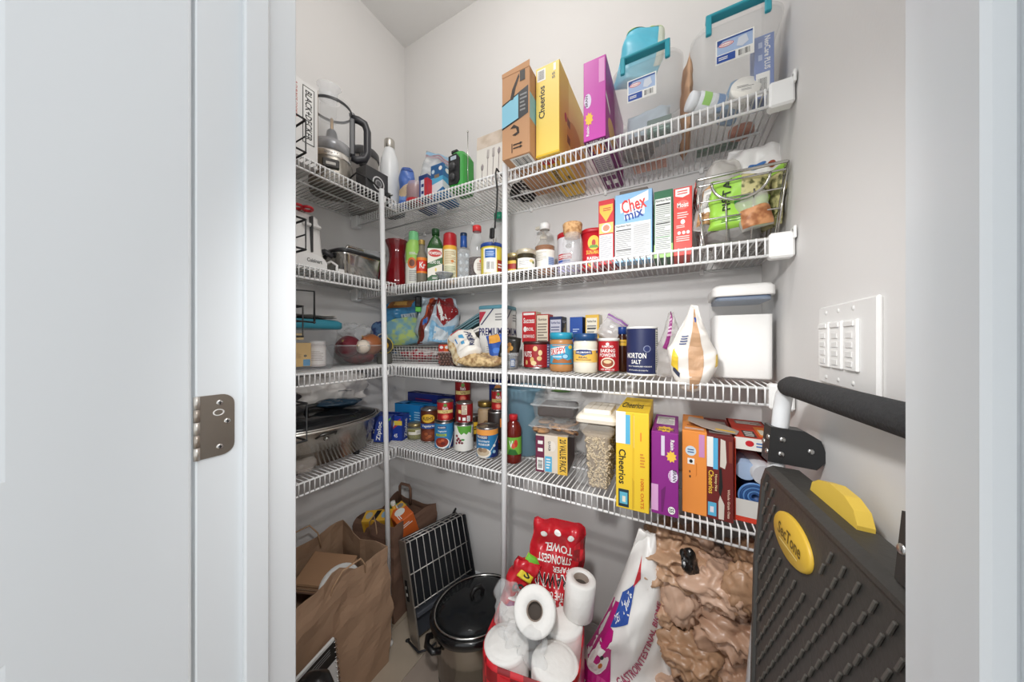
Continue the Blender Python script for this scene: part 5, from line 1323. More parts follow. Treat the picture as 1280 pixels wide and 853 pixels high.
for f in (1.0, 0.90):
    a_, b_, z_ = bk(f)
    MB().tube(rr(a_, b_, 0.006, z_, 3), 0.0034 if f == 1 else 0.0024, 6, closed=True).build('rim_wire', STEEL, t)
for f in (0.66, 0.40, 0.02):
    a_, b_, z_ = bk(f)
    MB().tube(rr(a_, b_, 0.006, z_, 3), 0.0019, 6, closed=True).build('hoop_wire', STEEL, t)
for i in range(4):
    q = -0.5 + i / 3
    a0, b0, z0 = bk(0.02)
    a1, b1, z1 = bk(1.0)
    zt = 0.72 if i in (1, 2) else 1.0
    a2, b2, z2 = bk(zt)
    MB().tube([(q * a2, -b2 / 2, z2), (q * a0, -b0 / 2, z0), (q * a0, b0 / 2, z0), (q * a1, b1 / 2, z1)], 0.0019, 6).build('upright_wire', STEEL, t)
for i in range(4):
    q = -0.5 + (i + 0.5) / 4
    a0, b0, z0 = bk(0.02)
    a1, b1, z1 = bk(1.0)
    MB().tube([(-a1 / 2, q * b1, z1), (-a0 / 2, q * b0, z0), (a0 / 2, q * b0, z0), (a1 / 2, q * b1, z1)], 0.0019, 6).build('upright_wire', STEEL, t)
a_, b_, z_ = bk(0.9)
MB().tube([(0.055 * math.cos(PI + k * PI / 12), -b_ / 2 - 0.001, z_ + 0.048 * math.sin(PI + k * PI / 12)) for k in range(13)], 0.0030, 7).build('handle_loop', STEEL, t)
wad('snack_heap', (0.060, 0.070, 0.030), 71, mat('8a8784', 0.4, 0, 1, 0.35, 30), t, 0.25, 3, loc=(0, 0.0, 0.036))
NUTS = speckle('8d6642', 'c79c6c', 60, 0.4, 0.6, 0.6)
PIST = speckle('5a5a34', 'c9c08a', 60, 0.4, 0.55, 0.6)
t = sachet('pistachio_bag', 'lime green pistachio bag showing the nuts through a window, in the chrome basket', 'bag', (0.125, 0.905, Z2 + 0.045), (0.115, 0.125, 0.045), hexm('9fd34e', 0.3), [('p', [(0.52, 0.55), (0.75, 0.5), (1, 0.55), (1, 1), (0.5, 1)], PIST), ('t', 'PISTA', 0.28, 0.62, 0.14, 0.6, hexm('27361c'), 1), ('l', 0.200, 0.080, 0.800, 0.160, 2, hexm('4f7a2a'))], rot=(-0.08, 0.05, 0.0), seed=72, amp=0.010)
t = sachet('nut_bag', 'clear bag of mixed nuts with a barcode sticker at the left of the chrome basket', 'bag', (0.070, 0.935, Z2 + 0.055), (0.078, 0.19, 0.05), mat('d9d4ce', 0.2, 0, 0.55), [('p', [(0.08, 0.05), (0.95, 0.05), (0.95, 0.55), (0.6, 0.5), (0.3, 0.58), (0.05, 0.5)], NUTS), ('r', 0.08, 0.2, 0.5, 0.5, PRINT_W), ('b', 0.12, 0.24, 0.46, 0.46)], rot=(-0.05, 0.22, 0.1), seed=73, amp=0.012, rt=(0.3, 0.5))
t = sachet('fruit_pouch', 'tall white snack pouch with a red apple print in the chrome basket', 'bag', (0.145, 0.975, Z2 + 0.075), (0.12, 0.20, 0.035), hexm('ece9e6', 0.35), [('e', 0.42, 0.45, 0.3, 0.16, hexm('c8322f')), ('e', 0.3, 0.48, 0.1, 0.06, hexm('e2695a')), ('e', 0.55, 0.7, 0.14, 0.045, hexm('3f74b4')), ('e', 0.78, 0.66, 0.06, 0.05, hexm('9a4a32')), ('e', 0.55, 0.52, 0.1, 0.05, hexm('6a9a3a')), ('l', 0.5, 0.3, 0.9, 0.4, 4, GREYT)], rot=(-0.10, 0.16, -0.1), seed=74, amp=0.012)
t = sachet('almond_bag', 'small clear bag of almonds with a green zip at the front of the chrome basket', 'bag', (0.163, 0.889, Z2 + 0.034), (0.062, 0.085, 0.03), mat('dcd8d2', 0.2, 0, 0.45), [('p', [(0.02, 0.05), (0.98, 0.05), (0.95, 0.5), (0.05, 0.55)], speckle('9a5f38', 'c98f60', 50, 0.4, 0.6)), ('r', 0.0, 0.85, 0.45, 0.99, hexm('3a9a4a'))], rot=(-0.05, -0.2, 0.05), seed=75, amp=0.007)
t = sachet('pistachio_bag', 'second green pistachio bag against the right wall side of the chrome basket', 'bag', (0.195, 0.975, Z2 + 0.05), (0.13, 0.135, 0.022), PIST, [('r', 0, 0.86, 1, 1, hexm('9fd34e'))], rot=(0, 0.1, -1.35), seed=76, amp=0.006)
t = sachet('receipt_pouch', 'folded grey paper packet inside the chrome basket', 'bag', (0.128, 0.925, Z2 + 0.105), (0.085, 0.055, 0.02), hexm('c4c6cc', 0.6), [('l', 0.1, 0.2, 0.8, 0.7, 4, hexm('8a8f9a'))], rot=(-0.1, 0.25, 0), seed=77, amp=0.004)

# ------------------------------------------------------------------ top back shelf
AMZ = mat('c49670', 0.8, 0, 1, 0.06, 10, 0.15, 40)
t = carton('shipping_box', 'brown cardboard shipping box with blue strip on the topmost shelf', 'box', (0.094, 0.262, 0.255), (-0.4285, 0.935, Z1 + 0.001), AMZ, {
    'front': [('p', [(0.0, 0.36), (0.62, 0.42), (0.62, 0.74), (0.0, 0.66)], BLACK), ('p', [(0.0, 0.38), (0.6, 0.44), (0.6, 0.72), (0.0, 0.64)], hexm('8cc7dc')), ('p', [(0.62, 0.42), (0.95, 0.46), (0.95, 0.78), (0.62, 0.74)], hexm('3a3a3c')), ('l', 0.66, 0.5, 0.9, 0.72, 5, hexm('8c8c8c')),
              ('p', [(0.3, 0.68), (0.38, 0.8), (0.62, 0.96), (0.64, 0.92), (0.5, 0.8), (0.42, 0.68)], hexm('33271f')), ('p', [(0.3, 0.34), (0.44, 0.38), (0.62, 0.33), (0.64, 0.26), (0.5, 0.24), (0.38, 0.26), (0.56, 0.28), (0.52, 0.33), (0.4, 0.34)], hexm('33271f')),
              ('r', 0.66, 0.86, 0.84, 0.98, hexm('33302c')), ('r', 0.36, 0.05, 0.39, 0.16, hexm('33271f')), ('r', 0.42, 0.09, 0.66, 0.105, hexm('33271f')), ('r', 0.42, 0.13, 0.66, 0.145, hexm('33271f')), ('p', [(0.66, 0.08), (0.76, 0.097), (0.66, 0.115)], hexm('33271f')), ('p', [(0.66, 0.12), (0.76, 0.137), (0.66, 0.155)], hexm('33271f'))],
    'right': [('r', 0.0, 0.4, 0.5, 0.7, hexm('8cc7dc'))], 'bottom': [('b', 0.25, 0.72, 0.95, 0.98)]}, rz=0.0)
MB().prism([(-0.047, 0), (0.047, 0), (0.047, 0.02), (-0.047, 0.012)], 'y', -0.0008, 0.0).build('box_flap', AMZ, t, (0, -0.131, 0.252))
PY = hexm('f2d367', 0.45)
carton('cereal_box', 'large yellow cereal box on the topmost shelf beside the shipping box', 'cereal box', (0.0745, 0.285, 0.270), (-0.3415, 0.985, Z1 + 0.001), PY, {
    'front': [('b', 0.06, 0.84, 0.42, 0.97), ('t', 'Cheerios', 0.26, 0.60, 0.26, 0.36, BLACK, 1), ('t', '55', 0.76, 0.85, 0.12, 0.07, hexm('6a6a6a'), 1), ('r', 0.76, 0.9, 0.86, 0.98, PRINT_W), ('r', 0.0, 0.0, 1.0, 0.02, YCs)],
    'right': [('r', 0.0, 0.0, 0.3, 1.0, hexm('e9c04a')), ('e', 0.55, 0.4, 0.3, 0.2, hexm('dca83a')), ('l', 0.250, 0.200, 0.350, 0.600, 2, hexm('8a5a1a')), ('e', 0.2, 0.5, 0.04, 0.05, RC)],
    'bottom': [('r', 0.02, 0.02, 0.98, 0.98, hexm('e0b232')), ('t', 'Cheerios', 0.35, 0.52, 0.3, 0.5, BLACK, -1), ('l', 0.700, 0.250, 0.800, 0.550, 2, hexm('5a4a1a')), ('e', 0.4, 0.88, 0.35, 0.06, RC)]}, rz=0.0)
PM = hexm('ca48ae', 0.35)
carton('cereal_box', 'bright magenta cereal box on the topmost shelf left of the clear bin', 'cereal box', (0.0605, 0.298, 0.222), (-0.2018, 0.989, Z1 + 0.001), PM, {
    'front': [('r', 0.7, 0.68, 0.95, 0.97, hexm('e6a0d2')), ('e', 0.2, 0.5, 0.16, 0.09, hexm('e6dcee')), ('t', 'BRAN', 0.14, 0.5, 0.12, 0.14, hexm('3a2140'), 1), ('s', 0.26, 0.27, 0.2, 0.09, SUNY, 9), ('t', 'Raisin', 0.2, 0.12, 0.13, 0.12, PRINT_W, 1)],
    'bottom': [('r', 0.0, 0.0, 1.0, 1.0, hexm('6f1b60')), ('s', 0.5, 0.84, 0.36, 0.1, ORG, 9), ('t', 'RAISIN', 0.5, 0.95, 0.8, 0.06, PRINT_W, 2), ('r', 0.1, 0.3, 0.9, 0.7, hexm('d6d0d6')), ('l', 0.14, 0.32, 0.86, 0.68, 10, hexm('7a7080')), ('r', 0.2, 0.1, 0.42, 0.2, PRINT_W), ('r', 0.55, 0.1, 0.8, 0.2, PRINT_W)],
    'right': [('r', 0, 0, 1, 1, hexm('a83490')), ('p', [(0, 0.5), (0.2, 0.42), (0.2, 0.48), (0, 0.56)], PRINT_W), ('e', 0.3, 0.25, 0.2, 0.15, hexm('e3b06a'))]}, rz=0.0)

# clear bins with teal clip handles
TEAL = hexm('2fa3b5', 0.35)
BINM = mat('f1f1f0', 0.25, 0, 0.17)


def clear_bin(label, loc, w, d, h, lab):
    t = thing('clear_bin', label, 'storage bin', loc, 0, 'clear bins with teal clips')
    MB().loft([rr(w * 0.90, d * 0.92, 0.03, 0.0), rr(w * 0.92, d * 0.93, 0.034, 0.006), rr(w, d, 0.04, h * 0.90)], 0, True, caps=False).build('bin_wall', BINM, t)
    MB().loft([rr(w * 0.90, d * 0.92, 0.03, 0.0), rr(w * 0.5, d * 0.5, 0.03, 0.001)], 0, True).build('bin_floor', BINM, t)
    MB().loft([rr(w + 0.006, d + 0.006, 0.042, h * 0.89), rr(w + 0.006, d + 0.006, 0.042, h * 0.92), rr(w * 0.95, d * 0.95, 0.04, h * 0.98), rr(w * 0.88, d * 0.9, 0.04, h)], 0, True).build('lid', BINM, t)
    c = MB()
    hw = w * 0.31
    c.cbox(-hw - 0.006, -d / 2 - 0.012, h * 0.80, -hw + 0.006, -d / 2 - 0.003, h * 1.0, 0.002)
    c.cbox(hw - 0.006, -d / 2 - 0.012, h * 0.80, hw + 0.006, -d / 2 - 0.003, h * 1.0, 0.002)
    c.cbox(-hw - 0.006, -d / 2 - 0.012, h * 0.985, hw + 0.006, -d / 2 + 0.012, h * 1.02, 0.002)
    c.build('clip_handle', TEAL, t)
    el = [('r', 0, 0, 1, 1, PRINT_W), ('r', 0.04, 0.38, 0.96, 0.95, hexm('a9bfe0')), ('p', [(0.04, 0.7), (0.2, 0.88), (0.96, 0.88), (0.96, 0.95), (0.04, 0.95)], hexm('2d4f95')), ('e', 0.28, 0.72, 0.2, 0.09, hexm('d8505a')), ('e', 0.28, 0.72, 0.18, 0.065, PRINT_W), ('t', 'Rubbermaid', 0.28, 0.72, 0.3, 0.06, hexm('d8505a')), ('p', [(0.55, 0.5), (0.7, 0.42), (0.86, 0.55), (0.8, 0.84), (0.6, 0.8)], hexm('d4dae4')), ('r', 0.03, 0.05, 0.52, 0.34, hexm('2a4fa0')), ('l', 0.080, 0.130, 0.320, 0.270, 2, PRINT_W), ('b', 0.56, 0.05, 0.94, 0.34)]
    lw, lh, lx, lz = lab
    k = (w - w * 0.92) / 2 / (h * 0.9)
    ysl = (d * 0.035) / (h * 0.9)
    prints('maker_label', t, lw, lh, el, lambda u, v, o: Vector((lx - lw / 2 + u * lw, -d / 2 * 0.93 - ysl * (lz - lh / 2 + v * lh) - o - 0.0006, lz - lh / 2 + v * lh)))
    return t


clear_bin('clear bin with teal clips, left of the brown bag', (-0.078, 1.003, Z1 + 0.001), 0.176, 0.245, 0.215, (0.072, 0.058, -0.008, 0.127))
clear_bin('clear bin with teal clips, against the right wall', (0.1205, 0.996, Z1 + 0.001), 0.180, 0.245, 0.222, (0.074, 0.058, -0.004, 0.136))
# what the bins hold
t = thing('tape_roll', 'dark brown round roll lying in the left clear bin', 'roll', (-0.105, 0.985, Z1 + 0.004), 0)
MB().lathe([(0.02, 0), (0.042, 0), (0.044, 0.004), (0.044, 0.03), (0.042, 0.034), (0.02, 0.034), (0.02, 0)], 26).build('roll_body', hexm('4a3a3c', 0.5), t)
MB().lathe([(0.0195, 0.001), (0.0195, 0.033), (0.016, 0.033), (0.016, 0.001), (0.0195, 0.001)], 22).build('core', hexm('9a8678', 0.7), t)
carton('orange_sleeve', 'orange flat sleeve lying in the left clear bin behind the roll', 'packet', (0.10, 0.05, 0.012), (-0.078, 1.066, Z1 + 0.004), hexm('e8946e', 0.5), {'top': [('l', 0.1, 0.2, 0.9, 0.8, 4, PRINT_W)]})
carton('green_pack', 'dark green packet standing in the left clear bin', 'packet', (0.06, 0.022, 0.05), (-0.045, 0.925, Z1 + 0.004), hexm('3c5a50', 0.5), {'front': [('l', 0.1, 0.3, 0.9, 0.7, 3, hexm('8aa89a'))]})
sachet('bandage_bag', 'pale blue pouch standing inside the left clear bin', 'bag', (-0.08, 1.02, Z1 + 0.04), (0.12, 0.12, 0.03), mat('b9cbd8', 0.5, 0, 1, 0.1, 20), None, seed=81, amp=0.01, rot=(-0.1, 0, 0))
jar('pill_bottle', 'white pill bottle with a blue and green label lying in the right clear bin', (0.052, 0.925, Z1 + 0.029), [(0, 0), (0.022, 0), (0.024, 0.003), (0.024, 0.06), (0.02, 0.066)], hexm('e6e9ec', 0.4), ridged(0.022, 0.064, 0.082), hexm('eceff2', 0.4), [('r', 0, 0, 1, 0.3, hexm('4f7fb4')), ('r', 0.2, 0.6, 0.8, 0.95, hexm('a5d67a'))], (0.0242, 0.005, 0.058), rz=0, cat='bottle')
bpy.data.objects['pill_bottle'].rotation_euler = (0.25, -1.35, 0.2)
bpy.data.objects['pill_bottle'].location = (0.095, 0.915, Z1 + 0.030)
jar('ointment_jar', 'white round jar facing forward in the right clear bin', (0.135, 0.905, Z1 + 0.034), [(0, 0), (0.027, 0), (0.028, 0.003), (0.028, 0.024)], hexm('e8e6e0', 0.4), [(0, 0.034), (0.029, 0.034), (0.0305, 0.032), (0.0305, 0.02), (0.029, 0.02)], hexm('f2efe6', 0.4), None, cat='jar')
oj = bpy.data.objects['ointment_jar']
oj.rotation_euler = (1.35, 0, 0.15)
oj.location = (0.135, 0.918, Z1 + 0.034)
prints('lid_print', oj, 0.05, 0.05, [('l', 0.150, 0.480, 0.850, 0.620, 2, hexm('6a6a6a')), ('l', 0.3, 0.3, 0.7, 0.42, 2, hexm('9a9a9a'))], lambda u, v, o: Vector((-0.025 + u * 0.05, -0.025 + v * 0.05, 0.034 + o)))
carton('lotion_bottle', 'blue lotion bottle leaning in the right clear bin', 'bottle', (0.045, 0.025, 0.11), (0.105, 0.955, Z1 + 0.006), hexm('6f97bd', 0.4), {'front': [('r', 0.1, 0.2, 0.9, 0.6, hexm('8fb2d0'))]}, rot=(0.0, 0.35, 0.1), chamfer=0.009)
carton('medicine_box', 'slim blue and white medicine carton standing in the right clear bin', 'carton', (0.036, 0.05, 0.145), (0.174, 0.915, Z1 + 0.006), hexm('6f86bf', 0.5), {'front': [('t', 'NeoCare PLUS', 0.66, 0.7, 0.3, 0.52, PRINT_W, -1), ('l', 0.2, 0.55, 0.4, 0.95, 2, hexm('b9c6e4')), ('r', 0.08, 0.03, 0.78, 0.4, PRINT_W), ('b', 0.14, 0.07, 0.72, 0.34)]})
jar('orange_tin', 'round orange tin lying flat in the right clear bin', (0.150, 1.02, Z1 + 0.004), [(0, 0), (0.028, 0), (0.029, 0.002), (0.029, 0.016), (0, 0.017)], hexm('dd7f55', 0.5), None, None, cat='tin')
carton('green_tray', 'dark green flat packet on the floor of the right clear bin', 'packet', (0.10, 0.03, 0.01), (0.10, 1.07, Z1 + 0.004), hexm('2f6a48', 0.5), {'top': [('l', 0.1, 0.2, 0.9, 0.8, 2, hexm('8aa89a'))]})
t = sachet('snack_bag', 'teal and green snack bag standing on the left clear bin', 'bag', (-0.118, 0.985, Z1 + 0.218), (0.125, 0.165, 0.035), hexm('5fc3dc', 0.3), [('p', [(0, 0.88), (0.5, 0.98), (1, 0.88), (1, 1), (0, 1)], hexm('9ac84a')), ('p', [(0.86, 0.3), (1, 0.3), (1, 0.9), (0.86, 0.9)], hexm('dfe6d4'))], rot=(0.0, 0.22, 0.0), seed=85, amp=0.010, rt=(0.3, 0.5))
bx = sachet('paper_sack', 'tan paper sack squeezed between the two clear bins', 'bag', (0.0205, 0.985, Z1 + 0.001), (0.17, 0.19, 0.016), mat('d3ab8a', 0.8, 0, 1, 0.08, 12), [('p', [(0.0, 0.05), (0.3, 0.05), (0.2, 0.2), (0.0, 0.3)], hexm('4a5468')), ('p', [(0.05, 0.35), (0.2, 0.3), (0.2, 0.5)], hexm('c79574'))], rot=(0, 0, -1.5), seed=86, amp=0.006)

# left part of the top back shelf
t = thing('steel_bottle', 'white insulated bottle with a steel cap at the shelf corner', 'bottle', (-1.092, 0.892, Z1), 0)
MB().lathe([(0.0375, 0.022), (0.0385, 0.026), (0.0385, 0.19), (0.034, 0.225), (0.022, 0.262), (0.0195, 0.275)], 32).build('bottle_body', hexm('eceeef', 0.3), t)
MB().lathe([(0, 0.0), (0.035, 0.0), (0.037, 0.003), (0.0375, 0.022)], 32).build('steel_base', STEEL, t)
MB().lathe([(0.0195, 0.272), (0.0215, 0.276), (0.0215, 0.306), (0.020, 0.310), (0, 0.311)], 28).build('cap', BRUSH, t)
sachet('gallon_zip_bag', 'large clear zip bag with a blue seal leaning at the wall', 'bag', (-0.985, 1.02, Z1 + 0.030), (0.15, 0.265, 0.04), crinkle('e3e7ea', 0.2, 0.55, 14.0, 0.4), [('r', 0, 0.93, 1, 1.0, hexm('8fb6d2')), ('r', 0, 0.89, 1, 0.905, hexm('a86a80')), ('r', 0, 0.86, 1, 0.872, hexm('c89aa8'))], rot=(0.0, 0.24, 0.72), seed=91, amp=0.014)
sachet('blue_water_pouch', 'blue printed pouch beside the white bottle', 'bag', (-1.000, 0.905, Z1 + 0.001), (0.065, 0.175, 0.04), hexm('4f74c0', 0.35), [('p', [(0, 0.42), (0.6, 0.55), (1, 0.5), (1, 0.3), (0, 0.25)], hexm('d8bf9c')), ('p', [(0, 0.3), (0.6, 0.3), (0.9, 0.2), (0, 0.15)], hexm('6f93d2')), ('p', [(0.0, 0.86), (1, 0.86), (0.8, 0.98), (0.2, 0.98)], hexm('37569c'))], rz=0.8, seed=92, amp=0.01, rt=(0.4, 0.4))
jar('red_candy_jar', 'red lidded plastic jar lying among the zip bags', (-0.945, 0.900, Z1 + 0.001), [(0, 0), (0.034, 0), (0.036, 0.003), (0.036, 0.07), (0.030, 0.09)], mat('c9b2b4', 0.15, 0, 0.55), [(0, 0.0), (0.037, 0.0), (0.038, 0.002), (0.038, 0.018), (0.036, 0.018)], hexm('b81f2c', 0.35), contents=([(0, 0.02), (0.032, 0.02), (0.032, 0.075), (0, 0.08)], mat('a86a70', 0.5, 0, 1, 0.3, 60)))
carton('tissue_box', 'blue and white tissue carton standing by the green radio', 'carton', (0.062, 0.10, 0.135), (-0.825, 0.945, Z1 + 0.001), hexm('2f74ac', 0.45), {
    'front': [('p', [(0, 0.1), (1, 0.3), (1, 0.5), (0, 0.42)], hexm('e4eaee')), ('r', 0, 0.62, 1, 0.98, hexm('265f96')), ('p', [(0, 0.42), (1, 0.5), (1, 0.62), (0, 0.62)], hexm('58b2dc')), ('r', 0.3, 0.6, 0.7, 0.7, hexm('8c7a62')), ('e', 0.8, 0.85, 0.14, 0.06, PRINT_W), ('e', 0.2, 0.8, 0.12, 0.06, hexm('c9dcea'))],
    'right': [('p', [(0, 0.3), (1, 0.1), (1, 0.3), (0, 0.5)], hexm('e4eaee')), ('p', [(0, 0.5), (1, 0.3), (1, 0.62), (0, 0.62)], hexm('4aa6d6')), ('e', 0.25, 0.82, 0.12, 0.07, PRINT_W), ('e', 0.62, 0.72, 0.14, 0.08, PRINT_W), ('r', 0.1, 0.92, 0.9, 0.99, hexm('9ab0c0'))]}, rz=0.0)
carton('navy_carton', 'navy carton with a round white emblem behind the small red and blue pack', 'carton', (0.05, 0.06, 0.150), (-0.950, 0.975, Z1 + 0.001), hexm('26457f', 0.45), {'front': [('e', 0.5, 0.68, 0.26, 0.1, hexm('c9d6ea')), ('e', 0.5, 0.68, 0.2, 0.075, hexm('2f5a9f')), ('t', 'K', 0.5, 0.68, 0.2, 0.1, PRINT_W)]})
carton('battery_pack', 'small red white and blue pack at the shelf edge', 'packet', (0.044, 0.03, 0.078), (-0.872, 0.885, Z1 + 0.001), hexm('2a4a92', 0.45), {'front': [('r', 0.62, 0.1, 1, 1, hexm('c8303a')), ('r', 0.2, 0.1, 0.62, 0.95, hexm('dfe4ee')), ('l', 0.270, 0.150, 0.570, 0.850, 2, NAVY)], 'right': [('r', 0, 0, 1, 1, hexm('c8303a'))]})
t = thing('emergency_radio', 'green and black hand crank radio with an aerial', 'radio', (-0.715, 0.912, Z1 + 0.001), 0.0)
RG = hexm('3fa047', 0.4)
MB().loft([rr(0.062, 0.075, 0.012, 0.0), rr(0.068, 0.082, 0.016, 0.012), rr(0.066, 0.08, 0.016, 0.125), rr(0.05, 0.06, 0.016, 0.142)], 0, False).build('case', RG, t)
MB().prism([(-0.028, 0.02), (0.012, 0.016), (0.022, 0.03), (0.022, 0.11), (0.008, 0.128), (-0.028, 0.124)], 'y', -0.0445, -0.036).build('control_face', hexm('232426', 0.4), t)
for z_, r_ in ((0.082, 0.015), (0.044, 0.013)):
    MB().lathe([(0, 0.008), (r_ * 0.85, 0.008), (r_, 0.004), (r_, 0)], 18, mx=Matrix.Translation((-0.008, -0.0445, z_)) @ Matrix.Rotation(PI / 2, 4, 'X')).build('knob', hexm('3a3b3d', 0.4), t)
MB().cbox(-0.018, -0.046, 0.106, 0.008, -0.044, 0.120, 0.0008).build('display', hexm('b9c6d2', 0.3), t)
MB().cbox(-0.03, -0.03, 0.142, 0.0, 0.02, 0.156, 0.004).build('carry_handle', hexm('2b2c2e', 0.4), t)
MB().tube([(0.036, -0.012, 0.03), (0.036, -0.012, 0.215)], 0.0016, 7).build('aerial', STEEL, t)
MB().lathe([(0, -0.003), (0.003, -0.002), (0.003, 0.002), (0, 0.003)], 8, c=(0.036, -0.012, 0.216)).build('aerial_tip', STEEL, t)
t = carton('cutlery_board', 'white board printed with grey forks and spoons and a wood grain edge', 'board', (0.152, 0.016, 0.205), (-0.585, 0.930, Z1 + 0.001), hexm('e4dfd8', 0.6), {
    'front': [('r', 0, 0.76, 1, 1, speckle('c3b19d', 'd9cabb', 20, 0.4, 0.6, 0.7))]}, rot=(-0.06, 0, 0))
for i in range(6):
    x = -0.048 + i * 0.0235
    k = MB()
    zb, zt = 0.02 + (0.0 if i else 0.01), 0.145 if i else 0.1
    k.tube([(x, -0.0085, zb), (x, -0.0085, zt - 0.03)], 0.0014, 4)
    k.lathe([(0, -0.009), (0.0032, -0.004), (0.003, 0.004), (0, 0.009)], 8, c=(x, -0.0085, zb + 0.008), sy=0.25)
    if i in (1, 2, 4, 5):
        for q in (-0.0035, 0.0, 0.0035):
            k.tube([(x + q, -0.0085, zt - 0.032), (x + q, -0.0085, zt)], 0.0009, 4)
        k.tube([(x - 0.0035, -0.0085, zt - 0.032), (x + 0.0035, -0.0085, zt - 0.032)], 0.0012, 4)
    else:
        k.lathe([(0, -0.016), (0.0055, -0.006), (0.006, 0.004), (0, 0.014)], 10, c=(x, -0.0085, zt - 0.016), sy=0.2)
    k.build('cutlery_motif', hexm('9a9092', 0.6), t)
t = thing('black_cable', 'black power cable hanging with its plug beside the front pole', 'cable', (-0.516, 0.845, Z1), 0)
MB().tube([(-0.02, 0.12, 0.006), (-0.01, 0.05, 0.006), (-0.002, -0.005, 0.006), (0.0, -0.014, -0.015), (0.007, -0.014, -0.07), (0.004, -0.012, -0.12), (-0.003, -0.012, -0.17), (-0.004, -0.012, -0.19)], 0.0030, 8).build('cord', BLACK, t)
MB().cbox(-0.012, -0.018, -0.222, 0.004, -0.006, -0.188, 0.003).build('plug', BLACK, t, rot=(0, 0.05, 0))
for q in (-0.009, 0.001):
    MB().cbox(q - 0.001, -0.0145, -0.236, q + 0.001, -0.0095, -0.222, 0.0003).build('prong', TIN, t)
t = thing('coiled_cord', 'coil of black cord lying on the topmost shelf by the shipping box', 'cable', (-0.520, 1.05, Z1 + 0.006), 0)
MB().tube([((0.045 + 0.006 * math.sin(k * 1.7)) * math.cos(k * PI / 8), (0.05 + 0.008 * math.sin(k * 2.3)) * math.sin(k * PI / 8), 0.004 + 0.006 * (k // 16) + 0.003 * math.sin(k)) for k in range(80)], 0.0045, 6).build('coil', BLACK, t)
MB().cbox(-0.06, -0.015, 0.0, -0.02, 0.015, 0.03, 0.004).build('adapter', BLACK, t)

# ------------------------------------------------------------------ left run, top shelf
ZL = [z + 0.004 for z in LEV]
Q90 = PI / 2
carton('appliance_box', 'white appliance box with bold black lettering, beside the door jamb', 'box', (0.155, 0.16, 0.262), (-1.115, 0.487, ZL[0] + 0.001), hexm('e6e5e3', 0.5), {
    'front': [('t', '8-CUP RICE COOKER', 0.58, 0.72, 0.05, 0.42, hexm('c05a50'), -1), ('t', 'COOKER', 0.52, 0.78, 0.035, 0.25, hexm('c98a80'), -1), ('r', 0.70, 0.26, 0.93, 0.95, BLACK), ('r', 0.715, 0.27, 0.915, 0.94, hexm('e9e8e6')), ('t', 'BLACK+DECKER', 0.815, 0.605, 0.13, 0.60, BLACK, -1)],
    'right': [('r', 0, 0, 1, 1, hexm('b79a72'))]}, rz=Q90)
# food processor
t = thing('food_processor', 'food processor with clear work bowl, grey base and dark handle', 'food processor', (-1.150, 0.678, ZL[0] + 0.0005), 1.0)
t.scale = (0.95, 0.95, 1.07)
FPG = mat('8b867e', 0.32, 0.7, 1, 0.05, 30)
MB().loft([rr(0.150, 0.150, 0.05, 0.0), rr(0.156, 0.156, 0.055, 0.006), rr(0.152, 0.152, 0.058, 0.05), rr(0.138, 0.138, 0.06, 0.105), rr(0.128, 0.128, 0.06, 0.128)], 0, True).build('motor_base', FPG, t)
MB().loft([rr(0.1395, 0.1395, 0.06, 0.100), rr(0.142, 0.142, 0.06, 0.104), rr(0.138, 0.138, 0.06, 0.122), rr(0.1335, 0.1335, 0.06, 0.125)], 0, True).build('chrome_band', mat('dcd8d2', 0.25, 0.8), t)
MB().cbox(-0.028, -0.083, 0.056, 0.028, -0.072, 0.086, 0.003).build('control_panel', hexm('3c3a38', 0.35), t)
MB().cbox(-0.016, -0.0845, 0.064, 0.016, -0.0825, 0.074, 0.001).build('switch', hexm('d0ccc6', 0.35), t)
a_, b_, mp = box_map('front', 0.05, 0.145, 0.02)
prints('brand_print', t, 0.05, 0.010, [('t', 'KitchenAid', 0.5, 0.5, 0.9, 0.8, hexm('6a6660'))], lambda u, v, o: Vector((-0.025 + u * 0.05, -0.0715 - o, 0.108 + v * 0.010)))
FPC = clear('eef0f2', 0.28, 0.03)
MB().lathe([(0.055, 0.130), (0.061, 0.134), (0.066, 0.160), (0.069, 0.290), (0.071, 0.294)], 36).build('work_bowl', FPC, t)
MB().lathe([(0.058, 0.131), (0.0635, 0.136), (0.066, 0.165), (0.06, 0.168), (0.0, 0.168)], 36).build('bowl_floor', mat('b5b6ba', 0.2, 0.2, 0.6), t)
MB().lathe([(0.0715, 0.290), (0.073, 0.292), (0.073, 0.299), (0.0715, 0.301)], 36).build('bowl_rim', hexm('3a3b3e', 0.35), t)
MB().lathe([(0.072, 0.300), (0.070, 0.312), (0.055, 0.322), (0.03, 0.325)], 36).build('bowl_lid', FPC, t)
MB().loft([ell(0.032, 0.022, 0.322, 24, -0.012), ell(0.033, 0.023, 0.360, 24, -0.012), ell(0.044, 0.030, 0.372, 24, -0.010), ell(0.044, 0.030, 0.376, 24, -0.010)], 0, True, caps=False).build('feed_tube', clear('e6e9ec', 0.6, 0.04), t)
MB().loft([ell(0.028, 0.018, 0.25, 20, -0.012), ell(0.029, 0.019, 0.36, 20, -0.012)], 0, True).build('pusher', clear('e6e9ec', 0.16, 0.04), t)
MB().lathe([(0.034, 0.168), (0.022, 0.19), (0.018, 0.215), (0.013, 0.222)], 24).build('blade_hub', hexm('5a5c60', 0.35), t)
MB().lathe([(0.006, 0.215), (0.006, 0.262), (0.003, 0.266), (0, 0.266)], 14).build('drive_shaft', mat('b59a78', 0.3, 0.9), t)
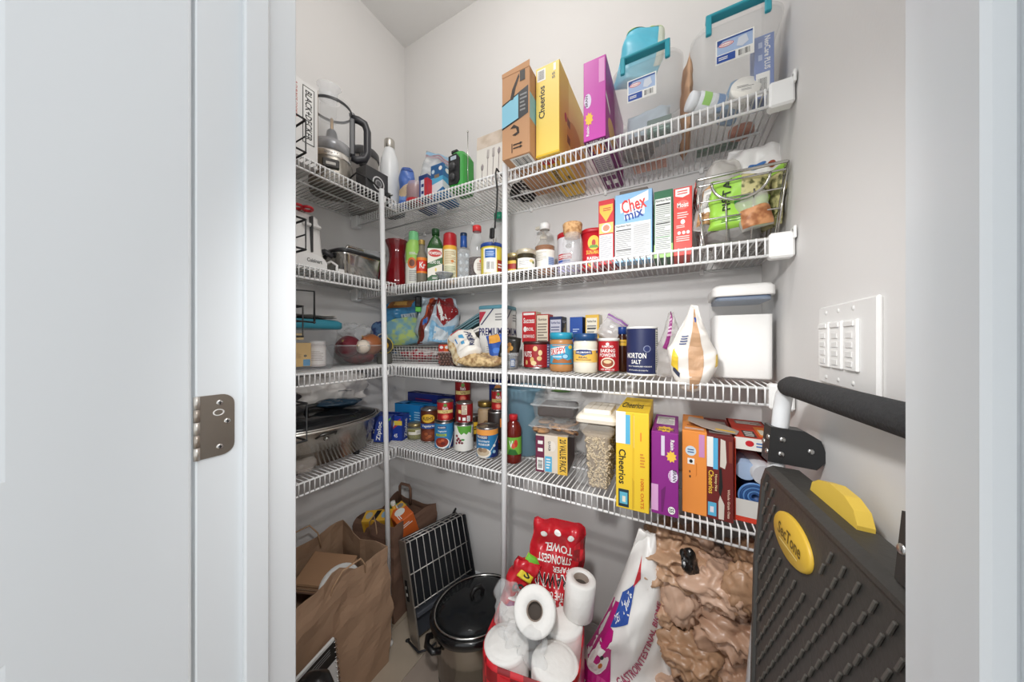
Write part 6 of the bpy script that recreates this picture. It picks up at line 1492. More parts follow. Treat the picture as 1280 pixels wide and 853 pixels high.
MB().tube([(0.07, 0, 0.145), (0.088, 0, 0.140), (0.118, 0, 0.150), (0.128, 0, 0.172), (0.128, 0, 0.255), (0.118, 0, 0.280), (0.095, 0, 0.288), (0.072, 0, 0.288)], [0.013, 0.014, 0.0145, 0.0145, 0.0145, 0.0145, 0.0135, 0.013], 12).build('handle', hexm('35353a', 0.35), t)
MB().cbox(0.062, -0.012, 0.150, 0.082, 0.012, 0.285, 0.004).build('handle_mount', hexm('3c3d41', 0.35), t)
MB().lathe([(0, 0), (0.011, 0.001), (0.012, 0.010), (0.008, 0.014), (0, 0.014)], 16, c=(0.072, 0, 0.292)).build('lid_latch', mat('77787c', 0.3, 0.6), t)
t = thing('power_cord', 'black power cord draped from the food processor to the shelf edge', 'cable', (-1.06, 0.72, ZL[0] + 0.004), 0)
MB().tube([(-0.02, -0.03, 0.03), (0.025, -0.02, 0.055), (0.045, 0.02, 0.045), (0.056, 0.06, 0.02), (0.062, 0.085, 0.0), (0.064, 0.09, -0.006)], 0.003, 7).build('cord', BLACK, t)
MB().cbox(0.055, 0.078, -0.004, 0.070, 0.098, 0.018, 0.004).build('plug', BLACK, t)
for q in (0.083, 0.093):
    MB().cbox(0.070, q - 0.001, 0.004, 0.084, q + 0.001, 0.010, 0.0004).build('prong', TIN, t)
t = carton('speaker_box', 'charcoal box with a silver ring emblem at the shelf corner', 'box', (0.098, 0.06, 0.100), (-1.048, 0.776, ZL[0] + 0.0008), hexm('3a3a3c', 0.5), {'front': [('e', 0.55, 0.5, 0.27, 0.27, hexm('d8d8d8')), ('e', 0.55, 0.5, 0.22, 0.22, hexm('2b2b2d')), ('e', 0.55, 0.5, 0.15, 0.15, hexm('9a9a9c')), ('e', 0.55, 0.5, 0.10, 0.10, hexm('58585a'))]}, rz=Q90)
t = thing('coffee_grinder', 'grey canister appliance with a black clamp lid behind the charcoal box', 'canister', (-1.222, 0.862, ZL[0] + 0.0005), 0.9)
MB().lathe([(0, 0), (0.056, 0), (0.06, 0.004), (0.06, 0.24)], 32).build('canister_body', mat('a29d99', 0.35, 0.3), t)
MB().lathe([(0.062, 0.236), (0.064, 0.240), (0.062, 0.268), (0.054, 0.278), (0, 0.280)], 32).build('clamp_lid', hexm('4a4a4c', 0.4), t)
MB().cbox(-0.014, -0.074, 0.180, 0.014, -0.060, 0.235, 0.004).build('latch', hexm('2f2f31', 0.4), t)
t = thing('griddle_pan', 'dark grey pan lying flat on the shelf corner under the canister', 'pan', (-1.1350, 0.905, LEV[0] - 0.0), 0)
t.location = (-1.115, 0.935, LEV[0])
MB().loft([rr(0.07, 0.05, 0.02, 0.0), rr(0.09, 0.07, 0.024, 0.006), rr(0.092, 0.072, 0.024, 0.022)], 0, True).build('pan_body', hexm('3b3d44', 0.4), t)
MB().loft([rr(0.094, 0.074, 0.025, 0.022), rr(0.094, 0.074, 0.025, 0.026)], 0, True).build('rim', hexm('2d2e33', 0.4), t)

# ------------------------------------------------------------------ left run, second shelf
t = thing('can_opener', 'white electric can opener beside the steel pan', 'can opener', (-1.118, 0.555, ZL[1] + 0.0006), Q90)
WP = hexm('e9e7e4', 0.35)
MB().loft([rr(0.115, 0.115, 0.02, 0.0), rr(0.118, 0.118, 0.022, 0.006), rr(0.100, 0.10, 0.024, 0.075), rr(0.092, 0.085, 0.024, 0.16), rr(0.084, 0.078, 0.024, 0.186), rr(0.06, 0.055, 0.02, 0.194)], 0, True).build('housing', WP, t)
MB().cbox(-0.02, -0.056, 0.146, 0.038, -0.036, 0.158, 0.004).build('lever', WP, t)
MB().cbox(0.004, -0.0585, 0.062, 0.009, -0.040, 0.182, 0.001).build('seam', hexm('3a3a3a', 0.5), t)
MB().prism([(-0.05, 0.0), (0.05, 0.0), (0.05, 0.03)] + [(0.05 * math.cos(a), 0.03 + 0.026 * math.sin(a)) for a in [k * PI / 10 for k in range(1, 10)]] + [(-0.05, 0.03)], 'y', -0.064, -0.056).build('base_plate', hexm('efeeec', 0.35), t)
prints('maker_print', t, 0.08, 0.014, [('t', 'Cuisinart', 0.62, 0.5, 0.6, 0.9, hexm('4a4a4a'))], lambda u, v, o: Vector((-0.04 + u * 0.08, -0.0645 - o, 0.026 + v * 0.014)))
MB().tube([(0.055, -0.02, 0.03), (0.070, -0.055, 0.045), (0.078, -0.075, 0.03), (0.074, -0.080, 0.010), (0.084, -0.080, 0.008)], 0.0042, 8).build('cord', WP, t)
MB().cbox(0.076, -0.092, 0.001, 0.096, -0.070, 0.018, 0.003).build('plug', WP, t)
t = thing('kitchen_shears', 'red handled tool lying on top of the white can opener', 'scissors', (-1.118, 0.555, ZL[1] + 0.196), 1.2)
for sx in (-1, 1):
    MB().tube([(sx * 0.014 + 0.013 * math.cos(k * PI / 7), -0.045 + 0.02 * math.sin(k * PI / 7), 0.008) for k in range(14)], 0.0048, 7, closed=True).build('handle_ring', hexm('c4202c', 0.35), t)
    MB().tube([(sx * 0.008, -0.025, 0.007), (-sx * 0.002, 0.005, 0.006), (-sx * 0.004, 0.06, 0.004)], [0.005, 0.004, 0.0015], 7).build('blade', STEEL, t)
t = thing('casserole_pan', 'small rectangular steel roasting pan with a glass lid and dark handle', 'pan', (-1.140, 0.752, ZL[1] + 0.0006), Q90)
MB().loft([rr(0.150, 0.12, 0.03, 0.0), rr(0.172, 0.145, 0.034, 0.012), rr(0.190, 0.165, 0.036, 0.085), rr(0.198, 0.172, 0.038, 0.090), rr(0.194, 0.168, 0.036, 0.092)], 0, True).build('pan_body', STEEL, t)
MB().loft([rr(0.200, 0.174, 0.038, 0.092), rr(0.202, 0.176, 0.038, 0.098), rr(0.196, 0.17, 0.036, 0.104)], 0, True).build('lid_band', hexm('2c2c2e', 0.35), t)
MB().loft([rr(0.19, 0.164, 0.036, 0.104), rr(0.15, 0.125, 0.036, 0.116), rr(0.06, 0.05, 0.02, 0.120)], 0, True).build('glass_lid', mat('8a8d90', 0.06, 0.1, 0.6), t)
MB().tube([(-0.045, -0.02, 0.112), (-0.03, -0.02, 0.134), (0.03, -0.02, 0.134), (0.045, -0.02, 0.112)], 0.006, 8).build('lid_handle', STEEL, t)
MB().tube([(-0.097, -0.035, 0.075), (-0.122, -0.03, 0.088), (-0.122, 0.03, 0.088), (-0.097, 0.035, 0.075)], 0.010, 8).build('handle', hexm('39393b', 0.4), t)
MB().tube([(0.097, -0.035, 0.075), (0.108, -0.03, 0.088), (0.108, 0.03, 0.088), (0.097, 0.035, 0.075)], 0.007, 8).build('handle', hexm('39393b', 0.4), t)
jar('glass_bowl', 'cut glass bowl at the corner behind the steel pan', (-1.225, 0.905, Z2), [(0, 0), (0.035, 0), (0.04, 0.004), (0.058, 0.15), (0.062, 0.168), (0.060, 0.168), (0.055, 0.15), (0.036, 0.008), (0, 0.006)], clear('e6eaec', 0.5, 0.02), None, None, cat='bowl')
gb = bpy.data.objects['glass_bowl']
MB().tube([(0.061 * math.cos(k * PI / 14), 0.061 * math.sin(k * PI / 14), 0.168) for k in range(28)], 0.002, 6, closed=True).build('rim', clear('f0f2f4', 0.55, 0.03), gb)
for k in range(14):
    a0 = 2 * PI * k / 14
    MB().tube([(0.042 * math.cos(a0), 0.042 * math.sin(a0), 0.02), (0.0575 * math.cos(a0 + 0.3), 0.0575 * math.sin(a0 + 0.3), 0.14)], 0.0012, 4).build('cut_facet', clear('f4f6f8', 0.5, 0.03), gb)

# ------------------------------------------------------------------ left run, third shelf
t = thing('storage_tub', 'clear tub with a teal lid and medicine boxes inside, by the door jamb', 'tub', (-1.140, 0.520, ZL[2] + 0.0006), Q90)
MB().loft([rr(0.225, 0.155, 0.02, 0.0), rr(0.232, 0.162, 0.022, 0.005), rr(0.262, 0.19, 0.026, 0.142)], 0, True, caps=False).build('tub_wall', mat('dfe2e6', 0.25, 0, 0.16), t)
MB().loft([rr(0.225, 0.155, 0.02, 0.0), rr(0.1, 0.1, 0.02, 0.001)], 0, True).build('tub_floor', mat('dfe2e6', 0.25, 0, 0.4), t)
MB().loft([rr(0.270, 0.198, 0.026, 0.136), rr(0.280, 0.208, 0.03, 0.140), rr(0.280, 0.208, 0.03, 0.158), rr(0.262, 0.19, 0.03, 0.166), rr(0.235, 0.165, 0.03, 0.168)], 0, True).build('lid', hexm('2f7f92', 0.4), t)
carton('medicine_box', 'yellow medicine carton with a blue corner inside the teal lidded tub', 'carton', (0.062, 0.03, 0.078), (-1.092, 0.535, ZL[2] + 0.012), hexm('e3b866', 0.5), {'front': [('r', 0.6, 0.02, 0.95, 0.3, hexm('4f9ac8')), ('l', 0.1, 0.35, 0.5, 0.6, 4, hexm('b58a40')), ('e', 0.7, 0.45, 0.08, 0.05, hexm('6a5a3a'))]}, rz=Q90)
carton('medicine_box', 'flat yellow carton lying high inside the teal lidded tub', 'carton', (0.07, 0.05, 0.022), (-1.115, 0.515, ZL[2] + 0.1), hexm('e9c47c', 0.5), {'front': [('l', 0.1, 0.2, 0.8, 0.7, 2, hexm('c79a50'))]}, rz=Q90)
jar('pill_bottle', 'white capped bottle inside the teal lidded tub', (-1.1, 0.598, ZL[2] + 0.008), [(0, 0), (0.024, 0), (0.026, 0.003), (0.026, 0.07), (0.02, 0.078)], hexm('d9cfcb', 0.4), ridged(0.025, 0.072, 0.088), hexm('e6e2e0', 0.4), [('r', 0.05, 0.0, 0.95, 1, hexm('e9e4e0')), ('l', 0.2, 0.2, 0.8, 0.8, 6, hexm('b5a9a4'))], (0.0262, 0.008, 0.066), cat='bottle')
carton('medicine_box', 'orange and white carton at the near end of the teal lidded tub', 'carton', (0.05, 0.03, 0.07), (-1.082, 0.468, ZL[2] + 0.012), hexm('c9825c', 0.5), {'front': [('r', 0.1, 0.1, 0.9, 0.7, hexm('dcd6d2'))]}, rz=Q90)
for k in range(3):
    t = thing('paper_sheet', ('crumpled white paper on the teal lid, topmost', 'folded white paper on the teal lid, middle', 'grey card on the teal lid, lowest')[k], 'paper', (-1.135, 0.545, ZL[2] + 0.184 - 0.006 * k), Q90 + 0.1 * k)
    n = 12
    vs = [(-0.11 + 0.22 * i / n, -0.06 + 0.12 * j / n, 0.004 * noise.noise(Vector((i * 0.5, j * 0.5, k * 3.1))) * (1 if k < 2 else 0.2)) for j in range(n + 1) for i in range(n + 1)]
    mb = MB()
    mb.add(vs, [(j * (n + 1) + i, j * (n + 1) + i + 1, (j + 1) * (n + 1) + i + 1, (j + 1) * (n + 1) + i) for j in range(n) for i in range(n)])
    mb.add([(a, b, c - 0.0012) for a, b, c in vs], [(j * (n + 1) + i, (j + 1) * (n + 1) + i, (j + 1) * (n + 1) + i + 1, j * (n + 1) + i + 1) for j in range(n) for i in range(n)])
    mb.build('sheet', hexm('e8e4e0' if k < 2 else '77756f', 0.8), t, fix=False)
# bowl of onions
t = thing('fruit_bowl', 'round clear glass bowl of onions and garlic on the third left shelf', 'bowl', (-1.158, 0.782, ZL[2] + 0.0006), 0)
MB().lathe([(0, 0.001), (0.055, 0.001), (0.06, 0.004), (0.09, 0.035), (0.108, 0.072), (0.110, 0.078), (0.107, 0.078), (0.087, 0.036), (0.056, 0.008), (0, 0.006)], 44).build('bowl_body', mat('aeb0ae', 0.05, 0, 0.16), t)
MB().tube([(0.1085 * math.cos(k * PI / 22), 0.1085 * math.sin(k * PI / 22), 0.078) for k in range(44)], 0.002, 6, closed=True).build('rim', clear('eceff0', 0.5, 0.03), t)


def onion(label, loc, r, c, name='onion', rot=(0, 0, 0)):
    t = thing(name, label, name, loc, 0, None, rot)
    MB().lathe([(0, -r * 0.92), (r * 0.4, -r * 0.86), (r * 0.8, -r * 0.55), (r, 0), (r * 0.85, r * 0.5), (r * 0.45, r * 0.85), (r * 0.16, r * 1.08), (r * 0.1, r * 1.3), (0, r * 1.32)], 22).build('bulb', mat(c, 0.35, 0, 1, 0.25, 14), t)
    MB().tube([(0, 0, r * 1.25), (r * 0.1, 0, r * 1.5), (r * 0.25, r * 0.05, r * 1.62)], [r * 0.1, r * 0.07, r * 0.02], 6).build('stem', mat('b59a6a', 0.8), t)
    return t


OB = ZL[2]
onion('large copper brown onion on top of the glass bowl', (-1.112, 0.815, OB + 0.080), 0.046, 'a5623a', rot=(0.9, 0.5, 0))
onion('red onion at the near side of the glass bowl', (-1.122, 0.727, OB + 0.076), 0.042, '6e2430', rot=(1.2, 0.2, 0.5))
onion('dark red onion deep in the glass bowl behind the garlic', (-1.196, 0.765, OB + 0.066), 0.045, '7d2a30', rot=(0.4, 1.0, 0))
onion('white garlic bulb leaning on the red onion at the bowl front', (-1.078, 0.757, OB + 0.074), 0.028, 'e3d6c6', 'garlic', rot=(1.3, 0.9, 0.2))
t = wad('netting', (0.05, 0.055, 0.024), 95, speckle('8a2028', '5a1a20', 80, 0.4, 0.6, 0.6), None, 0.2, 3, loc=(-1.15, 0.79, OB + 0.034))
t['label'] = 'red mesh net bunched in the glass bowl of onions'
t['category'] = 'net'
t.name = 'onion_net'
t = thing('tape_reel', 'yellow ringed reel leaning behind the glass bowl', 'reel', (-1.128, 0.896, LEV[2] + 0.001), 0, None, (0.1, 0, 0.75))
MB().lathe([(0.034, -0.008), (0.036, -0.008), (0.036, 0.008), (0.034, 0.008), (0.034, -0.008)], 26, mx=Matrix.Translation((0, 0, 0.080)) @ Matrix.Rotation(PI / 2, 4, 'X')).build('outer_ring', hexm('dcc14a', 0.4), t)
MB().lathe([(0, 0.009), (0.018, 0.009), (0.018, -0.009), (0, -0.009)], 22, mx=Matrix.Translation((0, 0, 0.080)) @ Matrix.Rotation(PI / 2, 4, 'X')).build('hub', hexm('d9a93a', 0.4), t)
MB().lathe([(0.034, 0.004), (0.018, 0.004), (0.018, -0.004), (0.034, -0.004)], 26, mx=Matrix.Translation((0, 0, 0.080)) @ Matrix.Rotation(PI / 2, 4, 'X')).build('wound_tape', hexm('4a4a44', 0.4), t)
MB().cbox(-0.03, -0.012, 0.0, 0.03, 0.012, 0.046, 0.004).build('base', hexm('5a5a54', 0.5), t)
t = wad('produce_film', (0.042, 0.065, 0.045), 96, crinkle('eceef0', 0.12, 0.3), None, 0.6, 4, loc=(-1.215, 0.82, OB + 0.128))
t['label'] = 'crumpled clear produce film behind the onion bowl'
t['category'] = 'plastic film'
t.name = 'produce_film'

# ------------------------------------------------------------------ left run, lowest shelf: roasting pan
t = thing('roasting_pan', 'large oval stainless roasting pan with a glass lid', 'roasting pan', (-1.128, 0.610, ZL[3] + 0.0006), 0)
PY_ = 0.235
MB().loft([ell(0.092, 0.165, 0.012, 40), ell(0.108, 0.184, 0.018, 40), ell(0.116, 0.194, 0.066, 40), ell(0.128, 0.208, 0.070, 40), ell(0.137, 0.220, 0.128, 40), ell(0.146, 0.232, 0.134, 40), ell(0.134, 0.220, 0.137, 40)], 0, True).build('pan_body', mat('c4bfb7', 0.24, 1.0, 1, 0.06, 12), t)
MB().tube(ell(0.146, 0.232, 0.136, 48), 0.0048, 8, closed=True).build('rolled_rim', mat('d6d2cb', 0.25, 1.0), t)
MB().loft([ell(0.134, 0.220, 0.138, 40), ell(0.126, 0.206, 0.150, 40), ell(0.095, 0.165, 0.163, 40), ell(0.05, 0.08, 0.170, 40), ell(0.01, 0.02, 0.171, 40)], 0, True).build('glass_lid', mat('1d1e20', 0.05, 0, 0.85), t)
MB().tube(ell(0.134, 0.220, 0.1405, 44), 0.0035, 7, closed=True).build('lid_band', STEEL, t)
MB().tube([(0, -0.035, 0.168), (0, -0.03, 0.194), (0, 0.03, 0.194), (0, 0.035, 0.168)], 0.008, 8).build('lid_handle', BLACK, t)
for sx, sy in ((1, -1), (1, 1), (-1, -1), (-1, 1)):
    MB().lathe([(0, 0), (0.010, 0.0), (0.012, 0.004), (0.009, 0.014), (0, 0.016)], 12, c=(sx * 0.07, sy * 0.105, 0)).build('foot', BLACK, t)
MB().lathe([(0, 0.012), (0.006, 0.010), (0.008, 0.0), (0.006, -0.004)], 12, mx=Matrix.Translation((0.136, -0.045, 0.110)) @ Matrix.Rotation(PI / 2, 4, 'Y')).build('rivet', STEEL, t)
MB().tube([(0.137, -0.075, 0.118), (0.152, -0.07, 0.128), (0.152, -0.02, 0.128), (0.137, -0.015, 0.118)], 0.004, 7).build('bail_handle', mat('5a5855', 0.3, 0.9), t)
t = sachet('white_plastic_bag', 'grey white plastic bag draped behind the roasting pan lid', 'bag', (-1.195, 0.715, ZL[3] + 0.178), (0.27, 0.125, 0.05), crinkle('e4dfda', 0.4, 1.0, 14.0, 0.5), [('l', 0.45, 0.32, 0.7, 0.38, 1, GREYT)], rz=Q90, seed=101, amp=0.022, wob=0.12, rt=(0.3, 0.6))
t = sachet('white_plastic_bag', 'second pale plastic bag hanging nearer the door jamb behind the pan', 'bag', (-1.195, 0.490, ZL[3] + 0.172), (0.16, 0.13, 0.05), crinkle('dcd5cf', 0.4, 1.0, 14.0, 0.5), None, rz=Q90, seed=102, amp=0.022, wob=0.1)
t = wad('dark_bag', (0.045, 0.085, 0.012), 103, crinkle('24394a', 0.2, 1.0, 22.0, 0.6), None, 0.22, 4, loc=(-1.115, 0.690, ZL[3] + 0.192))
t['label'] = 'shiny dark blue plastic packet lying on the roasting pan lid'
t['category'] = 'packet'
t.name = 'dark_packet'
t = wad('film', (0.025, 0.05, 0.025), 104, crinkle('c5bcb4', 0.15, 0.4), None, 0.5, 4, loc=(-1.022, 0.512, ZL[3] + 0.036))
t['label'] = 'crumpled clear film at the near foot of the roasting pan'
t['category'] = 'plastic film'
t.name = 'film_scrap'

# ------------------------------------------------------------------ black wire rack on the front wall beside the doorway
t = thing('wall_rack', 'tall black wire rack on the wall beside the doorway', 'rack', (-0.85, YF1 - 0.004, 0), 0)
BW_ = mat('1c1c1d', 0.4)
for x in (-0.12, 0.12):
    MB().tube([(x, 0.006, 0.80), (x, 0.006, 1.72)], 0.0035, 7).build('rail', BW_, t)
for zb, hh, yy in ((1.586, 0.072, 0.086), (1.372, 0.066, 0.086), (1.180, 0.066, 0.080), (0.950, 0.082, 0.088)):
    k = MB()
    for z in (zb, zb + hh):
        k.tube([(-0.13, 0.01, z), (-0.13, yy, z), (0.13, yy, z), (0.13, 0.01, z)], 0.0024, 6)
    k.tube([(-0.13, yy, zb + hh * 0.5), (0.13, yy, zb + hh * 0.5)], 0.0016, 6)
    for i in range(6):
        x = -0.13 + 0.052 * i
        k.tube([(x, yy, zb + hh), (x, yy, zb), (x, 0.008, zb)], 0.0018, 6)
    k.build('rack_basket', BW_, t)
k = MB().tube([(0.13, 0.02, 1.278), (0.13, 0.104, 1.282), (0.13, 0.104, 1.212)], 0.0022, 6)
k.lathe([(0, -0.004), (0.004, 0), (0, 0.004)], 8, c=(0.13, 0.104, 1.212))
k.tube([(0.13, 0.104, 1.212), (0.13, 0.02, 1.216)], 0.0022, 6)
k.build('bail', BW_, t)
carton('foil_box', 'navy carton in the black wall rack basket', 'carton', (0.12, 0.05, 0.105), (-0.795, 0.327, 1.183), hexm('243349', 0.5), {'right': [('e', 0.6, 0.8, 0.25, 0.12, hexm('4a7ac0')), ('l', 0.3, 0.08, 0.9, 0.3, 3, PRINT_W)], 'front': [('l', 0.2, 0.2, 0.8, 0.5, 4, PRINT_W)]})
carton('wrap_box', 'blue and red wrap carton in the lowest black wall rack basket', 'carton', (0.10, 0.044, 0.118), (-0.800, 0.330, 0.953), hexm('2f5f9f', 0.5), {'right': [('r', 0, 0, 1, 0.12, RC), ('r', 0, 0.9, 1, 1, RC)]})

# ------------------------------------------------------------------ dimmer switches on the right wall
t = thing('switch_plate', 'white wall plate with three slide dimmers', 'light switch', (XR, 0.6265, 1.1635), 0)
SWM = hexm('e9e8e6', 0.35)
MB().cbox(-0.0065, -0.0875, -0.0635, 0.0, 0.0875, 0.0635, 0.0025).build('wall_plate', SWM, t)
for yc in (0.0575, 0.0145, -0.0300):
    d = MB().cbox(-0.0105, yc - 0.0185, -0.0355, -0.0065, yc + 0.0185, 0.0365, 0.0012).build('dimmer', hexm('f0efed', 0.3), t)
    MB().cbox(-0.0125, yc - 0.014, 0.027, -0.0105, yc + 0.014, 0.034, 0.0006).build('rocker_key', SWM, d)
    for q in range(4):
        MB().cbox(-0.0118, yc - 0.009, -0.030 + q * 0.0135, -0.0105, yc + 0.009, -0.022 + q * 0.0135, 0.0004).build('button', hexm('e2e1df', 0.3), d)
    for z in (0.0525, -0.0525):
        MB().lathe([(0, 0.0016), (0.003, 0.0010), (0.0036, 0)], 12, mx=Matrix.Translation((-0.0065, yc, z)) @ Matrix.Rotation(-PI / 2, 4, 'Y')).build('screw', hexm('dcdbd9', 0.3), t)

# ------------------------------------------------------------------ floor: paper bags


def paper_bag(label, loc, rz, w, d, h, seed, m, tear=0.0):
    """open paper sack with gusset creases and an uneven rim"""
    t = thing('paper_bag', label, 'paper bag', loc, rz, 'brown paper bags')
    fo = Folds(seed, 6, 4.0, 16.0)
    n = 12
    per = []
    for i in range(n):
        per.append((-w / 2 + w * i / n, -d / 2, 0))
    for i in range(n):
        per.append((w / 2, -d / 2 + d * i / n, 1))
    for i in range(n):
        per.append((w / 2 - w * i / n, d / 2, 2))
    for i in range(n):
        per.append((-w / 2, d / 2 - d * i / n, 3))
    nz = 22
    outer, inner = [], []
    for j in range(nz + 1):
        v = j / nz
        ro, ri = [], []
        for x, y, s_ in per:
            zt = h * (1 + 0.10 * noise.noise(Vector((x * 9, y * 9, seed * 1.3))) - (tear * max(0, 1 - abs(x - w * 0.1) / 0.05) if s_ == 0 else 0))
            gus = 1.0
            if s_ in (1, 3):
                gus = 1 - 0.20 * (1 - abs(2 * (y / d))) * v
            bulge = 1 + 0.05 * math.sin(PI * v)
            p = Vector((x * gus * bulge, y * bulge, v * zt))
            k = fo(p) * 0.015 * min(1, 0.3 + v)
            nrm = Vector((x / w, y / d, 0)).normalized()
            p = p + nrm * k
            ro.append(p)
            ri.append(p - nrm * 0.0025)
        outer.append(ro)
        inner.append(ri)
    mb = MB().loft(outer + inner[::-1], 0, False, None, True)
    mb.build('sack', m, t)
    return t


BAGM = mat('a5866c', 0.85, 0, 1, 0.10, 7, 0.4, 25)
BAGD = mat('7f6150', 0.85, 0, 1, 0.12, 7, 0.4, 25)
t = paper_bag('large brown paper bag of folded bags beside the door jamb', (-1.062, 0.598, 0.0005), Q90, 0.31, 0.275, 0.43, 5, BAGM, 0.05)
for yy, zz, q in ((-0.135, 0.40, 1), (0.125, 0.42, -1)):
    MB().tube([(-0.06, yy, zz - 0.03), (-0.055, yy - q * 0.01, zz + 0.02), (-0.03, yy - q * 0.02, zz + 0.06), (0.03, yy - q * 0.02, zz + 0.06), (0.055, yy - q * 0.01, zz + 0.02), (0.06, yy, zz - 0.03)], 0.0028, 7).build('twine_handle', mat('b08f70', 0.9), t)
for k, (x, y, z, rx) in enumerate(((-1.10, 0.63, 0.349, 0.3), (-1.10, 0.63, 0.337, 0.3), (-1.10, 0.63, 0.325, 0.3))):
    b = thing('folded_bag', ('folded brown paper bag, uppermost inside the large bag', 'folded brown paper bag, middle inside the large bag', 'folded brown paper bag, lowest inside the large bag')[k], 'paper bag', (x, y, z), 0.3 * k, 'folded bags inside the large bag', (rx, 0.1, 0.5))
    MB().cbox(-0.08, -0.06, 0, 0.08, 0.06, 0.008, 0.002).build('folded_sack', (KRAFT, BAGM, BAGD)[k], b)
    MB().cbox(-0.078, -0.058, 0.008, 0.078, 0.01, 0.011, 0.001).build('fold', KRAFT, b)
t = thing('paper_plate', 'white paper plate leaning inside the large brown bag', 'plate', (-1.012, 0.625, 0.335), 0, None, (0.5, 0.25, 0.3))
MB().lathe([(0, 0.0), (0.04, 0.0), (0.048, 0.004), (0.062, 0.010), (0.063, 0.012), (0.055, 0.006), (0.045, 0.002), (0, 0.002)], 32).build('plate_disc', hexm('e8e8e6', 0.6), t)

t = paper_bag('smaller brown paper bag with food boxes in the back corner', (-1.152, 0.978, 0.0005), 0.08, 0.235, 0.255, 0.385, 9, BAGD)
for yy, zz, q, m in ((0.115, 0.37, -1, BAGD),):
    MB().tube([(-0.09, yy, zz - 0.02), (-0.09, yy, zz + 0.055), (-0.08, yy, zz + 0.07), (-0.03, yy, zz + 0.07), (-0.02, yy, zz + 0.055), (-0.02, yy, zz - 0.02)], 0.007, 6).build('paper_handle', m, t)
MB().tube([(-0.02, -0.128, 0.33), (-0.015, -0.135, 0.395), (0.0, -0.125, 0.42), (0.02, -0.135, 0.40), (0.03, -0.134, 0.34), (0.035, -0.14, 0.30)], 0.0024, 7).build('twine_handle', mat('b08f70', 0.9), t)
carton('food_box', 'orange and yellow food carton in the smaller brown bag', 'carton', (0.105, 0.075, 0.16), (-1.085, 0.995, 0.262), hexm('d9692e', 0.5), {'top': [('r', 0, 0.55, 0.4, 1, hexm('e6b03c')), ('e', 0.5, 0.5, 0.2, 0.3, PRINT_W), ('l', 0.600, 0.200, 0.900, 0.400, 2, PRINT_W), ('e', 0.2, 0.75, 0.12, 0.2, hexm('8a8a8a'))], 'front': [('r', 0.05, 0.5, 0.95, 0.95, hexm('c9502a'))], 'right': [('l', 0.200, 0.740, 0.800, 0.860, 2, PRINT_W)]}, rot=(0.35, 0.12, -0.25), chamfer=0.002)
carton('food_box', 'yellow food carton with dark print in the smaller brown bag', 'carton', (0.12, 0.06, 0.15), (-1.175, 0.925, 0.262), hexm('e3b13a', 0.5), {'top': [('e', 0.2, 0.5, 0.12, 0.3, hexm('b5b5a8')), ('p', [(0.35, 0.1), (0.5, 0.1), (0.6, 0.9), (0.42, 0.9)], BLACK), ('e', 0.75, 0.5, 0.1, 0.3, hexm('8fb0c4'))], 'front': [('r', 0.1, 0.5, 0.9, 0.9, hexm('d99a2a'))]}, rot=(0.3, -0.05, 0.55), chamfer=0.002)
carton('food_box', 'green packet wedged at the back of the smaller brown bag', 'packet', (0.09, 0.03, 0.14), (-1.165, 1.005, 0.265), hexm('4f8a4a', 0.5), {'top': [('e', 0.5, 0.5, 0.3, 0.3, hexm('7fb060'))]}, rot=(0.2, 0, 0.4))
t = thing('spray_nozzle', 'yellow trigger nozzle with a white tip sticking out of the smaller bag', 'nozzle', (-1.115, 0.955, 0.36), 0, None, (0.15, -0.2, 0.3))
MB().tube([(0, 0, 0), (0, 0, 0.075)], 0.009, 10).build('neck', hexm('e3a92e', 0.4), t)
MB().lathe([(0, 0.092), (0.010, 0.09), (0.0115, 0.082), (0.0095, 0.072)], 14).build('tip', hexm('e6e4dc', 0.4), t)
MB().tube([(0.012, 0, 0.0), (0.018, 0, 0.04), (0.012, 0, 0.07)], 0.003, 6).build('trigger', hexm('dcdad2', 0.4), t)

# spiral notebook and dark pack at the foot of the large bag
t = thing('spiral_notebook', 'white spiral notebook with a black header leaning on the large bag', 'notebook', (-0.878, 0.470, 0.020), 0, None, (0.0, -0.10, Q90 + 0.12))
MB().cbox(-0.085, -0.004, 0.0, 0.085, 0.004, 0.275, 0.001).build('pages', hexm('dfe0de', 0.6), t)
a_, b_, mp = box_map('front', 0.17, 0.008, 0.275)
prints('cover_print', t, a_, b_, [('r', 0, 0.76, 1, 0.97, BLACK), ('l', 0.1, 0.86, 0.9, 0.94, 3, hexm('8a8a8a')), ('r', 0.2, 0.79, 0.42, 0.84, PRINT_W), ('l', 0.25, 0.45, 0.75, 0.62, 4, hexm('9aa0a6'))], mp)
for k in range(17):
    MB().tube([(0.085 + 0.006 * math.cos(a), 0.007 * math.sin(a), 0.01 + k * 0.0158) for a in [q * PI / 4 for q in range(8)]], 0.0012, 5, closed=True).build('wire_loop', STEEL, t)
t = thing('charcoal_bag', 'black pack with a white lettered label in front of the notebook', 'pack', (-0.795, 0.425, 0.0005), 0.55)
MB().loft([rr(0.09, 0.07, 0.03, 0.0), rr(0.10, 0.08, 0.035, 0.02), rr(0.10, 0.08, 0.035, 0.27), rr(0.07, 0.05, 0.024, 0.325), rr(0.03, 0.02, 0.009, 0.335)], 0, True).build('pack_body', mat('1e1d1d', 0.3), t)
a_, b_, mp = cyl_map(0.042, 0.2, 0.275, 1.1)
prints('label_print', t, 0.06, 0.05, [('p', [(0, 0.1), (1, 0.4), (1, 0.95), (0, 0.75)], hexm('d8d4cc')), ('t', 'KING', 0.5, 0.52, 0.8, 0.34, BLACK, 0.2)], lambda u, v, o: Vector((-0.03 + u * 0.06, -0.0405 - o, 0.225 + v * 0.05)))

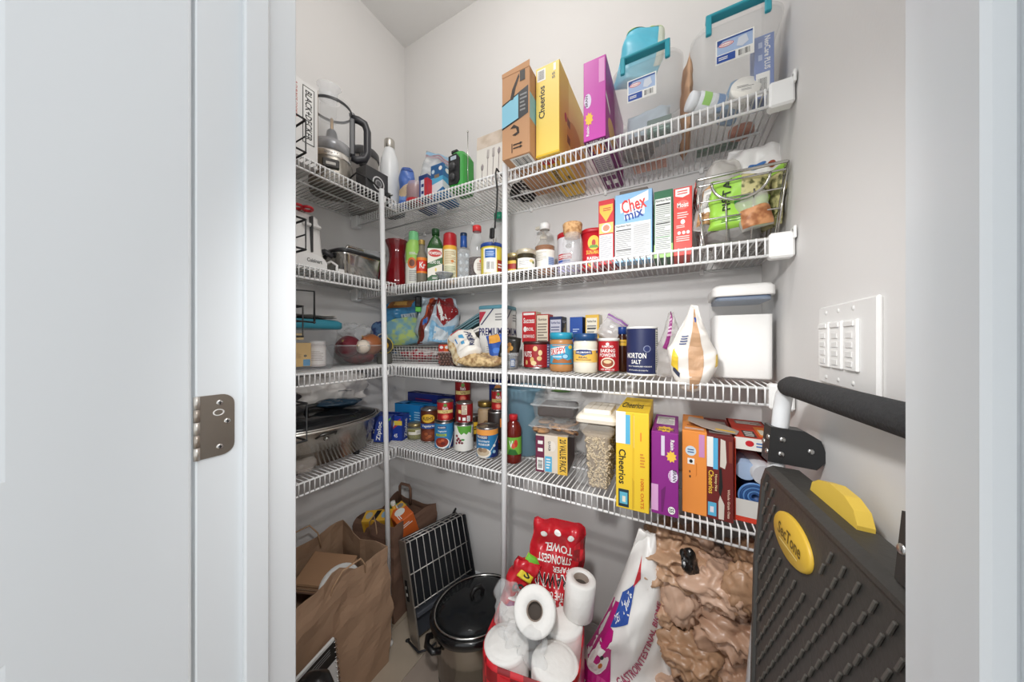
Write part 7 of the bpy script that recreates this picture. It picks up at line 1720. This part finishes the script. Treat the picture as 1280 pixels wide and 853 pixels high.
# ------------------------------------------------------------------ grill tray leaning in the corner
t = thing('grill_tray', 'stainless oven grill with wire grate standing on its edge behind the slow cooker', 'grill', (-0.842, 0.826, 0.014), 0, None, (0, -0.30, -0.27))
GD = mat('2e3034', 0.45, 0.3)
CHR = mat('d6d3ce', 0.3, 0.5)
MB().cbox(-0.078, 0.012, 0.0, -0.072, 0.288, 0.37, 0.001).build('tray_panel', GD, t)
MB().cbox(-0.072, 0.282, 0.0, 0.004, 0.288, 0.365, 0.001).build('end_panel', GD, t)
MB().prism([(-0.076, 0.0), (-0.010, 0.0), (-0.020, 0.368), (-0.076, 0.368)], 'y', 0.0, 0.006).build('face_plate', mat('a39a90', 0.3, 0.6, 1, 0.05, 20), t)
MB().cbox(-0.060, -0.002, 0.150, -0.040, 0.0, 0.225, 0.0008).build('name_badge', BLACK, t)
prints('badge_print', t, 0.02, 0.07, [('l', 0.200, 0.150, 0.800, 0.850, 2, PRINT_W)], lambda u, v, o: Vector((-0.060 + u * 0.02, -0.002 - o, 0.152 + v * 0.07)))
MB().cbox(-0.052, 0.010, 0.095, -0.012, 0.276, 0.112, 0.003).build('drip_rail', hexm('4a4d54', 0.4), t, rot=(0, 0.0, 0))
MB().cbox(-0.050, 0.010, 0.02, -0.045, 0.276, 0.095, 0.001).build('drip_tray', hexm('3c3f45', 0.4), t)
for z in (0.135, 0.25, 0.365):
    MB().tube([(-0.012, 0.004, z), (-0.012, 0.284, z)], 0.0022, 6).build('grate_bar', CHR, t)
for i in range(10):
    y = 0.018 + i * 0.0285
    MB().tube([(-0.070, y, 0.366), (-0.014, y, 0.366), (-0.010, y, 0.36), (-0.010, y, 0.13)], 0.0019, 5).build('grate_wire', CHR, t)
for x in (-0.070, -0.042):
    MB().tube([(x, 0.004, 0.367), (x, 0.284, 0.367)], 0.0018, 6).build('grate_bar', CHR, t)
MB().tube([(-0.085, -0.008, 0.012), (0.01, -0.012, 0.006), (0.035, 0.02, 0.006), (0.02, 0.10, 0.006), (0.022, 0.26, 0.01)], 0.004, 7).build('foot_frame', GD, t)
for x, y in ((-0.085, -0.008), (0.035, 0.02)):
    MB().lathe([(0, -0.008), (0.008, -0.006), (0.009, 0.004), (0, 0.008)], 10, c=(x, y, 0.010)).build('rubber_foot', BLACK, t)
MB().tube([(-0.074, 0.27, 0.37), (-0.074, 0.29, 0.385)], 0.005, 7).build('hook', BLACK, t)

# ------------------------------------------------------------------ slow cooker
t = thing('slow_cooker', 'oval stainless slow cooker with black rim and glass lid on the floor', 'slow cooker', (-0.640, 0.905, 0.0005), 1.05)
MB().loft([ell(0.135, 0.108, 0.0, 40), ell(0.14, 0.113, 0.006, 40), ell(0.14, 0.113, 0.024, 40)], 0, True).build('base_ring', BLACK, t)
MB().loft([ell(0.141, 0.114, 0.022, 40), ell(0.152, 0.125, 0.176, 40), ell(0.152, 0.125, 0.178, 40)], 0, True).build('steel_shell', mat('aaa49b', 0.22, 1.0, 1, 0.05, 20), t)
MB().loft([ell(0.152, 0.125, 0.174, 40), ell(0.166, 0.139, 0.186, 40), ell(0.170, 0.143, 0.208, 40), ell(0.164, 0.137, 0.215, 40), ell(0.150, 0.123, 0.213, 40), ell(0.147, 0.12, 0.19, 40)], 0, True, caps=False).build('crock_rim', mat('141415', 0.15), t)
MB().loft([ell(0.13, 0.103, 0.05, 40), ell(0.147, 0.12, 0.205, 40)], 0, True, caps=True).build('crock_pot', mat('1a1a1b', 0.2), t)
MB().loft([ell(0.152, 0.125, 0.214, 40), ell(0.13, 0.105, 0.226, 40), ell(0.08, 0.065, 0.238, 40), ell(0.02, 0.016, 0.242, 40)], 0, True).build('glass_lid', mat('2a2c2e', 0.04, 0, 0.45), t)
MB().tube(ell(0.153, 0.126, 0.2155, 44), 0.0032, 7, closed=True).build('lid_band', STEEL, t)
MB().tube([(-0.018, 0, 0.238), (-0.022, 0, 0.256), (-0.012, 0, 0.272), (0.012, 0, 0.272), (0.022, 0, 0.256), (0.018, 0, 0.238)], 0.0075, 8).build('lid_knob', BLACK, t)
for sx in (-1, 1):
    MB().tube([(sx * 0.148, -0.032, 0.150), (sx * 0.172, -0.030, 0.156), (sx * 0.184, 0.0, 0.158), (sx * 0.172, 0.030, 0.156), (sx * 0.148, 0.032, 0.150)], 0.010, 9).build('handle', mat('161617', 0.3), t)
MB().lathe([(0, 0.016), (0.014, 0.015), (0.016, 0.002), (0.016, 0)], 16, mx=Matrix.Translation((0, -0.121, 0.07)) @ Matrix.Rotation(PI / 2, 4, 'X')).build('dial', BLACK, t)

# ------------------------------------------------------------------ paper towel pack
PLAID = speckle('cf2630', '8e1a20', 32, 0.45, 0.55, 0.3, 1.0, 'check')
ROLLM = mat('eceae6', 0.9, 0, 1, 0.04, 30, 0.5, 60)


def roll(parent, loc, rot, r=0.058, L=0.20, hole=True):
    o = MB().lathe([(0.02, 0.0), (r - 0.004, 0.0), (r, 0.004), (r, L - 0.004), (r - 0.004, L), (0.021, L), (0.020, L - 0.006), (0.020, 0.006), (0.02, 0)], 32).build('paper_roll', ROLLM, parent, loc, rot)
    MB().lathe([(0.0205, 0.003), (0.0205, L - 0.003), (0.018, L - 0.003), (0.018, 0.003), (0.0205, 0.003)], 20).build('core_tube', mat('8d7f74', 0.8), o)
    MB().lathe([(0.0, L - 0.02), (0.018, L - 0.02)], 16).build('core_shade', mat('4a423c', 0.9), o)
    if not hole:
        MB().lathe([(0, L + 0.004), (r * 0.6, L + 0.003), (r * 0.98, L - 0.002), (r * 1.01, L - 0.012)], 32).build('end_film', ROLLM, o)
    return o


t = thing('paper_towel_pack', 'opened red plaid pack of white paper towel rolls', 'paper towels', (-0.322, 0.712, 0.0005), 0.18)
PO_ = [rr(0.222, 0.205, 0.055, 0.0, 6), rr(0.236, 0.218, 0.058, 0.01, 6), rr(0.238, 0.220, 0.058, 0.405, 6), rr(0.236, 0.218, 0.058, 0.420, 6), rr(0.232, 0.214, 0.056, 0.420, 6), rr(0.232, 0.214, 0.056, 0.012, 6)]
MB().loft(PO_, 0, True, caps=True).build('plaid_wrap', PLAID, t)
a_, b_, mp = box_map('front', 0.14, 0.2212, 0.420)
prints('wrap_print', t, a_, b_, [('p', [(0.1, 0.5), (0.98, 0.5), (0.98, 0.93), (0.1, 0.96)], hexm('cf2630', 0.3)), ('t', '6=', 0.3, 0.89, 0.18, 0.08, PRINT_W, 2), ('l', 0.5, 0.84, 0.84, 0.9, 2, PRINT_W), ('e', 0.4, 0.76, 0.14, 0.04, PRINT_W)], mp)
roll(t, (-0.056, -0.050, 0.150), (0.0, -0.02, 0), 0.055, 0.275, False)
roll(t, (0.056, -0.050, 0.145), (0.02, 0.02, 0), 0.055, 0.275, False)
roll(t, (0.056, 0.054, 0.15), (0.0, 0.02, 0), 0.054, 0.275, False)
roll(t, (-0.056, 0.054, 0.15), (0, -0.02, 0), 0.054, 0.275, False)
roll(t, (-0.004, 0.040, 0.440), (0.85, 0.05, 0.1), 0.052, 0.10)
roll(t, (0.098, 0.085, 0.425), (0.0, 0.10, 0), 0.040, 0.10)
RDP = crinkle('c4222e', 0.25, 1.0, 16.0, 0.5)
t = sachet('towel_wrapper', 'torn red printed wrapper crumpled above the paper towel rolls', 'wrapper', (-0.322, 0.828, 0.385), (0.160, 0.250, 0.06), RDP, [
    ('p', [(0.0, 0.0), (0.55, 0.0), (0.45, 0.22), (0.0, 0.3)], PLAID), ('p', [(0.72, 0.1), (1, 0.1), (1, 0.9), (0.78, 0.8)], PLAID), ('t', 'BRAWNY', 0.44, 0.40, 0.72, 0.15, PRINT_W, 2), ('t', 'BRAWNY', 0.44, 0.40, 0.70, 0.125, BLACK, 2), ('t', 'STRONGEST', 0.45, 0.62, 0.6, 0.09, PRINT_W, 2), ('t', 'PAPER', 0.58, 0.52, 0.3, 0.06, PRINT_W, 2), ('t', 'TOWEL', 0.5, 0.74, 0.5, 0.09, PRINT_W, 2), ('t', 'THE ONLY', 0.45, 0.26, 0.4, 0.07, PRINT_W, 2), ('t', '3 PLY', 0.45, 0.17, 0.4, 0.1, PRINT_W, 2), ('e', 0.7, 0.88, 0.06, 0.03, PRINT_W), ('e', 0.45, 0.9, 0.06, 0.03, PRINT_W), ('e', 0.2, 0.88, 0.06, 0.03, PRINT_W)], rot=(-0.12, 0.10, 0.40), seed=117, amp=0.018, wob=0.06, rt=(0.12, 0.8))
t = sachet('towel_wrapper', 'smaller torn red wrapper flap left of the large one', 'wrapper', (-0.425, 0.775, 0.405), (0.075, 0.14, 0.045), RDP, [('t', 'B', 0.4, 0.5, 0.4, 0.16, BLACK, 1), ('p', [(0, 0), (1, 0), (0.8, 0.28), (0.2, 0.2)], hexm('8a3a6a')), ('p', [(0.1, 0.2), (0.5, 0.25), (0.4, 0.4)], PRINT_W)], rot=(0.1, 0.35, 0.6), seed=112, amp=0.022, wob=0.15)
t = sachet('snack_wrapper', 'small yellow and green printed wrapper beside the red wrapper', 'wrapper', (-0.385, 0.770, 0.490), (0.045, 0.065, 0.018), hexm('e3cf3c', 0.3), [('p', [(0, 0.5), (1, 0.6), (1, 1), (0, 1)], hexm('6fbf3a')), ('t', 'S', 0.5, 0.3, 0.4, 0.3, BLACK)], rot=(-0.4, 0.6, 0.5), seed=113, amp=0.008)
for k, (lb, lc, sz, sd) in enumerate((('clear torn plastic film over the front paper rolls', (-0.322, 0.655, 0.432), (0.075, 0.035, 0.040), 114), ('clear plastic film bunched at the left of the paper rolls', (-0.402, 0.715, 0.455), (0.030, 0.045, 0.055), 115))):
    o = wad('plastic_film', sz, sd, crinkle('f2f4f5', 0.08, 0.20), None, 0.55, 5, 8.0, 40.0, loc=lc)
    o['label'] = lb
    o['category'] = 'plastic film'

# ------------------------------------------------------------------ pet food bag
t = sachet('pet_food_bag', 'white pet food bag with magenta side and slanted lettering', 'pet food bag', (-0.138, 0.858, 0.0), (0.255, 0.665, 0.13), mat('e9e6e2', 0.35, 0, 1, 0.03, 8), [
    ('p', [(0.0, 0.0), (0.36, 0.0), (0.33, 0.40), (0.16, 0.62), (0.0, 0.62)], hexm('b81f78', 0.4)), ('e', 0.14, 0.47, 0.10, 0.065, PRINT_W), ('e', 0.12, 0.48, 0.03, 0.02, hexm('b81f78')), ('e', 0.17, 0.46, 0.02, 0.014, hexm('c9762a')), ('e', 0.15, 0.50, 0.02, 0.01, BLACK),
    ('p', [(0.0, 0.56), (0.10, 0.60), (0.10, 0.72), (0.0, 0.70)], hexm('b81f78')), ('p', [(0.10, 0.62), (0.34, 0.68), (0.34, 0.82), (0.10, 0.76)], hexm('2a4f9f')), ('t', "Hill's", 0.24, 0.745, 0.2, 0.06, PRINT_W, 0.9), ('t', 'DIET', 0.15, 0.67, 0.09, 0.03, PRINT_W, 0.9), ('p', [(0.30, 0.80), (0.46, 0.84), (0.40, 0.92)], hexm('c8303a')),
    ('t', 'GASTROINTESTINAL BIOME', 0.66, 0.60, 1.05, 0.036, hexm('b04a6a'), 1.02), ('l', 0.55, 0.22, 0.9, 0.33, 6, hexm('9a9294')), ('e', 0.7, 0.36, 0.06, 0.02, hexm('d8a0a8')), ('r', 0.28, 0.02, 0.6, 0.14, hexm('d2d0cc')), ('l', 0.3, 0.03, 0.58, 0.13, 8, hexm('8a8a8a'))],
    rot=(-0.03, 0.10, 0.05), seed=121, amp=0.028, f0=4.0, f1=18.0, nx=34, ny=54, neck=(0.42, 0.16), top=0.5, wob=0.03)

# ------------------------------------------------------------------ crumpled plastic bags
PBM = [mat(c, 0.33, 0, 1, 0.08, 10) for c in ('bd987a', 'c9a68e', 'ab8668', 'b8937a')]
rnd = random.Random(77)
SP = [(-0.02, 0.93, 0.60, 0.085, 0.09, 0.05), (0.085, 0.90, 0.585, 0.085, 0.075, 0.055), (0.155, 0.97, 0.60, 0.05, 0.08, 0.05), (0.11, 0.90, 0.485, 0.10, 0.07, 0.06), (-0.03, 0.93, 0.49, 0.075, 0.09, 0.06), (0.035, 1.03, 0.52, 0.10, 0.08, 0.08), (0.03, 0.88, 0.395, 0.085, 0.07, 0.055), (0.135, 0.91, 0.38, 0.075, 0.075, 0.055), (-0.045, 0.96, 0.36, 0.07, 0.09, 0.06), (0.01, 0.87, 0.275, 0.085, 0.07, 0.065), (0.12, 0.88, 0.265, 0.08, 0.07, 0.065), (0.05, 1.02, 0.32, 0.10, 0.09, 0.09), (0.03, 0.93, 0.12, 0.11, 0.12, 0.11), (0.14, 0.96, 0.15, 0.06, 0.12, 0.12)]
PL = ('crumpled tan plastic bag at the top left of the heap under the shelf', 'crumpled tan plastic bag at the top of the heap, centre', 'crumpled tan plastic bag at the top right of the heap by the wall', 'wide crumpled plastic bag on the right, second tier of the heap', 'crumpled plastic bag on the left, second tier of the heap', 'plastic bag wedged at the back of the heap, upper', 'crumpled plastic bag in the middle tier of the heap, front', 'crumpled plastic bag in the middle tier beside the step stool', 'plastic bag in the middle tier against the pet food bag', 'crumpled plastic bag in the lower tier, left front', 'crumpled plastic bag with the blue print, lower tier right', 'plastic bag wedged at the back of the heap, lower', 'large plastic bag at the bottom of the heap', 'plastic bag at the bottom of the heap by the wall')
for k, (x, y, z, a, b, c) in enumerate(SP):
    t = thing('plastic_bag', PL[k], 'plastic bag', (x, y, z), 0, 'heap of crumpled plastic bags')
    film_wad('crumpled_film', (a * 0.95, b * 0.95, c * 1.0), 130 + k, PBM[k % 4], t, pleat=0.34)
    if k in (1, 4, 9):
        film_wad('twisted_handle', (0.045, 0.026, 0.055), 160 + k, PBM[(k + 1) % 4], t, (a * 0.5, -b * 0.8, c * 0.5), 0.35, 4)
    if k == 10:
        wad('blue_print', (0.05, 0.012, 0.018), 171, hexm('2b4a86', 0.35), t, 0.4, 4, loc=(-0.01, -b * 1.0, c * 0.75))
t = thing('plastic_bag', 'small black plastic bag tucked in the top of the tan heap', 'plastic bag', (0.022, 0.862, 0.625), 0, 'heap of crumpled plastic bags')
wad('crumpled_film', (0.022, 0.02, 0.035), 180, mat('161514', 0.25), t, 0.6, 4, 10.0, 50.0)

# ------------------------------------------------------------------ folding step stool against the right wall
LM = hexm('e4e6e8', 0.3)
LB = mat('3a3835', 0.5, 0, 1, 0.08, 20, 0.15, 120)
TH = math.radians(4.5)
t = thing('step_stool', 'folded step stool with black foam handle and ribbed black platform', 'step stool', (0.1005, 0.548, 0.0), 0, None, (0, TH, math.radians(6.3)))
# local frame: z runs up the legs, x towards the wall, y along the wall (far post at +y)
ZT = 1.095
post = [(0, 0.160, 0.02), (0, 0.160, ZT - 0.045), (0, 0.155, ZT - 0.018), (0, 0.143, ZT - 0.004), (0, 0.124, ZT), (0, -0.124, ZT), (0, -0.143, ZT - 0.004), (0, -0.155, ZT - 0.018), (0, -0.160, ZT - 0.045), (0, -0.160, 0.02)]
MB().tube(post, 0.0125, 14).build('handle_frame', LM, t)
MB().tube([(0, 0.141, ZT - 0.003), (0, 0.132, ZT), (0, -0.132, ZT), (0, -0.143, ZT - 0.003)], [0.0165, 0.0175, 0.0175, 0.0165], 18).build('foam_grip', mat('2f2f30', 0.9, 0, 1, 0.15, 90, 0.5, 200), t)
for s_ in (-1, 1):
    MB().lathe([(0, 0.0), (0.016, 0.0), (0.016, 0.03), (0.013, 0.034)], 14, c=(0, s_ * 0.160, 0)).build('foot_cap', BLACK, t)
    MB().tube([(0.03, s_ * 0.160, 0.02), (0.026, s_ * 0.160, 0.93)], 0.011, 12).build('leg', LM, t)
    b = MB()
    b.prism([(-0.018, 0.955), (0.050, 0.955), (0.064, 0.975), (0.052, 1.006), (0.030, 1.018), (-0.018, 1.018)], 'y', s_ * 0.160 - 0.015, s_ * 0.160 + 0.015)
    bo = b.build('pivot_bracket', hexm('2a2a2b', 0.45), t)
    for x_, z_ in ((-0.0, 0.998), (-0.0, 0.972), (0.040, 0.985)):
        MB().lathe([(0, 0.002), (0.0035, 0.002), (0.005, 0.0005), (0.005, 0)], 12, mx=Matrix.Translation((x_, 0.160 * s_ - 0.015, z_)) @ Matrix.Rotation(PI / 2, 4, 'X')).build('rivet', TIN, bo)
        MB().lathe([(0, 0.002), (0.0035, 0.002), (0.005, 0.0005), (0.005, 0)], 12, mx=Matrix.Translation((-0.018, 0.160 * s_ - 0.008 + 0.018 * (z_ > 0.98) * (x_ > 0.01), z_)) @ Matrix.Rotation(-PI / 2, 4, 'Y')).build('rivet', TIN, bo)
# platform, folded up flat
pl = MB()
PO = [(-0.190, 0.50), (0.092, 0.50), (0.147, 0.78), (0.147, 0.925), (0.133, 0.953), (-0.190, 0.953), (-0.205, 0.925), (-0.205, 0.60)]
PO2 = [(-0.029 + (y + 0.029) * 0.93, 0.72 + (z - 0.72) * 0.95) for y, z in PO]
pl.loft([[Vector((0.022, y, z)) for y, z in PO], [Vector((-0.014, y, z)) for y, z in PO], [Vector((-0.026, -0.029 + (y + 0.029) * 0.975, 0.72 + (z - 0.72) * 0.975)) for y, z in PO], [Vector((-0.026, y, z)) for y, z in PO2], [Vector((-0.022, -0.029 + (y + 0.029) * 0.985, 0.72 + (z - 0.72) * 0.985)) for y, z in PO2]], 0, False)
plat = pl.build('platform', LB, t)
g = None
for r_ in range(19):
    for c_ in range(14):
        y = -0.182 + c_ * 0.0235 + (0.01175 if r_ % 2 else 0)
        z = 0.53 + r_ * 0.0215
        if abs(y + 0.029) > 0.155 or z > 0.925 or (z < 0.78 and y > 0.075 + (z - 0.5) * 0.17) or (abs(y - 0.022) < 0.066 and abs(z - 0.885) < 0.042):
            continue
        if g is None:
            g = MB().cbox(-0.0026, -0.0016, -0.0085, 0.0004, 0.0016, 0.0085, 0.0007).build('tread_rib', hexm('57544f', 0.4), plat, (-0.0228, y, z), (0.35, 0, 0))
        else:
            o = bpy.data.objects.new('tread_rib', g.data)
            COL.objects.link(o)
            o.parent = plat
            o.location = (-0.0228, y, z)
            o.rotation_euler = (0.35, 0, 0)
MB().lathe([(0, 0.005), (0.052, 0.005), (0.055, 0.003), (0.055, 0)], 30, sx=0.56, mx=Matrix.Translation((-0.0222, 0.022, 0.885)) @ Matrix.Rotation(-PI / 2, 4, 'Y') @ Matrix.Rotation(0.0, 4, 'Z')).build('logo_badge', hexm('d9b13c', 0.45), plat)
prints('badge_print', plat, 0.08, 0.03, [('t', 'SecTone', 0.5, 0.52, 0.86, 0.6, hexm('6a5418')), ('r', 0.15, 0.02, 0.85, 0.08, hexm('e9d48a'))], lambda u, v, o: Vector((-0.0274 - o, 0.062 - u * 0.08, 0.870 + v * 0.03)))
MB().prism([(0.050, 0.948), (0.046, 0.966), (0.030, 0.976), (0.005, 0.982), (-0.025, 0.980), (-0.045, 0.972), (-0.054, 0.958), (-0.054, 0.948)], 'x', 0.002, 0.018).build('release_lever', hexm('e2c04e', 0.45), t)
lo = MB()
lo.loft([[Vector((x, y, z)) for y, z in [(-0.15, 0.20), (0.138, 0.20), (0.138, 0.47), (0.130, 0.50), (0.112, 0.52), (-0.135, 0.52), (-0.15, 0.49)]] for x in (0.026, -0.020)], 0, False)
lo.build('step', LB, t)
for z in (0.25, 0.32, 0.39):
    MB().cbox(-0.0225, -0.13, z - 0.006, -0.021, 0.12, z + 0.006, 0.001).build('step_rib', hexm('57544f', 0.4), t)
